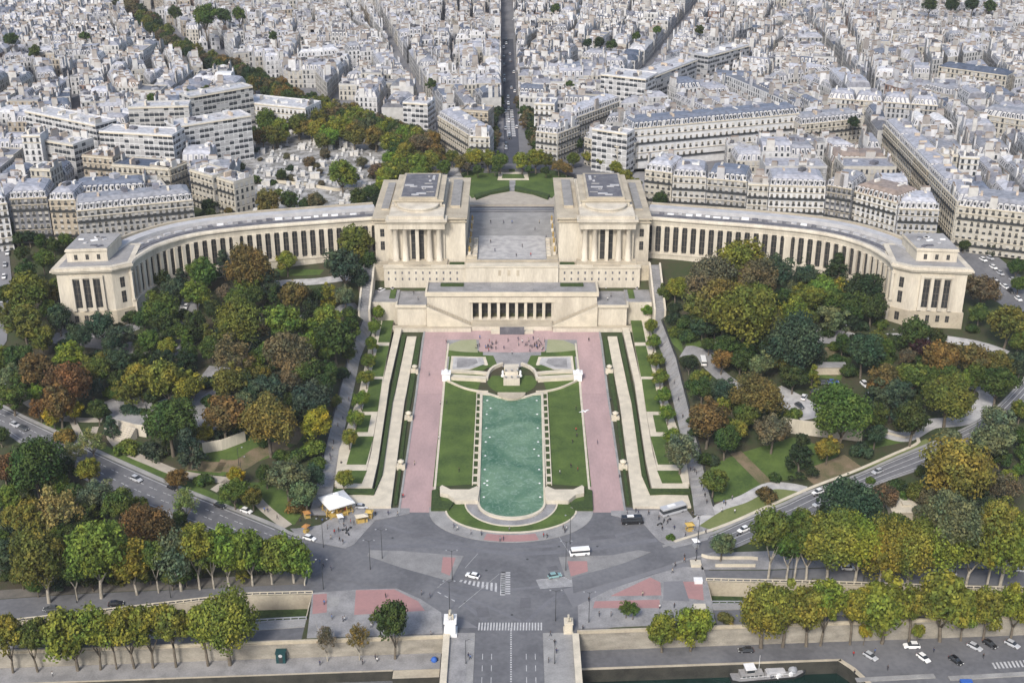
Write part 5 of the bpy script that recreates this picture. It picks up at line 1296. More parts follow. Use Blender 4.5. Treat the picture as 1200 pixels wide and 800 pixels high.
for e in '312 140 13 m;330 150 12 w;350 146 13 v;372 152 14 w;395 150 14 w;415 158 14 v;440 160 13 o;458 168 13 w;474 178 12 w;490 190 12 l;505 188 11 w;468 192 12 w;455 205 12 w;448 216 10 w;430 150 12 b;480 168 10 v;300 158 9 g;285 170 9 g;520 196 9 m;500 202 8 g'.split(';'):
    a = e.split(); tree(float(a[0]), float(a[1]), float(a[2]), a[3], 'round', 1.25, 'on the slope above the cemetery', 'trees above the cemetery', zfun=cz)
for e in '401 204 17 l;315 236 15 o;338 234 12 g;372 236 12 b;356 240 8 g;262 236 9 g;244 240 9 d;243 252 9 g;270 248 6 o;420 232 12 g;436 226 10 g;300 210 6 g;330 205 7 g;362 190 7 b;380 180 7 b;282 196 6 g;425 190 7 b;440 238 9 d;440 200 9 b'.split(';'):
    a = e.split(); tree(float(a[0]), float(a[1]), float(a[2]), a[3], 'round', 1.25, 'in the cemetery behind the left colonnade', 'trees of the cemetery', zfun=lambda x, y: 27.0)
WOOD = [(300, 150), (330, 128), (400, 130), (470, 152), (525, 182), (500, 208), (470, 225), (440, 235), (448, 200), (420, 172), (350, 165), (310, 168)]
k = 0
while k < 42:
    x, y = cr_.uniform(300, 525), cr_.uniform(128, 235)
    if inside((x, y), WOOD): tree(x, y, cr_.uniform(8, 13), cr_.choice('vvwgmbol'), 'round', 1.2, 'in the wood between avenue and cemetery', 'trees above the cemetery', zfun=cz); k += 1
for _ in range(26):
    x, y = cr_.uniform(300, 445), cr_.uniform(172, 250)
    tree(x, y, cr_.uniform(3.5, 6), cr_.choice('dgbbv'), 'bush', .5, 'between the tombs of the cemetery', 'shrubs of the cemetery', zfun=lambda x, y: 28.1)
along([(582, 116), (579, 140), (573, 178)], 20, (-4, 1), 'bgbdg', 'on the left kerb of the central street', 'trees of the central street', 5.5, 7)
along([(612, 116), (619, 140), (630, 178)], 20, (-1, 4), 'bgbdg', 'on the right kerb of the central street', 'trees of the central street', 5.5, 7)
for e in '556 184 11 w;572 186 10 w;586 188 10 m;540 190 9 o;612 188 10 w;628 186 11 w;640 188 9 v;655 194 8 o;530 184 9 v;548 196 6 b;672 186 8 m;690 182 8 w;706 188 8 w;722 196 8 w;735 206 8 w;744 216 8 v;700 178 7 g;676 168 8 g;668 170 8 g;664 198 7 o;560 198 6 g;580 198 5 g;620 198 5 g;640 200 5 g;774 233 9 g;512 206 7 o'.split(';'):
    a = e.split(); tree(float(a[0]), float(a[1]), float(a[2]), a[3], 'round', 1.25, 'round the square behind the palace', 'trees round the upper square', zfun=cz)
for e in '12 46 9 g;40 60 7 m;240 18 14 m;262 18 9 g;205 14 8 g;280 16 8 m;320 42 6 g;505 98 6 g;668 98 5 g;688 50 6 d;703 50 7 d;716 52 6 g;745 42 5 g;1000 143 7 d;1115 5 9 d;1090 6 8 g;1140 5 9 d;1160 7 8 g;820 35 6 g;770 35 5 m;650 10 6 g;100 42 6 g;180 116 7 m;240 108 8 m;222 110 6 m'.split(';'):
    a = e.split(); tree(float(a[0]), float(a[1]), float(a[2]), a[3], 'round', 1.6, 'between roofs of the far city', 'trees among the far roofs', zfun=lambda x, y: 40.0)
# ------------------------------------------------------------------ the city
cyr = random.Random(21)
def inset(poly, d):
    """offset a convex counter-clockwise polygon inwards"""
    n = len(poly); out = []
    L = []
    for i in range(n):
        a, b = poly[i], poly[(i + 1) % n]; dx, dy = b[0] - a[0], b[1] - a[1]; l = math.hypot(dx, dy) or 1e-6
        L.append((a[0] - dy / l * d, a[1] + dx / l * d, dx / l, dy / l))
    for i in range(n):
        p, q = L[i - 1], L[i]; den = p[2] * q[3] - p[3] * q[2]
        if abs(den) < 1e-4: out.append((q[0], q[1])); continue
        t = ((q[0] - p[0]) * q[3] - (q[1] - p[1]) * q[2]) / den; out.append((p[0] + p[2] * t, p[1] + p[3] * t))
    A = area(out)
    if A < 6 or A > area(poly): return None
    for i in range(n):      # an edge that turned round means the polygon is too thin
        a, b = out[i], out[(i + 1) % n]
        if (b[0] - a[0]) * L[i][2] + (b[1] - a[1]) * L[i][3] < 0.2: return None
    return out
WALLS = {'cream': (.40, .378, .33), 'pale': (.42, .415, .40), 'grey': (.28, .28, .28), 'white': (.52, .52, .52), 'tan': (.33, .285, .225), 'dark grey': (.165, .168, .18), 'brick': (.21, .14, .115), 'light grey': (.355, .36, .375)}
ROOFS = {'zinc': (.21, .215, .245), 'pale zinc': (.285, .29, .32), 'slate': (.07, .085, .12), 'grey': (.15, .155, .175), 'white': (.42, .42, .435), 'brown': (.16, .12, .095)}
def wall_faces(b, poly, tags, z0, z1, tint, fac=0, plain=1, fl=3.15, bay=2.7, plain_tint=None):
    n = len(poly)
    for i in range(n):
        a, c = poly[i], poly[(i + 1) % n]; l = math.hypot(c[0] - a[0], c[1] - a[1])
        pts = [(a[0], a[1], z0), (c[0], c[1], z0), (c[0], c[1], z1), (a[0], a[1], z1)]
        nb = max(1, round(l / bay)); nf = max(1, round((z1 - z0) / fl))
        if tags[i] == 'party': b.face(pts, [(0, 0)] * 4, plain, plain_tint or tint)
        elif tags[i] == 'plain': b.face(pts, [(0, 0)] * 4, plain, tint)
        else:
            k = cyr.randint(0, 900) * 2
            b.face(pts, [(k, k), (k + nb, k), (k + nb, k + nf), (k, k + nf)], fac, tint)
def roof_faces(b, poly, tags, z, style, tint, r, plain_tint, scale=1.0):
    """materials: 0 zinc, 1 mansard slope, 2 plaster, 3 pots"""
    n = len(poly); uv0 = lambda k: [(0, 0)] * k
    def ring(p, q, za, zb, m, t, bays=False):
        for i in range(n):
            a, c, e, f = p[i], p[(i + 1) % n], q[(i + 1) % n], q[i]; l = math.hypot(c[0] - a[0], c[1] - a[1]); k = cyr.randint(0, 900)
            nb = max(1, round(l / 2.7)) if tags[i] not in ('party',) else 0
            pts = [(*a, za), (*c, za), (*e, zb), (*f, zb)]
            if bays and nb: b.face(pts, [(k, 0), (k + nb, 0), (k + nb, 1), (k, 1)], m, t)
            else: b.face(pts, uv0(4), 0 if bays else m, t)
    top, zt = poly, z
    if style == 'mansard':
        q = inset_tags(poly, tags, 1.3); 
        if q:
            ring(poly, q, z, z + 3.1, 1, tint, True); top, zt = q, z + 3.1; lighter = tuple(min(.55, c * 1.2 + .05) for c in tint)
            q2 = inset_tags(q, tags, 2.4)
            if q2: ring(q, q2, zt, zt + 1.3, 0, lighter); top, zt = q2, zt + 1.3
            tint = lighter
    elif style == 'pitched':
        q = inset_tags(poly, tags, 3.2)
        if q: ring(poly, q, z, z + 2.3, 0, tint); top, zt = q, z + 2.3
    else:
        b.prism_t = None
        q = inset(poly, .45)
        if q:
            ring(poly, poly, z, z + .9, 2, plain_tint); ring(poly, q, z + .9, z + .9, 2, plain_tint); ring(q, q, z + .9, z + .25, 2, plain_tint); top, zt = q, z + .25
    b.face([(*p, zt) for p in top], uv0(n), 0, tint)
    # roof huts and skylights
    cx, cy = sum(p[0] for p in top) / n, sum(p[1] for p in top) / n
    for _ in range(r.randint(0, 2) if style != 'flat' else r.randint(2, 4)):
        p = top[r.randrange(n)]; t = r.uniform(.15, .6); x, y = lerp(cx, p[0], t), lerp(cy, p[1], t); w, d, h = r.uniform(.7, 2.0), r.uniform(.7, 2.0), r.uniform(.4, 2.0)
        a = r.uniform(0, 1.5); box_t(b, x, y, zt - .3, w, d, h + .3, a, r.choice([(.5, .5, .5), (.32, .32, .34), (.09, .09, .10), (.60, .59, .57), (.2, .2, .23), (.12, .12, .14)]))
    # chimney stacks stand on the party walls
    for i in range(n):
        if tags[i] == 'party' or (tags[i] != 'front' and r.random() < .35):
            a, c = poly[i], poly[(i + 1) % n]; l = math.hypot(c[0] - a[0], c[1] - a[1])
            if l < 5: continue
            for _ in range(1 if l < 9 else r.randint(1, 2)):
                t = r.uniform(.2, .8); x, y = lerp(a[0], c[0], t), lerp(a[1], c[1], t); x += (cx - x) * .06; y += (cy - y) * .06
                h = r.uniform(4.8, 7.2) if style == 'mansard' else r.uniform(2.2, 4.0); hw = r.uniform(1.0, 2.4)
                box_t(b, x, y, z - .3, hw, .42, h + .3, math.atan2(c[1] - a[1], c[0] - a[0]), r.choice([(.46, .45, .43), (.50, .495, .485), (.38, .365, .345), (.30, .275, .255), (.54, .54, .545), (.40, .40, .415)]))
                box_t(b, x, y, z + h, hw * .85, .22, .7, math.atan2(c[1] - a[1], c[0] - a[0]), (.24, .195, .165))
def inset_tags(poly, tags, d):
    """inset, but hold party sides upright"""
    n = len(poly); L = []
    for i in range(n):
        a, b = poly[i], poly[(i + 1) % n]; dx, dy = b[0] - a[0], b[1] - a[1]; l = math.hypot(dx, dy) or 1e-6; k = .05 if tags[i] == 'party' else d
        L.append((a[0] - dy / l * k, a[1] + dx / l * k, dx / l, dy / l))
    out = []
    for i in range(n):
        p, q = L[i - 1], L[i]; den = p[2] * q[3] - p[3] * q[2]
        if abs(den) < 1e-3: out.append((q[0], q[1])); continue
        t = ((q[0] - p[0]) * q[3] - (q[1] - p[1]) * q[2]) / den; out.append((p[0] + p[2] * t, p[1] + p[3] * t))
    if area(out) < 5 or area(out) > area(poly): return None
    for i in range(n):
        a, b = out[i], out[(i + 1) % n]
        if (b[0] - a[0]) * L[i][2] + (b[1] - a[1]) * L[i][3] < 0.1: return None
    return out
def box_t(b, x, y, z, hw, hd, h, a, tint, m=2):
    cs, sn = math.cos(a), math.sin(a); pl = [(x + u * hw * cs - v * hd * sn, y + u * hw * sn + v * hd * cs) for u, v in ((-1, -1), (1, -1), (1, 1), (-1, 1))]
    for i in range(4):
        p, q = pl[i], pl[(i + 1) % 4]; b.face([(*p, z), (*q, z), (*q, z + h), (*p, z + h)], [(0, 0)] * 4, m, tint)
    b.face([(*p, z + h) for p in pl], [(0, 0)] * 4, m, tint)
WMATS = [FACADE, PLASTER]; BMATS = [BANDED, PLASTER]; RMATS = [ZINC, MANSARD, PLASTER]

# a window with its frame, sill and iron rail: one mesh, copied over the fronts that stand near
def window_mesh():
    b = MB(); b.box(-.62, -.10, 0, .62, .02, .12, 1); b.box(-.62, -.10, 1.98, .62, .02, 2.1, 1); b.box(-.62, -.1, .12, -.5, .02, 1.98, 1); b.box(.5, -.1, .12, .62, .02, 1.98, 1)
    b.face([(-.5, -.02, .12), (.5, -.02, .12), (.5, -.02, 1.98), (-.5, -.02, 1.98)], mat=0); b.box(-.04, -.07, .12, .04, -.02, 1.98, 1); b.box(-.7, -.32, .0, .7, -.24, .85, 2)
    return b
wb = window_mesh(); WM = []
for g_ in (GLASS, GLASS, mat('drawn_blind', (.45, .44, .42), rough=.6)):
    o = wb.build('window', [g_, PALESTONE, DARKMETAL]); WM.append(o.data); bpy.data.objects.remove(o)
EXPL = []   # footprints of the buildings placed by hand
def house(px, zc, dep, label, wall='cream', roof='zinc', style='mansard', win=True, band=False, ground=None, name='apartment_building', cat='building', fl=3.15, bay=2.7, up=0, sideplain=False, rings=True):
    a, c = W(px[0], px[1], zc), W(px[2], px[3], zc); u = (c - a); u.z = 0; l = u.length; u.normalize(); n = Vector((-u.y, u.x, 0))
    poly = [(a.x, a.y), (c.x, c.y), ((c + n * dep).x, (c + n * dep).y), ((a + n * dep).x, (a + n * dep).y)]
    mid = (a + c) / 2 + n * dep / 2; g = ground if ground is not None else (28 if mid.y > 590 else H(mid.x, mid.y) - 1)
    EXPL.append([(Vector(p) - mid.xy) * 1.0 + mid.xy for p in map(Vector, poly)])
    root = thing(name, label, cat, (mid.x, mid.y, g)); r = random.Random(len(EXPL) * 13)
    wt = WALLS[wall]; b = MB(); near = win and not band
    tags = ['plain' if near else 'front', 'plain' if sideplain else 'street', 'court', 'plain' if sideplain else 'street']
    wall_faces(b, poly, tags, g, zc, wt, 0, 1, fl, bay); part(b, 'wall', BMATS if band else WMATS, root)
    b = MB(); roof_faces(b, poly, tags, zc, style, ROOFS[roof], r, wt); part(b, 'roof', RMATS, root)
    for k in range(max(2, int(l / 14))):
        q = (a + c) / 2 + u * lerp(-l * .45, l * .45, (k + .5) / max(2, int(l / 14))) + n * dep * r.uniform(.3, .7); b = MB(); h = (4.6 if style == 'mansard' else 1.5) + r.uniform(.3, 1.6)
        box_t(b, q.x, q.y, zc - .2, .5, r.uniform(1.2, 2.4), h, math.atan2(u.y, u.x), r.choice([(.58, .53, .45), (.6, .58, .54), (.46, .38, .30)])); part(b, 'chimney', RMATS, root)
    e = n * -.45
    for zz, t in ((zc - .35, .5),) + (((zc - fl - .1, .22), (g + fl * 2, .22)) if not band else ()):
        v = [a + e, c + e, c, a]; b = MB(); b.prism([(p.x, p.y) for p in v], zz, zz + t); part(b, 'cornice', PALESTONE if wall != 'dark grey' else STONE2, root)
    if near:
        for f in {1, max(1, round((zc - g) / fl) - 2)}:
            zz = g + f * (zc - g) / round((zc - g) / fl) + .1; v = [a - n * .75, c - n * .75, c - n * .46, a - n * .46]; b = MB(); b.prism([(p.x, p.y) for p in v], zz, zz + .85); part(b, 'balcony', DARKMETAL, root)
        nb = max(1, round(l / bay)); nf = max(1, round((zc - g) / fl)); cnt = 0; an = math.atan2(u.y, u.x)
        for f in range(nf - 1, -1, -1):
            for k in range(nb):
                if cnt >= 96: break
                p = a + u * l * (k + .5) / nb - n * .03; cnt += 1
                o = bpy.data.objects.new('window', WM[r.randrange(3)]); C.objects.link(o); o.parent = root
                o.location = (p.x - mid.x, p.y - mid.y, f * (zc - g) / nf + .5); o.rotation_euler = (0, 0, an)
    if style == 'mansard' and win and not band:
        nb = max(1, round(l / bay)); an = math.atan2(u.y, u.x)
        for k in range(min(nb, 30)):
            p = a + u * l * (k + .5) / nb + n * .35; o = bpy.data.objects.new('dormer', DORM); C.objects.link(o); o.parent = root; o.location = (p.x - mid.x, p.y - mid.y, zc - g + .3); o.rotation_euler = (0, 0, an)
    return root
b = MB(); b.box(-.75, 0, 0, .75, 1.6, 2.1, 1); b.box(-.85, -.12, 2.1, .85, 1.7, 2.25, 1); b.face([(-.45, -.02, .35), (.45, -.02, .35), (.45, -.02, 1.85), (-.45, -.02, 1.85)], mat=0)
o = b.build('dormer', [GLASS, ROOFPALE]); DORM = o.data; bpy.data.objects.remove(o)

# behind the right wing
house((756, 199, 788, 203), 46, 20, 'cream corner block with pale mansard at left end of the row behind the right wing', 'cream', 'pale zinc')
house((788.5, 206, 828, 208), 45, 18, 'plain pale apartment block second in the row behind the right wing', 'pale', 'zinc')
house((828.5, 209, 876, 213), 44.5, 17, 'grey-cream block with dark slate mansard in the row behind the right wing', 'grey', 'slate')
house((876.5, 216, 901, 217), 43.5, 15, 'narrow cream block under a tall bare gable in the row behind the right wing', 'pale', 'white', 'flat')
house((902, 217, 968, 219), 44, 18, 'broad white block with lavender zinc mansard behind the right wing', 'white', 'zinc')
house((969, 217, 999, 222), 45, 20, 'dark grey balconied block with blue-grey mansard behind the right wing', 'dark grey', 'grey')
house((1000, 224, 1052, 238), 43, 18, 'white stepped block under a brown penthouse behind the curved end of the right wing', 'white', 'brown', 'mansard')
house((1053, 244, 1101, 246), 41, 18, 'pale rounded corner block with zinc roof at the street mouth right of the palace', 'light grey', 'pale zinc')
house((1123, 241, 1215, 251), 44, 20, 'big cream corner block with grey mansard across the street at right edge', 'cream', 'grey')
for k in range(5):
    x0, y0, x1, y1 = [lerp(p, q, t) for t in (k / 5, (k + .97) / 5) for p, q in ((1036, 1122), (146, 236))]
    house((x0, y0, x1, y1), 46 - .4 * (k % 2), 13, 'cream front along the straight diagonal street at upper right', ('cream', 'pale', 'tan', 'pale', 'cream')[k], 'zinc', bay=3)
# behind the left wing
house((89, 247, 226, 234), 44, 15, 'long grey stone apartment block with slate-edged roof just behind the left wing', 'grey', 'grey')
house((57, 234, 88, 234), 45, 18, 'narrow tan block with round dormers left of the long grey block', 'tan', 'zinc')
house((11, 233, 55, 231), 46, 20, 'dark grey balconied block at left edge behind the end pavilion', 'dark grey', 'zinc')
house((-60, 246, 8, 238), 45, 18, 'white balconied block cut by the left picture edge', 'white', 'white')
house((86, 226, 171, 222), 44, 13, 'cream block with dark glazed mansard behind the long grey block', 'cream', 'slate')
house((172, 222, 195, 219), 44, 12, 'low drum-ended cream block beside the dark glazed roof', 'cream', 'white', 'flat')
house((131, 194, 198, 199), 48, 14, 'yellow-cream block with dark rooflights on the left hillside', 'cream', 'slate', 'flat')
house((198.5, 199, 219, 191), 48, 12, 'tan brick-faced end block joined to the yellow-cream one', 'tan', 'grey', 'flat')
house((222, 200, 249, 208), 46, 12, 'slim modern cream block with flat roof beside the cemetery', 'cream', 'white', 'flat')
house((251, 208, 274, 215), 45, 12, 'modern cream block with bare gable nearest the cemetery', 'cream', 'white', 'flat', sideplain=False)
for (p, z, d, lb, wc) in (((29, 131, 112, 148), 52, 14, 'long white terraced balcony block at upper left, widest of its rows', 'white'), ((116, 155, 202, 160), 52, 14, 'white terraced balcony block facing the cream hillside blocks', 'white'),
        ((204, 150, 294, 136), 52, 14, 'white balcony block angled towards the tree-lined avenue', 'white'), ((150, 127, 221, 125), 55, 12, 'pale balcony block stepped above two white ones', 'pale'), ((222, 115, 296, 102), 54, 12, 'slanting pale balcony block beside the tree-lined avenue', 'pale'),
        ((49, 165, 86, 171), 50, 14, 'cream balcony block below the long white terraced one', 'pale'), ((472, 121, 501, 123), 46, 14, 'white banded corner block where the left diagonal street begins', 'white'),
        ((704, 88, 757, 94), 50, 20, 'large white modern block with dark window bands', 'white'), ((757.5, 94, 817, 71), 49, 16, 'white balcony block running away behind the large modern one', 'light grey'), ((830, 67, 878, 54), 49, 14, 'grey banded terrace continuing the far balcony block', 'light grey')):
    house(p, z, d, lb, wc, 'white', 'flat', band=True)
house((96, 183, 132, 186), 47, 10, 'tan hillside block between balcony rows', 'tan', 'brown', 'flat')
house((25, 160, 47, 160), 54, 12, 'tall bare white gable block at upper left', 'white', 'pale zinc', 'flat', win=False, sideplain=True)
house((35, 199, 59, 200), 48, 12, 'cream bare-walled block at left', 'cream', 'pale zinc', 'flat', win=False)
house((281, 120, 358, 128), 44, 18, 'long low white flat-roofed block beside the tree-lined avenue', 'white', 'white', 'flat', fl=4)
# round the upper square
house((513, 136, 549, 158), 44, 14, 'cream wedge block left of the central street mouth, long slanting front', 'cream', 'zinc')
house((550, 160, 574, 161), 44, 13, 'cream end block at left corner of the central street mouth', 'pale', 'pale zinc')
house((628, 154, 653, 157), 44, 14, 'cream end block at right corner of the central street mouth', 'pale', 'zinc')
house((653.5, 157, 679, 147), 44, 13, 'long cream flank at right of the central street mouth', 'pale', 'zinc')
house((626, 122, 650, 123), 48, 13, 'tall white block on the right side of the central street', 'white', 'pale zinc', 'flat')
house((651, 137, 675, 139), 46, 13, 'pale block behind the right corner of the square', 'cream', 'zinc', 'pitched')
house((675.5, 138, 726, 119), 46, 12, 'long pale row receding to the right from the square', 'pale', 'pale zinc', 'mansard')
house((540, 130, 572, 132), 46, 13, 'broad cream block behind the left corner of the square', 'tan', 'zinc', 'flat')
house((685, 161, 724, 172), 43, 16, 'cream corner block with window bands left of the barracks', 'cream', 'zinc')
house((724.5, 172, 744, 168), 43, 14, 'cream return front of the corner block by the barracks', 'pale', 'white', 'flat')
house((694, 152, 735, 158), 50, 9, 'white stepped upper storeys above the corner block by the barracks', 'white', 'white', 'flat', band=True)
house((742, 151, 938, 133), 50, 14, 'very long white barracks-like building with navy slate mansard', 'white', 'slate', 'mansard', fl=4.2, bay=3.6)
house((939, 146, 1010, 139), 46, 13, 'cream row with blue-grey mansard right of the long white building', 'cream', 'grey')
for k in range(4):
    x0, y0, x1, y1 = [lerp(p, q, t) for t in (k / 4, (k + .98) / 4) for p, q in ((970, 1100), (115, 124))]
    house((x0, y0, x1, y1), 46, 13, 'pale front with tall dormers in the long row at upper right', ('pale', 'cream', 'light grey', 'grey')[k], 'zinc', win=False)
house((1100, 78, 1180, 89), 46, 12, 'long cream building with dark hipped roof far at upper right', 'cream', 'slate', 'pitched', win=False)
house((1150, 134, 1225, 145), 46, 14, 'cream block with dark top storey at right edge', 'cream', 'grey', win=False)
house((1103, 183, 1123, 183), 50, 10, 'tall bare cream party wall at right, left of its twin', 'cream', 'pale zinc', 'flat', win=False, sideplain=True)
house((1125, 185, 1148, 186), 49, 10, 'tall bare white party wall at right, right of its twin', 'white', 'pale zinc', 'flat', win=False, sideplain=True)

# every other house: streets cut the quarter into blocks, blocks into plots
def cut(poly, tags, p, nrm, gap, newtag):
    """split a convex polygon by the line through p with normal nrm, leaving a gap"""
    out = []
    for s in (1, -1):
        off = gap / 2; res = []; rt = []; n = len(poly)
        D = [s * ((q[0] - p[0]) * nrm[0] + (q[1] - p[1]) * nrm[1]) - off for q in poly]
        for i in range(n):
            j = (i + 1) % n; a, c = poly[i], poly[j]
            if D[i] >= 0: res.append(a); rt.append(tags[i])
            if (D[i] >= 0) != (D[j] >= 0):
                t = D[i] / (D[i] - D[j]); res.append((lerp(a[0], c[0], t), lerp(a[1], c[1], t)))
                rt.append(newtag if D[i] >= 0 else tags[i])
        if len(res) >= 3 and abs(area(res)) > 18: out.append((res, rt))
    return out
def longest(poly):
    best = max(range(len(poly)), key=lambda i: math.hypot(poly[(i + 1) % len(poly)][0] - poly[i][0], poly[(i + 1) % len(poly)][1] - poly[i][1]))
    a, c = poly[best], poly[(best + 1) % len(poly)]; l = math.hypot(c[0] - a[0], c[1] - a[1]); return ((c[0] - a[0]) / l, (c[1] - a[1]) / l)
def extent(poly, d):
    v = [p[0] * d[0] + p[1] * d[1] for p in poly]; return min(v), max(v)
BLOCKS = [([(-760, 572), (760, 572), (760, 1500), (-760, 1500)], ['street'] * 4)]
MAIN = [((600, 200), (595, 48), 11), ((524, 172), (505, 138), 9), ((505, 138), (450, 63), 7), ((450, 63), (420, 43), 6), ((690, 176), (735, 118), 14), ((735, 118), (960, 30), 6), ((1118, 255), (1032, 148), 12), ((1032, 148), (700, 176), 10), ((1032, 148), (1010, 90), 5), ((1032, 150), (1210, 120), 10), ((890, 55), (953, 32), 9), ((0, 120), (240, 100), 10), ((60, 60), (380, 60), 9), ((640, 70), (900, 90), 9)]
for a, c, g in MAIN:
    A, B_ = W(*a, 28), W(*c, 28); d = (B_ - A).normalized(); nrm = (-d.y, d.x); nb_ = []
    for poly, tags in BLOCKS:
        hit = any(inside((A + (B_ - A) * t).xy, poly) for t in [i / 40 for i in range(41)])
        nb_ += cut(poly, tags, (A.x, A.y), nrm, g, 'street') if hit else [(poly, tags)]
    BLOCKS = nb_
LOTS = []
def grain(y): return lerp(1, .62, sstep(680, 1050, y))
def split(poly, tags, depth=0):
    cx = sum(p[0] for p in poly) / len(poly); cy_ = sum(p[1] for p in poly) / len(poly)
    if abs(cx) > .47 * cy_ + 60: 
        if max(p[0] for p in poly) - min(p[0] for p in poly) < 160: return
    d = longest(poly); n = (-d[1], d[0]); l0, l1 = extent(poly, d); w0, w1 = extent(poly, n); L, Wd = l1 - l0, w1 - w0
    j = cyr.uniform(-.07, .07); k_ = grain(cy_)
    if L > cyr.uniform(70, 100) * k_ and L > Wd * .8:
        t = cyr.uniform(.42, .58); q = lerp(l0, l1, t); dd = (d[0] * math.cos(j) - d[1] * math.sin(j), d[0] * math.sin(j) + d[1] * math.cos(j)); m = (w0 + w1) / 2
        for pl in cut(poly, tags, (d[0] * q + n[0] * m, d[1] * q + n[1] * m), dd, cyr.choice((6, 7, 8)) * k_, 'street'): split(*pl, depth + 1)
    elif Wd > 42 * k_:
        q = lerp(w0, w1, cyr.uniform(.44, .56)); m = (l0 + l1) / 2
        for pl in cut(poly, tags, (d[0] * m + n[0] * q, d[1] * m + n[1] * q), n, cyr.choice((5, 6, 7)) * k_, 'street'): split(*pl, depth + 1)
    else:
        bk_ = cyr.random()
        rows = cut(poly, tags, (d[0] * (l0 + l1) / 2 + n[0] * (w0 + w1) / 2, d[1] * (l0 + l1) / 2 + n[1] * (w0 + w1) / 2), n, cyr.uniform(3, 6) * k_, 'court') if Wd > 19 * k_ else [(poly, tags)]
        for pl, tg in rows:
            while True:
                a0, a1 = extent(pl, d)
                w = cyr.uniform(11, 21) * k_
                if a1 - a0 < w * 1.45: LOTS.append((pl, tg, bk_)); break
                parts = cut(pl, tg, (d[0] * (a0 + w) + n[0] * (w0 + w1) / 2, d[1] * (a0 + w) + n[1] * (w0 + w1) / 2), d, .02, 'party')
                if len(parts) < 2: LOTS.append((pl, tg, bk_)); break
                parts.sort(key=lambda q: sum(p[0] * d[0] + p[1] * d[1] for p in q[0]) / len(q[0])); LOTS.append((*parts[0], bk_)); pl, tg = parts[1]
for pl in BLOCKS: split(*pl)
def zone(px, z): return [(p.x, p.y) for p in ZP(px, z)]
CEM = [(296, 268), (296, 200), (262, 185), (300, 158), (296, 140), (365, 118), (525, 178), (545, 215), (440, 268)]
KEEP = [zone(CEM, 28), zone([(-60, 300), (60, 300), (100, 268), (300, 262), (240, 240), (120, 280), (0, 300)], 28), [(-120, 560), (120, 560), (112, 660), (60, 697), (0, 704), (-60, 697), (-112, 660)], zone([(690, 170), (748, 200), (760, 250), (700, 250)], 28)]
AVW = [(W(x, y, 34).xy) for x, y in ((110, -12), (150, 5), (200, 46), (260, 76), (320, 103), (400, 132), (510, 172))]
def seg_dist(p, a, b):
    d = b - a; t = max(0, min(1, (p - a).dot(d) / d.length_squared)); return (p - a - d * t).length
CENT = [W(600, 200, 28).xy, W(594, 20, 28).xy]
def free(poly):
    c = Vector((sum(p[0] for p in poly) / len(poly), sum(p[1] for p in poly) / len(poly)))
    pts = [Vector(p) for p in poly] + [c] + [Vector(p).lerp(c, .5) for p in poly]
    for a, b in zip(AVW, AVW[1:]):
        if min(seg_dist(p, a, b) for p in pts) < 12.5: return False
    w = 12 if c.y < 770 else 5.2
    if c.y < 1010 and any(abs(p.x - lerp(0, CENT[1].x, (p.y - CENT[0].y) / (CENT[1].y - CENT[0].y))) < w for p in pts): return False
    for z in KEEP:
        if any(inside(p, z) for p in pts): return False
    for e in EXPL:
        if any(inside(p, e) for p in pts): return False
        if any(inside(p, poly) for p in e): return False
        m = sum(e, Vector((0, 0))) / 4
        if any(inside(p.lerp(m, .5), poly) for p in e): return False
    return c.y > 585 or abs(c.x) > 165
LOTS = [(p, t, q) for p, t, q in LOTS if area(p) > 0 and free(p)]
def cen2(p): return Vector((sum(q[0] for q in p) / len(p), sum(q[1] for q in p) / len(p)))
def seen(p):
    c = cen2(p); x, y = PX((c.x, c.y, 48)); return -20 < x < 1220 and y > -12
LOTS.sort(key=lambda l: cen2(l[0]).y)
CITYLAND = [('beside the tree-lined avenue', 230, 75), ('at the upper left edge', 20, 90), ('among the left balcony rows', 150, 150), ('near the left diagonal street', 470, 100), ('left of the central street', 550, 100), ('right of the central street', 650, 100), ('behind the long white barracks', 840, 110), ('behind the row of the right wing', 870, 190),
            ('before the long white barracks', 830, 175), ('beside the diagonal street at right', 1060, 190), ('at the right edge', 1180, 190), ('behind the dormered row at right', 1040, 100), ('left of the diagonal street at right', 990, 180), ('near the white modern block', 740, 110), ('on the left hillside', 60, 215), ('behind the right corner of the square', 690, 130), ('behind the left corner of the square', 550, 125), ('near the tan hillside block', 110, 195)]
REST_W, REST_R = MB(), MB(); NIND = 0
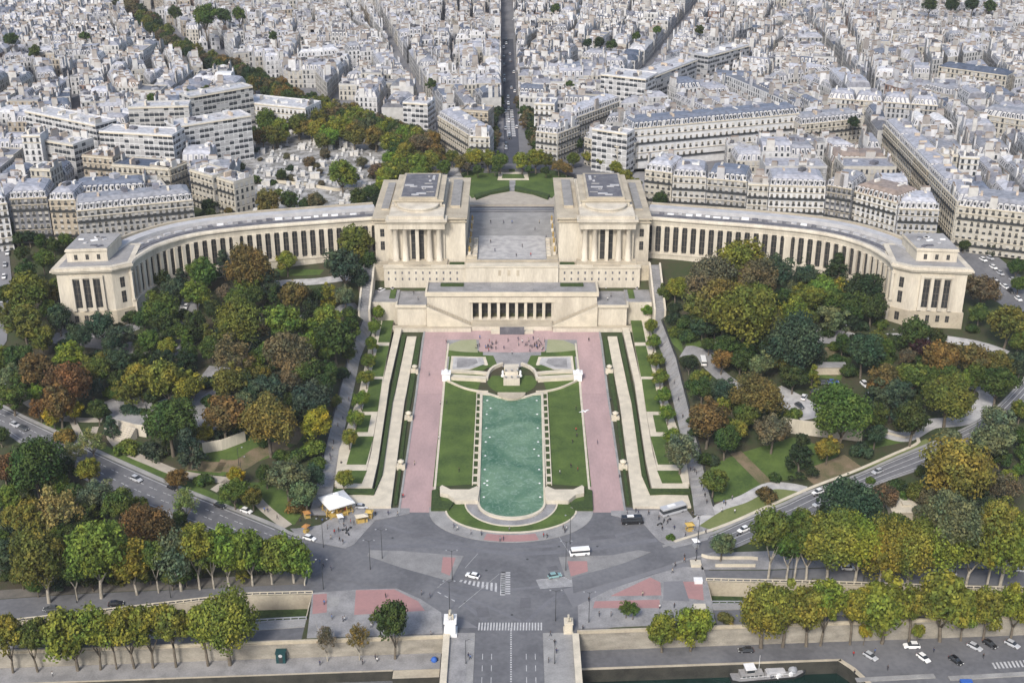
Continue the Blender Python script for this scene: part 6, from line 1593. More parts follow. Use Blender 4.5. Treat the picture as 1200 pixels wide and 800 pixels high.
for poly, tags, bk in LOTS:
    c = cen2(poly); r = random.Random(int(c.x * 31 + c.y * 17)); vis = seen(poly); g = 28.0 if c.y > 596 else H(c.x, c.y)
    px, py = PX((c.x, c.y, 46))
    if px < -170 or px > 1370: continue
    rb = random.Random(int(bk * 1e6)); h = max(9, rb.gauss(13.0, 1.6) + r.gauss(0, .7)); 
    if r.random() < .10: h -= 4
    if r.random() < .07: h += 4
    h *= lerp(1, .8, sstep(700, 1050, c.y))
    if c.y < 640: h = min(h, 14)
    q_ = rb if r.random() < .6 else r; wn_ = q_.choices(list(WALLS), (5, 6, 2, 5, 1.6, .6, .4, 3))[0]; q_ = rb if r.random() < .7 else r; rn = q_.choices(list(ROOFS), (6, 5, 1.2, 2, 2, .4))[0]; st = q_.choices(('mansard', 'pitched', 'flat'), (6, 2, 2))[0]
    f1, f2 = r.uniform(.9, 1.08), r.uniform(.85, 1.12); wt = tuple(k * f1 for k in WALLS[wn_]); rt = tuple(k * f2 for k in ROOFS[rn]); pt = WALLS[r.choice(('cream', 'white', 'pale', 'pale', 'grey'))]
    ind = vis and NIND < 285
    if ind:
        NIND += 1; lab = '%s %s-roofed house %s' % (wn_, {'white': 'white', 'pale zinc': 'pale', 'zinc': 'zinc', 'slate': 'slate', 'grey': 'grey', 'brown': 'brown'}[rn], min(CITYLAND, key=lambda l: (l[1] - px) ** 2 + 2 * (l[2] - py) ** 2)[0])
        root = thing('town_house', lab, 'building', (c.x, c.y, g), group='houses of the city behind the palace'); b1, b2 = MB(), MB()
    else: b1, b2 = REST_W, REST_R
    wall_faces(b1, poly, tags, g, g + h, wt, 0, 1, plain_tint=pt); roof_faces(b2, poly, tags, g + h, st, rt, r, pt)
    if ind: part(b1, 'wall', WMATS, root); part(b2, 'roof', RMATS, root)
print('LOTS', len(LOTS), 'individual', NIND)
o = stuff(REST_W.build('far_houses', WMATS), 'pale stone houses of the far city beyond the nearer rows'); o['category'] = 'city'
o = stuff(REST_R.build('far_roofs', RMATS), 'jumble of zinc roofs and chimneys of the far city'); o['category'] = 'city'
# streets that show between the roofs
def road_px(px, w, m, z=28.0, name='street'):
    P = [W(x, y, z) for x, y in px]; b = MB()
    for a, c in zip(P, P[1:]):
        d = (c - a).normalized(); n = Vector((-d.y, d.x, 0)) * w / 2; b.face([a - n, a + n, c + n, c - n][::-1])
    return structure(b.build(name, m))
DARKROAD = mat('dark_street_asphalt', (.075, .08, .10), (.05, .055, .07), .1)
road_px([(600, 192), (597, 100), (595, 46)], 8.5, DARKROAD, 28.05, 'central_street')
b = MB()
P0, P1 = W(599.5, 160, 28.06), W(596.5, 128, 28.06); d = (P1 - P0).normalized(); n = Vector((d.y, -d.x, 0))
for k in range(16):
    for s in (-1, 0.1):
        a = P0 + (P1 - P0) * k / 16 + n * s * 2.6; q = a + (P1 - P0) / 16 * .7; b.face([a, a + n * 2.2, q + n * 2.2, q])
structure(b.build('street_marking', MARK))
road_px([(1060, 172), (1085, 205), (1113, 250)], 12, ASPHALT, 28.05)
pl = TP([(1096, 246), (1120, 250), (1138, 284), (1168, 300), (1204, 330), (1250, 370), (1215, 392), (1165, 352), (1122, 300)])
drape('side_avenue', [(p.x, p.y) for p in pl], .25, ASPHALT)
pl = TP([(-40, 300), (10, 290), (14, 330), (8, 400), (-20, 440), (-60, 440)]); drape('side_street', [(p.x, p.y) for p in pl], .25, ASPHALT2)
# cemetery
CEMG = mat('cemetery_ground', (0.38, 0.375, 0.37), (0.13, 0.125, 0.11), 0.22, lo=.40, hi=.60)
pl = zone(CEM, 27.0); b = MB(); b.prism(pl, 20, 28.1); structure(b.build('cemetery_ground', CEMG))
GM = []
for k in range(3):
    b = MB()
    if k == 0: b.box(-.6, -1.2, 0, .6, 1.2, .5); b.box(-.55, 1.0, .5, .55, 1.25, 1.5)
    elif k == 1: b.box(-.8, -1.3, 0, .8, 1.3, .35); b.box(-.2, .9, .35, .2, 1.2, 2.2); b.box(-.6, .92, 1.4, .6, 1.18, 1.75)
    else: b.box(-1.0, -1.2, 0, 1.0, 1.2, 2.3); b.prism([(-1.1, -1.3), (1.1, -1.3), (1.1, 1.3), (-1.1, 1.3)], 2.3, lambda x, y: 3.1 - abs(x) * .7)
    o = b.build('gravestone', mat('tomb_stone_%s' % 'abc'[k], ((.55, .55, .54), (.42, .42, .42), (.62, .60, .56))[k])); GM.append(o.data); bpy.data.objects.remove(o)
cg = random.Random(8); k = 0; GL = ('pale grave slab with headstone in the cemetery', 'grey cross-topped grave in the cemetery', 'cream chapel-shaped tomb in the cemetery'); SHARED = set(GL)
ctr = zone([(298, 256), (298, 200), (300, 172), (400, 165), (470, 195), (440, 256)], 28)
gx, gy = [p[0] for p in ctr], [p[1] for p in ctr]
while k < 290:
    x = cg.uniform(min(gx), max(gx)); y = cg.uniform(min(gy), max(gy))
    if not inside((x, y), ctr): continue
    x = round(x / 2.6) * 2.6; y = round(y / 4.2) * 4.2; q = cg.choices((0, 1, 2), (5, 3, 3))[0]; k += 1
    o = bpy.data.objects.new('gravestone', GM[q]); C.objects.link(o); o.location = (x + cg.uniform(-.2, .2), y + cg.uniform(-.3, .3), 28.1); o.scale = (cg.uniform(.8, 1.3),) * 3; o.rotation_euler = (0, 0, cg.uniform(-.1, .1))
    tag(o, GL[q], 'grave', 'graves of the cemetery')
balustrade([W(x, y, 28.1) for x, y in ((296, 216), (320, 214), (360, 218), (392, 224), (440, 222))], 'low white cemetery wall running between the graves', 1.6, PALESTONE, solid=True, name='cemetery_wall')
balustrade([T(x, y) for x, y in ((1128, 296), (1165, 298), (1200, 301), (1260, 304))], 'pale parapet beside the busy avenue at the right edge', 1.2, PALESTONE, name='parapet')
# ------------------------------------------------------------------ vehicles
def loft(b, st, mat_=0, close=True):
    """st: list of (x, [(y, z), ...]) cross sections"""
    k = len(st[0][1]); vs = [(x, y, z) for x, c in st for y, z in c]
    fs = [(i * k + j, i * k + (j + 1) % k, (i + 1) * k + (j + 1) % k, (i + 1) * k + j) for i in range(len(st) - 1) for j in range(k)]
    if close: fs += [tuple(range(k))[::-1], tuple(range((len(st) - 1) * k, len(st) * k))]
    b.add(vs, fs, mat_)
LAMPW = mat('headlamp_glass', (.75, .75, .72), rough=.2); LAMPR = mat('tail_lamp', (.35, .01, .01), rough=.3)
def sec(w, z0, z1, t=.86): return [(-w, z0), (w, z0), (w * 1.02, lerp(z0, z1, .55)), (w * t, z1), (-w * t, z1), (-w * 1.02, lerp(z0, z1, .55))]
def make_car(kind):
    L, Wd, belt, top = {'car': (4.4, .9, .92, 1.48), 'suv': (4.7, .96, 1.05, 1.75), 'van': (6.2, 1.05, 1.3, 2.5), 'minibus': (7.2, 1.1, 1.25, 2.7), 'bus': (9.5, 1.25, 1.2, 3.1)}[kind]
    root = bpy.data.objects.new({'car': 'car', 'suv': 'car'}.get(kind, kind), None); C.objects.link(root); h = L / 2
    b = MB(); big = kind in ('van', 'minibus', 'bus')
    if not big:
        loft(b, [(-h, sec(Wd * .86, .38, belt * .82)), (-h + .15, sec(Wd * .97, .25, belt * .97)), (-h * .45, sec(Wd, .22, belt)), (h * .3, sec(Wd, .22, belt)), (h * .55, sec(Wd * .98, .22, belt * .93)), (h - .2, sec(Wd * .92, .25, belt * .76)), (h, sec(Wd * .8, .36, belt * .62))])
    else:
        loft(b, [(-h, sec(Wd * .95, .4, belt, 1)), (-h + .1, sec(Wd, .3, belt, 1)), (h - .9, sec(Wd, .3, belt, 1)), (h - .15, sec(Wd * .95, .3, belt * .95, .98)), (h, sec(Wd * .88, .4, belt * .8, .95))])
    b.build('body', PAINT, root)
    b = MB()
    if not big:
        x = [-h * .92, -h * .62, h * .08, h * .48]; r0, r1 = Wd * .84, Wd * .68
        vs = [(x[0], -r0, belt - .02), (x[3], -r0, belt - .02), (x[3], r0, belt - .02), (x[0], r0, belt - .02), (x[1], -r1, top - .06), (x[2], -r1, top - .06), (x[2], r1, top - .06), (x[1], r1, top - .06)]
        b.add(vs, [(0, 1, 5, 4), (1, 2, 6, 5), (2, 3, 7, 6), (3, 0, 4, 7), (4, 5, 6, 7)]); b.build('windows', GLASS, root)
        b = MB(); b.box(x[1] - .05, -r1 - .02, top - .08, x[2] + .08, r1 + .02, top); b.build('roof', PAINT, root)
    else:
        w2 = Wd * .95; x0, x1, x2 = -h + .08, h - .75, h - .25
        loft(b, [(x0, [(-w2, belt), (w2, belt), (w2 * .95, lerp(belt, top, .62)), (-w2 * .95, lerp(belt, top, .62))]), (x2 - .35, [(-w2, belt), (w2, belt), (w2 * .95, lerp(belt, top, .62)), (-w2 * .95, lerp(belt, top, .62))]), (x2, [(-w2 * .95, belt), (w2 * .95, belt), (w2 * .9, belt + .1), (-w2 * .9, belt + .1)])]); b.build('windows', GLASS, root)
        b = MB(); loft(b, [(x0 - .04, sec(Wd * .95, lerp(belt, top, .62), top, .9)), (x1, sec(Wd * .95, lerp(belt, top, .62), top, .9)), (x1 + .25, sec(Wd * .88, lerp(belt, top, .6), top * .93, .9))]); b.build('roof', PAINT, root)
        if kind != 'van':
            b = MB(); b.box(-h * .5, -.6, top, h * .1, .6, top + .18); b.build('roof_unit', WHITE, root)
    for sx in (-h * .62, h * .6):
        for sy in (-1, 1):
            b = MB(); r = .33 if not big else .42; b.tube((0, -.12, 0), (0, .12, 0), r, r, 10, 0); b.tube((0, -.14, 0), (0, .14, 0), r * .55, r * .55, 8, 1)
            b.build('wheel', [RUBBER, GREYMETAL], root, loc=(sx, sy * (Wd - .1), r))
    for sy in (-1, 1):
        b = MB(); z = .6 if not big else .75; b.box(h - .12, -.2, -.08, h + .015, .2, .09); b.build('headlight', LAMPW, root, loc=(0, sy * Wd * .58, z))
        b = MB(); b.box(-h - .015, -.14, -.09, -h + .1, .14, .1); b.build('tail_light', LAMPR, root, loc=(0, sy * Wd * .66, z + .1))
    register(root); return root
CARS = {}
CCOL = {'white': (.75, .75, .74), 'silver': (.42, .43, .45), 'black': (.012, .012, .014), 'dark grey': (.06, .065, .07), 'blue': (.03, .08, .3), 'red': (.35, .02, .02), 'teal': (.20, .33, .33)}
def heading(x, y, to, z):
    p, q = (T(x, y), T(*to)) if z is None else (W(x, y, z), W(*to, z)); return math.atan2(q.y - p.y, q.x - p.x)
def car(x, y, to, col, where, kind='car', z=None, lift=.13, group=None, label=None):
    """to: a photo position the car points at"""
    p = T(x, y) if z is None else W(x, y, z); a = heading(x, y, to, z); p.z += lift
    lab = label or ('%s %s %s' % (col, {'suv': 'estate car'}.get(kind, kind), where))
    if kind not in CARS:
        CARS[kind] = make_car(kind); root = CARS[kind]; root.location = p; root.rotation_euler = (0, 0, a)
        for ch in root.children: ch.color = (*CCOL[col], 1)
        tag(root, lab, kind if kind != 'suv' else 'car', group); return root
    r = dup(CARS[kind], p, a, lab, group, color=(*CCOL[col], 1)); r['category'] = kind if kind != 'suv' else 'car'
    if group is None and 'group' in r: del r['group']
    return r
for a in ((160, 563, (200, 582), 'silver', 'in the far lane of the left avenue', 'suv'), (203, 573, (240, 590), 'black', 'beside the kerb of the left avenue'), (258, 594, (300, 612), 'black', 'coming down the left avenue'), (289, 600, (320, 612), 'white', 'beside the grass verge of the left avenue'),
          (363, 632, (395, 641), 'white', 'at the foot of the left avenue'), (18, 499, (50, 515), 'silver', 'at the upper end of the left avenue'), (28, 503, (60, 520), 'dark grey', 'behind another car on the left avenue'),
          (959, 592, (920, 608), 'silver', 'near the lower kerb of the right avenue'), (1028, 554, (990, 571), 'silver', 'alone in the middle of the right avenue'), (958, 578, (930, 590), 'white', 'on the upper side of the right avenue'), (871, 622, (850, 631), 'white', 'by the trees low on the right avenue'),
          (942, 467, (950, 450), 'white', 'parked in the aquarium yard', 'suv'), (954, 460, (965, 450), 'dark grey', 'parked in the aquarium yard'), (976, 449, (985, 449), 'blue', 'parked in the aquarium yard'), (966, 450, (980, 450), 'dark grey', 'parked beside the blue one in the aquarium yard'), (1013, 452, (1020, 460), 'white', 'parked under the trees by the aquarium', 'suv'), (824, 426, (822, 415), 'white', 'on the winding park road', 'van'), (937, 477, (946, 484), 'dark grey', 'parked below the white one in the aquarium yard'),
          (218, 361, (210, 380), 'white', 'on the park drive below the left colonnade')): car(*a)
for a in ((554, 676, (520, 668), 'white', 'crossing the square towards the left'), (650, 676, (690, 668), 'teal', 'crossing the square towards the right'), (679, 650, (640, 653), 'white', 'on the right of the square', 'van'), (741, 613, (780, 611), 'black', 'on the square below the right pink path', 'minibus'), (789, 601, (820, 592), 'silver', 'with dark windows parked beside the right stair walk', 'bus'),
          (424, 595, (450, 596), 'silver', 'parked beside the carousel'), (405, 594, (430, 595), 'dark grey', 'parked behind the carousel'), (994, 667, (1030, 668), 'white', 'under the right row of plane trees'), (1112, 673, (1080, 672), 'silver', 'under the right row of plane trees'), (1198, 669, (1160, 668), 'silver', 'at right edge under the plane trees'), (136, 709, (180, 704), 'black', 'on the street left of the square'), (60, 715, (20, 718), 'dark grey', 'at the left on the quay street')):
    car(*a[:5], kind=a[5] if len(a) > 5 else 'car', z=.0)
for a in ((874, 763, (830, 764), 'black', 'on the lower road under the right quay wall'), (1020, 770, (1030, 776), 'silver', 'driving across the riverside car park'), (1068, 758, (1040, 758), 'white', 'larger of two white ones in the riverside car park', 'suv'), (1082, 772, (1090, 778), 'white', 'nearer of two white ones in the riverside car park'),
          (1120, 775, (1130, 782), 'black', 'alone in the riverside car park'), (1142, 759, (1154, 765), 'silver', 'by the wall in the riverside car park'), (1160, 756, (1170, 762), 'black', 'between two silver ones by the quay wall'), (1186, 756, (1196, 761), 'silver', 'at right edge of the riverside car park')):
    car(*a[:5], kind=a[5] if len(a) > 5 else 'car', z=QR, lift=.02)
car(396, 792, (440, 788), 'black', 'on the lowest road left of the bridge', 'car', LR, .02); car(95, 797, (130, 796), 'silver', 'cut by the bottom edge at left', 'car', LR, .02)
for x, y, c in ((449, 334, 'white'), (447, 341, 'white'), (462, 338, 'silver'), (748, 338, 'silver')): car(x, y, (x + 6, y - 3), c, 'on the side terrace by the theatre', 'car', 14.0, .02)
GW = 'cars on the busy avenue at the right edge'
for x, y, c in ((1104, 255, 'white'), (1112, 262, 'dark grey'), (1121, 268, 'white'), (1128, 276, 'dark grey'), (1131, 290, 'black'), (1140, 295, 'white'), (1150, 297, 'dark grey'), (1152, 306, 'white'), (1160, 304, 'silver'), (1164, 315, 'white'), (1172, 322, 'silver'), (1168, 333, 'white'), (1178, 338, 'white'), (1184, 343, 'black'), (1193, 352, 'white'), (1187, 330, 'silver')):
    car(x, y, (x + 14, y + 12), c, 'on the busy avenue right of the end pavilion', lift=.27, group=GW)
cs_ = random.Random(4)
for k in range(26):
    t = (k + cs_.uniform(.1, .9)) / 26; x, y = lerp(600, 595, t), lerp(176, 46, t); sd = cs_.choice((-1, 1)); off_ = cs_.choice((1.2, 3.3))
    q = W(x, y, 28.06); dup(CARS['car'], (q.x + sd * off_, q.y, 28.1), math.pi / 2 * (1 if sd > 0 else -1), '%s car on the long central street' % cs_.choice(('white', 'silver', 'black')), 'cars on the central street', color=(*CCOL[cs_.choice(('white', 'silver', 'white', 'black'))], 1))
    r_ = THINGS[-1]; cc_ = r_['label'].split()[0]; r_.children and [setattr(h_, 'color', (*CCOL[cc_], 1)) for h_ in r_.children]; r_['category'] = 'car'
for x, y, c in ((9, 298, 'white'), (6, 312, 'silver'), (5, 326, 'white'), (3, 340, 'dark grey'), (2, 354, 'silver')): car(x, y, (x - 1, y + 12), c, 'parked in the side street at left edge', lift=.27, group='cars in the side street')
# ------------------------------------------------------------------ people
def skin_figure(name, joints, edges, rad):
    me = bpy.data.meshes.new(name); me.from_pydata(joints, edges, []); o = bpy.data.objects.new(name, me); C.objects.link(o)
    md = o.modifiers.new('skin', 'SKIN'); md.use_smooth_shade = True
    sk = me.skin_vertices[0].data
    for i, r in enumerate(rad): sk[i].radius = (r, r * .85 if i < 4 else r)
    sk[0].use_root = True
    s2 = o.modifiers.new('smooth', 'SUBSURF'); s2.levels = 1
    dg = bpy.context.evaluated_depsgraph_get(); dg.update(); m2 = bpy.data.meshes.new_from_object(o.evaluated_get(dg)); bpy.data.objects.remove(o); bpy.data.meshes.remove(me)
    m2.name = name; m2.materials.clear()
    for m in (CLOTH, TROUSERS, SKIN): m2.materials.append(m)
    for p in m2.polygons:
        c = p.center; p.material_index = 2 if c.z > JN['neck'] else (1 if c.z < JN['hip'] else 0)
        if abs(c.x) + abs(c.y) > .27 and c.z < JN['hand'] and c.z > JN['hip'] - .15 and abs(c.x) > .2: p.material_index = 2
    return m2
JN = {}
def figure(pose):
    s = {'stand': .0, 'walk': .28, 'sit': .0}[pose]
    if pose == 'sit':
        z = .48; J = [(0, 0, z), (0, .02, z + .22), (0, .03, z + .45), (0, .02, z + .56), (0, -.02, z + .66), (0, -.03, z + .78)]
        legs = [[(sd * .1, -.05, z), (sd * .13, -.42, z + .03), (sd * .13, -.44, .1), (sd * .13, -.56, .05)] for sd in (-1, 1)]
        arms = [[(sd * .19, .02, z + .44), (sd * .26, -.06, z + .22), (sd * .2, -.28, z + .1)] for sd in (-1, 1)]; JN.update(neck=z + .55, hip=z + .06, hand=z + .14)
    else:
        J = [(0, 0, .93), (0, .0, 1.14), (0, .01, 1.40), (0, 0, 1.50), (0, -.02, 1.60), (0, -.03, 1.72)]
        legs = [[(sd * .09, 0, .88), (sd * .1, -sd * s * .6 - .02, .5), (sd * .1, -sd * s * 1.0 + (.08 if sd < 0 and s else 0), .08), (sd * .11, -sd * s - .15, .04)] for sd in (-1, 1)]
        arms = [[(sd * .19, 0, 1.41), (sd * .25, sd * s * .5 + .03, 1.14), (sd * .26, sd * s * .7 - .08, .90)] for sd in (-1, 1)]; JN.update(neck=1.49, hip=.90, hand=.98)
    V = list(J); E = [(i, i + 1) for i in range(5)]; rad = [.15, .15, .16, .055, .095, .085]
    for l in legs:
        k = len(V); V += l; E += [(0, k)] + [(k + i, k + i + 1) for i in range(3)]; rad += [.1, .07, .05, .045]
    for l in arms:
        k = len(V); V += l; E += [(2, k)] + [(k + i, k + i + 1) for i in range(2)]; rad += [.07, .05, .04]
    return skin_figure('person', V, E, rad), J[-1]
FIG = {p: figure(p) for p in ('stand', 'walk', 'sit')}
hb = MB(); hb.lathe([(.115, -.05), (.125, .02), (.10, .09), (.05, .125), (0, .13)], n=8); ho = hb.build('hair', HAIR, smooth=True); HAIRM = ho.data; bpy.data.objects.remove(ho)
CLO = {'black': (.02, .02, .022), 'dark': (.05, .05, .06), 'navy': (.03, .04, .09), 'white': (.65, .64, .62), 'red': (.4, .03, .03), 'beige': (.42, .36, .28), 'blue': (.08, .15, .35), 'grey': (.2, .2, .21), 'orange': (.55, .2, .04)}
pr = random.Random(17)
def person(p, where, group, pose=None, col=None, rz=None):
    pose = pose or pr.choices(('stand', 'walk'), (1, 1))[0]; col = col or pr.choices(list(CLO), (6, 5, 4, 2, 1, 1.5, 1.5, 2, .4))[0]
    me, hd = FIG[pose]; o = bpy.data.objects.new('person', me); C.objects.link(o); o.location = p; o.rotation_euler = (0, 0, pr.uniform(0, 6.28) if rz is None else rz); o.color = (*CLO[col], 1); s = pr.uniform(.95, 1.06); o.scale = (s, s, s)
    h = bpy.data.objects.new('hair', HAIRM); C.objects.link(h); h.parent = o; h.location = (hd[0], hd[1] + .025, hd[2] + .02)
    tag(o, 'person in %s %s' % ({'dark': 'dark grey', 'red': 'a red top', 'white': 'a white top', 'blue': 'a blue top', 'orange': 'an orange vest'}.get(col, col) + (' clothes' if col in ('black', 'dark', 'navy', 'beige', 'grey') else ''), {'stand': 'standing ', 'walk': 'walking ', 'sit': 'sitting '}[pose] + where), 'person', group)
GC = 'crowd on the plaza'
k = 0
while k < 46:
    x, y = pr.choice(((575, 405), (628, 405))); x += pr.gauss(0, 10 if x > 600 else 13); y += pr.gauss(0, 4)
    if 397 < y < 413 and 556 < x < 641: person(Vector((*gp(x, y, .12), GZ(*gp(x, y)) + .12)), 'in the audience on the plaza', GC, pr.choice(('stand', 'stand', 'walk'))); k += 1
def folk(pts, where, zf, group='people about the square and gardens'):
    for x, y in pts:
        p = zf(x, y); person(p, where, group)
zs = lambda x, y: W(x, y, .16); zg = lambda x, y: Vector((*gp(x, y, .1), GZ(*gp(x, y)) + .1)); zt = lambda x, y: T(x, y, .25); zr = lambda x, y: W(x, y, .06)
folk([(536, 621), (552, 626), (564, 627), (586, 634), (590, 633), (597, 622), (637, 629), (641, 630), (660, 620), (664, 621), (662, 624), (532, 618)], 'on the pavement ring at the foot of the garden', zs)
folk([(378, 612), (384, 620), (392, 625), (397, 623), (403, 617), (406, 622), (411, 613), (415, 615), (388, 632), (398, 634), (402, 637), (372, 608), (428, 612), (440, 604), (455, 603), (466, 604), (352, 612), (384, 604)], 'on the pavement round the carousel', zs)
folk([(772, 609), (776, 621), (782, 614), (790, 620), (803, 615), (811, 603), (812, 607), (805, 622), (803, 629), (818, 609), (735, 603), (748, 602), (760, 603), (745, 600), (827, 625)], 'on the pavement beside the parked bus', zs)
folk([(388, 668), (379, 665), (375, 660), (402, 728), (404, 727), (389, 725), (435, 735), (505, 745), (452, 700), (494, 697), (504, 700), (380, 708)], 'on the paved corner left of the bridge', zs)
folk([(791, 664), (815, 660), (816, 648), (702, 722), (716, 722), (753, 698), (773, 713), (790, 712), (683, 738), (690, 705), (802, 654), (788, 671)], 'on the paved corner right of the bridge', zs)
folk([(551, 772), (549, 770), (645, 745), (650, 755), (643, 776), (652, 765)], 'on the bridge pavement', lambda x, y: W(x, y, .19))
folk([(298, 584), (310, 599), (314, 600), (325, 608), (296, 580)], 'on the sloping path of the left park', lambda x, y: T(x, y, .12))
folk([(848, 590), (850, 592), (858, 585), (846, 600), (861, 601)], 'on the curved path of the right park', lambda x, y: T(x, y, .12))
folk([(396, 500), (390, 528), (387, 536), (391, 520), (400, 545), (402, 492), (409, 470), (388, 540), (394, 575), (411, 440), (419, 415)], 'on the left stair walk', lambda x, y: T(x, y, .3))
folk([(809, 552), (814, 553), (816, 556), (822, 570), (824, 575), (826, 582), (812, 552), (800, 490), (795, 470), (828, 590), (790, 450)], 'on the right stair walk', lambda x, y: T(x, y, .3))
folk([(486, 545), (471, 583), (715, 470), (726, 560), (503, 440), (700, 520), (523, 402), (557, 385), (600, 415), (690, 400)], 'on the pink path', zg)
folk([(675, 480), (675, 505), (676, 512), (656, 555), (669, 548), (514, 515), (516, 474), (538, 553), (523, 473), (671, 519), (677, 552)], 'on the grass beside the pool', zg)
folk([(580, 295), (590, 262), (600, 262), (627, 270), (622, 300), (640, 280), (605, 301), (575, 285), (612, 290), (575, 262), (632, 262)], 'on the high esplanade', lambda x, y: W(x, y, 25.05))
folk([(485, 345), (490, 352), (710, 340), (716, 348), (712, 352)], 'on the side terrace by the theatre', lambda x, y: W(x, y, 14.05))
folk([(440, 772), (442, 775), (375, 779), (62, 792), (425, 778)], 'on the quay promenade left of the bridge', lambda x, y: W(x, y, QL))
folk([(1000, 768), (1025, 765), (1094, 764), (1001, 790), (1040, 785), (1152, 771), (1126, 748)], 'in the riverside car park', lambda x, y: W(x, y, QR))
person(W(802, 658, .16), 'crossing near the right sunken road', 'people about the square and gardens', 'walk', 'orange')
person(zg(472.5, 583), 'at the foot of the left pink path', 'people about the square and gardens', 'stand', 'red')
# ------------------------------------------------------------------ lamps
def lamp(base, h, arms, label, group='tall street lamps', rz=0):
    t = thing('street_lamp', label, 'street lamp', base, rz, group)
    b = MB(); b.path([(0, 0, 0), (0, 0, .8), (0, 0, h)], [.16, .11, .06], 7); b.build('post', DARKMETAL, t)
    for k in range(arms):
        a = 6.283 * k / arms; dx, dy = math.cos(a), math.sin(a); b = MB(); b.path([(0, 0, h - .5), (dx * .7, dy * .7, h + .1), (dx * 1.5, dy * 1.5, h + .15)], [.05, .045, .04], 5); q = b.build('arm', DARKMETAL, t)
        b = MB(); b.lathe([(.05, .2), (.3, .05), (.24, -.1), (0, -.14)], (dx * 1.6, dy * 1.6, h + .1), 8); b.build('lantern', GREYMETAL, q)
    return t
for x, y in ((448, 654), (530, 679), (663, 668), (527, 716), (690, 729), (651, 727), (379, 690), (379, 641), (818, 636), (816, 655), (668, 637), (434, 667)): lamp(zr(x, y), 10.5, 2, 'tall dark double-armed street lamp on the square')
for x, y in ((546, 777), (650, 777)): lamp(W(x, y, .19), 8, 1, 'slim street lamp on the bridge pavement', rz=0 if x < 600 else math.pi)
for x, y in ((928, 678), (1115, 683), (1012, 682), (200, 700), (90, 706)): lamp(zr(x, y), 9, 1, 'street lamp beside the quay street', rz=1.57)
for x, y in ((5, 470), (50, 478), (188, 520), (283, 556), (840, 475), (880, 456), (1010, 480), (1160, 440), (280, 545), (1040, 405), (985, 400)): lamp(zt(x, y), 7, 1, 'slender park lamp among the trees', 'park lamps')
# ------------------------------------------------------------------ carousel, stalls, kiosks
c = W(395, 598, .15); t = thing('carousel', 'carousel with square white tent roof and yellow frame beside the left avenue', 'carousel', c, .55)
b = MB(); b.add([(-4.6, -4.6, 4.2), (4.6, -4.6, 4.2), (4.6, 4.6, 4.2), (-4.6, 4.6, 4.2), (-1, -1, 5.9), (1, -1, 5.9), (1, 1, 5.9), (-1, 1, 5.9)], [(0, 1, 5, 4), (1, 2, 6, 5), (2, 3, 7, 6), (3, 0, 4, 7), (4, 5, 6, 7)]); b.prism([(-4.6, -4.6), (4.6, -4.6), (4.6, 4.6), (-4.6, 4.6)], 3.8, 4.19); b.prism([(-.7, -.7), (.7, -.7), (.7, .7), (-.7, .7)], 5.9, 6.6); b.build('canopy', WHITE, t)
b = MB(); b.lathe([(0, .35), (4.4, .35), (4.4, 0)], n=20); b.build('platform', YELLOW, t)
b = MB(); b.lathe([(1.1, .35), (.9, 2), (1.3, 3.9)], n=12); b.build('centre_drum', YELLOW, t)
for k in range(8):
    a = k * math.pi / 4 + .39; r = 5.3 if k % 1 else 4.9
    b = MB(); b.tube((math.cos(a) * r, math.sin(a) * r, 0), (math.cos(a) * 4.3, math.sin(a) * 4.3, 3.9), .16, .13); b.build('post', YELLOW, t)
    b = MB(); x, y = math.cos(a + .3) * 3, math.sin(a + .3) * 3; b.tube((x, y, .35), (x, y, 3.8), .04); b.path([(x - .5, y, 1.1), (x, y, 1.25), (x + .4, y, 1.3), (x + .6, y, 1.8)], [.16, .24, .2, .1], 6); b.build('horse', (WHITE, ORANGE, RED, YELLOW)[k % 4], t)
for k in range(4):
    a = k * math.pi / 2; b = MB(); p, q = [(math.cos(a + s) * 5.6, math.sin(a + s) * 5.6) for s in (-.75, .75)]; b.tube((*p, .9), (*q, .9), .12); b.tube((*p, 0), (*p, .95), .1); b.tube((*q, 0), (*q, .95), .1); b.build('barrier', YELLOW, t)
def stall(x, y, w, m, label, h=2.3):
    t = thing('market_stall', label, 'stall', W(x, y, .15), pr.uniform(-.5, .5))
    b = MB(); b.box(-w, -.8, 0, w, .8, 1.0); b.build('counter', YELLOW if m is not WHITE else GREYMETAL, t)
    b = MB(); b.add([(-w - .3, -1.3, h), (w + .3, -1.3, h), (w + .3, 1.3, h), (-w - .3, 1.3, h), (-w * .4, 0, h + .6), (w * .4, 0, h + .6)], [(0, 1, 5, 4), (1, 2, 5), (2, 3, 4, 5), (3, 0, 4)]); b.build('awning', m, t)
    for sx in (-1, 1):
        for sy in (-1, 1):
            b = MB(); b.tube((sx * w, sy * 1.1, 0), (sx * w, sy * 1.1, h), .05); b.build('pole', GREYMETAL, t)
stall(360, 607, .9, ORANGE, 'orange-roofed stall at the kerb left of the carousel'); stall(359, 623, .7, ORANGE, 'smaller orange stall nearer the road left of the carousel'); stall(424, 611, 1.8, PALESTONE, 'beige-roofed stall right of the carousel'); stall(399, 611, .7, WHITE, 'white-roofed stall in front of the carousel')
stall(433, 606, 1.0, YELLOW, 'small yellow stall beside the beige one'); stall(808, 621, 1.1, YELLOW, 'yellow stall at the kerb below the right stair walk'); stall(815, 640, .7, WHITE, 'white stand at the kerb of the right avenue')
c = W(330, 774, QL); t = thing('public_toilet', 'dark teal kiosk standing on the quay promenade', 'kiosk', c); b = MB(); b.box(-1.3, -1.1, 0, 1.3, 1.1, 3.2); b.box(-1.45, -1.25, 3.2, 1.45, 1.25, 3.45); b.build('cabin', TEAL, t)
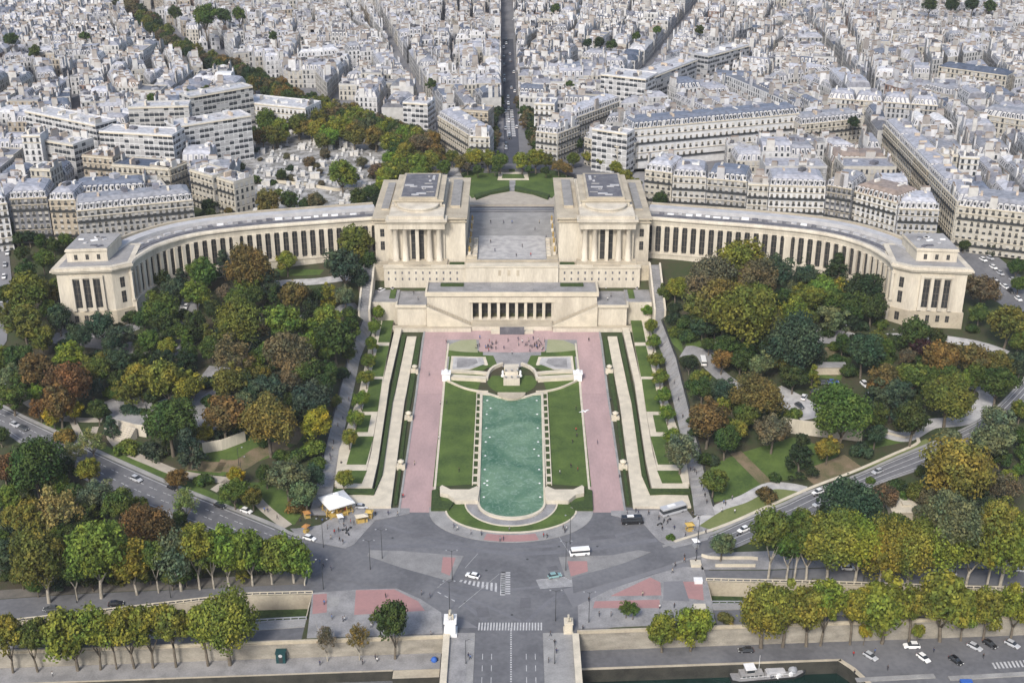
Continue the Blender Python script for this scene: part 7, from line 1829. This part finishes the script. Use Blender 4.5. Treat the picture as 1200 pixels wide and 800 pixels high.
b = MB(); b.box(-.55, -1.16, .2, .55, -1.1, 2.1); b.build('door', DARKMETAL, t); b = MB(); b.lathe([(.0, 0), (.55, 0), (.55, .04), (0, .04)], (0, 0, 0), 14); o = b.build('round_panel', ROOFPALE, t, loc=(0, -1.17, 2.6)); o.rotation_euler = (math.pi / 2, 0, 0)
c = W(509, 774, QL - .1); t = thing('covered_scooter', 'scooter under a blue cover parked at the quay edge', 'scooter', c); b = MB(); b.lathe([(.9, .1), (1.0, .6), (.7, 1.1), (.3, 1.35), (0, 1.4)], n=10); b.build('cover', BLUE, t, True)
for sx in (-1, 1):
    b = MB(); b.tube((sx * .75, -.1, .3), (sx * .75, .1, .3), .3, .3, 10); b.build('wheel', RUBBER, t)
def motorbike(p, rz, label):
    t = thing('motorbike', label, 'motorbike', p, rz)
    for sx in (-.7, .7):
        b = MB(); b.tube((sx, -.07, .32), (sx, .07, .32), .32, .32, 12); b.build('wheel', RUBBER, t)
    b = MB(); b.path([(-.6, 0, .75), (-.1, 0, .72), (.3, 0, .85), (.6, 0, .8)], [.12, .17, .2, .1], 6); b.build('body', DARKMETAL, t)
    b = MB(); b.tube((.5, -.35, 1.05), (.5, .35, 1.05), .03); b.tube((.7, 0, .32), (.5, 0, 1.05), .04); b.build('handlebar', GREYMETAL, t)
motorbike(T(956, 581, .15), heading(956, 581, (930, 592), None), 'dark motorbike on the right avenue')
for x, y in ((778, 611), (773, 615), (784, 610)): motorbike(zs(x, y), pr.uniform(0, 3), 'dark motorbike parked beside the bus')
for x, y in ((404, 622), (410, 620), (407, 626)): motorbike(zs(x, y), pr.uniform(0, 3), 'dark motorbike parked near the carousel')
motorbike(T(866, 627, .15), heading(866, 627, (850, 633), None), 'black motorbike low on the right avenue')
# white stone pieces along the pink paths
for s, nm in ((-1, 'left'), (1, 'right')):
    for x, y in ((714, 436), (721, 491), (730, 548)):
        p = gp(600 + s * (x - 600), y, .3); t = thing('stone_urn', 'white carved stone urn on a plinth beside the %s pink path' % nm, 'urn', (*p, GZ(*p) + .3))
        b = MB(); b.box(-1.5, -1.2, -.5, 1.5, 1.2, 1.3); b.build('plinth', PALESTONE, t); b = MB(); b.lathe([(.5, 0), (.4, .3), (1.1, 1.1), (1.25, 1.5), (.9, 1.6), (.5, 2.0), (0, 2.1)], (0, 0, 1.3), 10); b.build('urn', PALESTONE, t, True)
    for x, y in ((677, 444), ):
        p = gp(600 + s * (x - 600), y, .3); t = thing('pedestal', 'white cubic pedestal at the %s end of the fountain terrace' % nm, 'pedestal', (*p, GZ(*p))); b = MB(); b.box(-1.6, -1.4, -.5, 1.6, 1.4, 3.0); b.box(-1.9, -1.7, 3.0, 1.9, 1.7, 3.5); b.build('block', WHITE, t); b = MB(); b.lathe([(.9, 0), (1.0, .5), (.6, 1.0), (0, 1.3)], (0, 0, 3.5), 8); b.build('finial', WHITE, t, True)
# horse groups on the bridge heads
for x, y, s, nm in ((528, 741, -1, 'left'), (666, 739, 1, 'right')):
    t = thing('equestrian_statue', 'pale stone horse with warrior on tall pedestal at the %s bridge head' % nm, 'statue', W(x, y, .1))
    b = MB(); b.box(-1.9, -2.2, 0, 1.9, 2.2, .7); b.box(-1.5, -1.9, .7, 1.5, 1.9, 4.4); b.box(-1.8, -2.1, 4.4, 1.8, 2.1, 5.0); b.build('pedestal', WHITE if s < 0 else PALESTONE, t)
    b = MB(); b.path([(0, 1.3, 6.7), (0, .9, 6.9), (0, 0, 6.75), (0, -.8, 6.95), (0, -1.3, 7.7), (0, -1.5, 8.0), (0, -2.0, 7.6)], [.35, .55, .5, .58, .3, .25, .14], 8)
    for lx, ly, dy in ((-.28, .95, .25), (.28, .95, .1), (-.28, -.9, -.3), (.28, -.9, .1)): b.path([(lx, ly, 6.7), (lx, ly + dy, 5.9), (lx, ly, 5.05)], [.24, .13, .12], 6)
    b.path([(0, 1.45, 6.7), (0, 1.8, 6.2), (0, 1.75, 5.6)], [.12, .16, .05], 5); b.build('horse', PALESTONE, t, True)
    b = MB(); b.path([(.8, -.7, 5.0), (.8, -.7, 5.9), (.78, -.72, 6.6), (.78, -.74, 6.8), (.78, -.75, 7.05)], [.2, .24, .26, .1, .16], 8); b.path([(.78, -.72, 6.5), (.4, -1.1, 6.7)], [.1, .07], 5); b.build('warrior', PALESTONE, t, True); t.scale = (1, 1, 1) if s < 0 else (.72,) * 3
for x, y, w, l in ((820, 714, 1.6, 'larger white stone block at the end of the right sunken road railing'), (818, 682, 1.2, 'small white stone block beside the street right of the square'), (815, 662, 1.5, 'white flat stone slab by the low wall right of the square')):
    p = W(x, y, .1); b = MB(); b.box(-w, -w * .8, 0, w, w * .8, .9); b.box(-w * 1.1, -w * .9, .9, w * 1.1, w * .9, 1.15); o = b.build('stone_block', WHITE if w < 1.3 else PALESTONE, loc=p); tag(o, l, 'stone block')
for px, l in (([(822, 652), (832, 655), (880, 655), (888, 656)], 'low wall with railing round the terrace right of the square'), ([(838, 664), (885, 664)], 'pale planter wall in front of the terrace right of the square'), ([(365, 661), (360, 672), (357, 686)], 'low stone wall at the end of the left plane row')):
    balustrade([W(x, y, .05) for x, y in px], l, 1.1, PALESTONE, solid=True, name='low_wall')
# aquarium walls, park terrace wall and steps
for px, h, l, m in (([(918, 506), (940, 509), (975, 513), (1010, 517)], 6, 'long cream retaining wall of the aquarium in the right park', STONE), ([(238, 531), (262, 527), (288, 517)], 4.5, 'curved cream retaining wall in the left park', STONE), ([(140, 505), (158, 510), (172, 512)], 5, 'cream terrace wall with steps in the left park', STONE), ([(1030, 506), (1062, 514), (1072, 510)], 1.2, 'pale kerb wall at the bend of the park path', PALESTONE)):
    P = [T(x, y) for x, y in px]; P = [p - Vector((0, 0, .3)) for p in P]; balustrade(P, l, h, m, solid=True, name='retaining_wall')
pl = TP([(128, 492), (150, 472), (170, 475), (176, 505), (150, 506)]); b = MB(); b.prism([(p.x, p.y) for p in pl], 2, max(p.z for p in pl) + .6); structure(b.build('park_terrace', CONCRETE))
b = MB()
P0 = T(153, 512)
for k in range(8): b.box(-4, -4 + k * .6, -2, 2.5, -3.4 + k * .6, .5 + k * .5)
o = b.build('park_steps', STONE, None, False, P0); o.rotation_euler = (0, 0, -.5); tag(o, 'broad cream stone steps beside the big dark tree of the left park', 'steps')
p = T(1062, 600); t = thing('pavilion_building', 'low building with pale flat roof among the trees right of the avenue', 'building', p); b = MB(); b.box(-6, -5, -1, 6, 5, 3); b.build('wall', STONE2, t); b = MB(); b.box(-6.4, -5.4, 3, 6.4, 5.4, 3.4); b.box(-2, -2, 3.4, 1, 1, 4.0); b.build('roof', PALESTONE, t)
for k, (px_, py_, w_) in enumerate(((965, 445, 6), )):
    t = thing('pavilion_building', 'small flat-roofed pavilion beside the parked cars of the aquarium', 'building', T(972, 436)); b = MB(); b.box(-6, -2, -1, 6, 2, 3); b.build('wall', STONE2, t); b = MB(); b.box(-6.3, -2.3, 3, 6.3, 2.3, 3.3); b.build('roof', CONCRETE, t)
# ------------------------------------------------------------------ boat at the right quay
a0, a1 = W(856, 797, RZ), W(944, 789, RZ); L = (a1 - a0).length; t = thing('house_boat', 'grey and white river boat with cluttered deck moored under the right quay', 'boat', (a0 + a1) / 2, math.atan2(a1.y - a0.y, a1.x - a0.x)); h = L / 2
def hs(w, z0, z1): return [(-w * .6, z0), (w * .6, z0), (w, z1), (-w, z1)]
b = MB(); loft(b, [(-h, hs(1.4, -.3, 1.3)), (-h + 2, hs(2.3, -.6, 1.2)), (h - 4, hs(2.4, -.6, 1.2)), (h - 1.2, hs(1.2, -.4, 1.5)), (h, hs(.15, 0, 1.9))]); b.build('hull', DARKMETAL, t)
b = MB(); loft(b, [(-h + .1, [(-1.3, 1.3), (1.3, 1.3), (1.3, 1.42), (-1.3, 1.42)]), (-h + 2, [(-2.2, 1.22), (2.2, 1.22), (2.2, 1.35), (-2.2, 1.35)]), (h - 4, [(-2.3, 1.22), (2.3, 1.22), (2.3, 1.35), (-2.3, 1.35)]), (h - 1.2, [(-1.1, 1.5), (1.1, 1.5), (1.1, 1.62), (-1.1, 1.62)])]); b.build('deck', GREYPAVE, t)
b = MB(); b.box(-h + 2.5, -1.7, 1.35, -h + 9, 1.7, 2.7); b.box(-h + 4, -1.3, 2.7, -h + 6.6, 1.3, 4.2); q = b.build('cabin', ROOFGREY, t)
b = MB(); b.box(-h + 3.8, -1.5, 4.2, -h + 6.8, 1.5, 4.4); b.build('cabin_roof', WHITE, t)
for k in range(5):
    b = MB(); b.box(-h + 2.9 + k * 1.2, -1.74, 1.75, -h + 3.7 + k * 1.2, -1.69, 2.4); b.build('cabin_window', GLASS, q)
b = MB(); b.box(-h + 4.2, -1.34, 3.1, -h + 6.4, -1.29, 3.9); b.build('bridge_window', GLASS, q)
b = MB(); b.box(-1, -1.5, 1.35, 4.5, 1.5, 2.5); b.box(-.6, -1.3, 2.5, 4.2, 1.3, 2.7); b.build('hatch_cover', ROOFPALE, t)
b = MB(); b.lathe([(1.3, 0), (1.3, .9), (.9, 1.5), (0, 1.7)], (7, 0, 1.35), 12); b.build('round_canopy', GREYMETAL, t, True)
br = random.Random(2)
for k in range(11):
    x, y = br.uniform(-h + 9.5, h - 5), br.choice((-1.8, 1.75, -1.6)); b = MB(); b.obox((x, y, 1.35 + .35), (br.uniform(.25, .7), br.uniform(.2, .4), br.uniform(.3, .6)), br.uniform(0, 1)); b.build('deck_box', br.choice([CONCRETE, DARKMETAL, WHITE, ROOFDARK]), t)
for sy in (-1, 1):
    b = MB()
    b.tube((-h + 2, sy * 2.2, 2.3), (h - 4, sy * 2.25, 2.3), .05)
    b.build('hand_rail', WHITE, t)
b = MB(); b.tube((-h + 8, 0, 3.3), (-h + 8, 0, 8), .07, .04); b.build('mast', WHITE, t)
# blue-roofed pontoon at the bottom edge
p = W(1132, 800, QR); b = MB(); b.box(-1.6, -.7, 0, 1.6, .7, .9); o = b.build('covered_crate', BLUE, loc=p); tag(o, 'blue tarpaulin-covered crate at the bottom edge of the car park', 'crate')
# a gull gliding over the lawn, far nearer than the ground
d = (W(685, 482, 0) - Vector((0, 0, CAMZ))).normalized(); p = Vector((0, 0, CAMZ)) + d * 150; t = thing('seagull', 'white gull gliding with spread wings above the right lawn', 'bird', p, .5)
b = MB(); b.path([(0, .32, 0), (0, .18, .01), (0, 0, .02), (0, -.16, .03), (0, -.24, .05), (0, -.31, .03)], [.03, .06, .085, .07, .05, .015], 8); b.build('body', WHITE, t, True)
for s in (-1, 1):
    b = MB(); pts = [((.05, -.1), (.05, .08), .03), ((.3, -.16), (.3, .05), .12), ((.5, -.08), (.5, .06), .1), ((.72, .1), (.70, .14), .02)]
    vs = []
    for (xa, ya), (xb, yb), z in pts: vs += [(s * xa, ya, z + .012), (s * xb, yb, z + .006), (s * xb, yb, z - .006), (s * xa, ya, z - .012)]
    fs = [(i * 4 + j, i * 4 + (j + 1) % 4, i * 4 + 4 + (j + 1) % 4, i * 4 + 4 + j) for i in range(3) for j in range(4)] + [(0, 1, 2, 3), (12, 13, 14, 15)]
    b.add(vs, fs); b.build('wing', WHITE, t)
b = MB(); b.add([(-.05, .3, 0), (.05, .3, 0), (.1, .46, 0), (-.1, .46, 0), (-.05, .3, .015), (.05, .3, .015), (.1, .46, .01), (-.1, .46, .01)], [(0, 1, 2, 3), (4, 5, 6, 7), (0, 1, 5, 4), (1, 2, 6, 5), (2, 3, 7, 6), (3, 0, 4, 7)]); b.build('tail', WHITE, t)
SHARED = SHARED if 'SHARED' in globals() else set()
# ------------------------------------------------------------------ unequal labels for unequal things
def finish_labels():
    bpy.context.view_layer.update()
    D = {}
    for o in THINGS: D.setdefault(o['label'], []).append(o)
    W10 = ['first', 'second', 'third', 'fourth', 'fifth', 'sixth', 'seventh', 'eighth', 'ninth', 'tenth', 'eleventh', 'twelfth']
    for lab, L in D.items():
        if len(L) < 2 or lab in SHARED: continue
        L.sort(key=lambda o: PX(o.matrix_world.translation)[0])
        n = len(L)
        for i, o in enumerate(L):
            t = 'leftmost' if i == 0 else ('rightmost' if i == n - 1 else (W10[i] + ' from left' if i < 12 else (W10[n - 1 - i] + ' from right' if n - 1 - i < 12 else 'number %d from left' % (i + 1))))
            o['label'] = lab + ', ' + t
def mass_of_trees():
    """the 300 largest park trees stay single; the rest become one mass"""
    import numpy as np
    bpy.context.view_layer.update()
    L = [o for o in THINGS if o.name.split('.')[0] == 'tree']
    L.sort(key=lambda o: -o.scale[0] * PPM(o.location)); rest = L[296:]
    if not rest: return
    vs, qs, ms, cs, tints, n = [], [], [], [], [], 0
    tv, tf = [], []
    for o in rest:
        for ch in [c for c in o.children]:
            me = ch.data; M = np.array(ch.matrix_world)
            if ch.name.startswith('crown'):
                v = np.empty(len(me.vertices) * 3, np.float32); me.vertices.foreach_get('co', v); v = v.reshape(-1, 3) @ M[:3, :3].T + M[:3, 3]
                q = np.empty(len(me.loops), np.int32); me.loops.foreach_get('vertex_index', q); c = np.empty(len(me.loops) * 4, np.float32); me.color_attributes['leafvar'].data.foreach_get('color', c)
                vs.append(v); qs.append(q + n); n += len(v); cs.append(c); tints.append(np.tile(np.array(ch.color, np.float32), len(me.loops)))
            else:
                k = len(tv); tv.extend([tuple(ch.matrix_world @ x.co) for x in me.vertices]); tf.extend([tuple(i + k for i in p_.vertices) for p_ in me.polygons])
            bpy.data.objects.remove(ch)
        THINGS.remove(o); bpy.data.objects.remove(o)
    V = np.concatenate(vs); Q = np.concatenate(qs); nq = len(Q) // 4
    me = bpy.data.meshes.new('park_trees'); me.vertices.add(len(V)); me.vertices.foreach_set('co', V.astype(np.float32).ravel()); me.loops.add(len(Q)); me.loops.foreach_set('vertex_index', Q); me.polygons.add(nq); me.polygons.foreach_set('loop_start', np.arange(nq, dtype=np.int32) * 4)
    me.update(calc_edges=True); me.validate()
    me.color_attributes.new('leafvar', 'FLOAT_COLOR', 'CORNER').data.foreach_set('color', np.concatenate(cs)); me.color_attributes.new('leaftint', 'FLOAT_COLOR', 'CORNER').data.foreach_set('color', np.concatenate(tints))
    m2 = LEAF.copy(); m2.name = 'foliage_mass'; t2 = m2.node_tree; oi = [x for x in t2.nodes if x.type == 'OBJECT_INFO'][0]; at = t2.nodes.new('ShaderNodeAttribute'); at.attribute_name = 'leaftint'
    for l in [l for l in t2.links if l.from_node == oi and l.from_socket.name == 'Color']: t2.links.new(at.outputs['Color'], l.to_socket)
    me.materials.append(m2); ob = bpy.data.objects.new('park_trees', me); C.objects.link(ob); stuff(ob, 'smaller trees filling the gaps of park and wood'); ob['category'] = 'trees'
    t = MB(); t.add(tv, tf); tr = t.build('trunks', BARK, ob, True); tr['kind'] = 'stuff'
    print('MASS', len(rest), nq)
mass_of_trees()
finish_labels()
# ------------------------------------------------------------------ hazy air
b = MB(); b.box(-2500, -120, -13, 2500, 3200, 232)
hm = bpy.data.materials.new('hazy_air'); hm.use_nodes = True; nt = hm.node_tree; nt.nodes.clear()
ou = nt.nodes.new('ShaderNodeOutputMaterial'); pv_ = nt.nodes.new('ShaderNodeVolumePrincipled'); nt.links.new(pv_.outputs[0], ou.inputs['Volume'])
pv_.inputs['Color'].default_value = (.90, .93, 1, 1); pv_.inputs['Density'].default_value = 0.00005
hz_ = stuff(b.build('haze', hm), 'thin pale haze over the city'); hz_['category'] = 'haze'
# ------------------------------------------------------------------ light, sky, camera
sc = bpy.context.scene
w = bpy.data.worlds.new('World'); sc.world = w; w.use_nodes = True
nt = w.node_tree; bg = nt.nodes['Background']
SUN_EL, SUN_AZ = R(42), R(200)     # azimuth: from north (+Y) clockwise: behind the camera
sky = nt.nodes.new('ShaderNodeTexSky'); sky.sky_type = 'NISHITA'; sky.sun_disc = False; sky.sun_elevation = SUN_EL; sky.sun_rotation = SUN_AZ
sky.air_density = 1.0; sky.dust_density = 2.5; sky.ozone_density = 1.0
nt.links.new(sky.outputs[0], bg.inputs['Color']); bg.inputs['Strength'].default_value = 0.115
sl = bpy.data.lights.new('sun', 'SUN'); sl.energy = 1.95; sl.angle = R(12); sl.color = (1, .95, .87)
so = bpy.data.objects.new('sun', sl); C.objects.link(so)
d = Vector((math.sin(SUN_AZ) * math.cos(SUN_EL), math.cos(SUN_AZ) * math.cos(SUN_EL), math.sin(SUN_EL)))
so.rotation_euler = d.to_track_quat('Z', 'Y').to_euler(); so.location = (0, 0, 300)
cam = bpy.data.cameras.new('camera'); cam.sensor_width = 36; cam.lens = 45; cam.clip_start = 1; cam.clip_end = 12000
co = bpy.data.objects.new('camera', cam); C.objects.link(co); co.location = (0, 0, CAMZ); co.rotation_euler = (math.pi / 2 - PITCH, 0, 0)
sc.camera = co
sc.view_settings.view_transform = 'Standard'; sc.view_settings.look = 'None'; sc.view_settings.gamma = 1; sc.view_settings.use_curve_mapping = False
sc.view_settings.exposure = 0.84
sc.cycles.max_bounces = 5; sc.cycles.diffuse_bounces = 3; sc.cycles.glossy_bounces = 2; sc.cycles.transmission_bounces = 2; sc.cycles.caustics_reflective = False; sc.cycles.caustics_refractive = False
sc.cycles.use_denoising = True
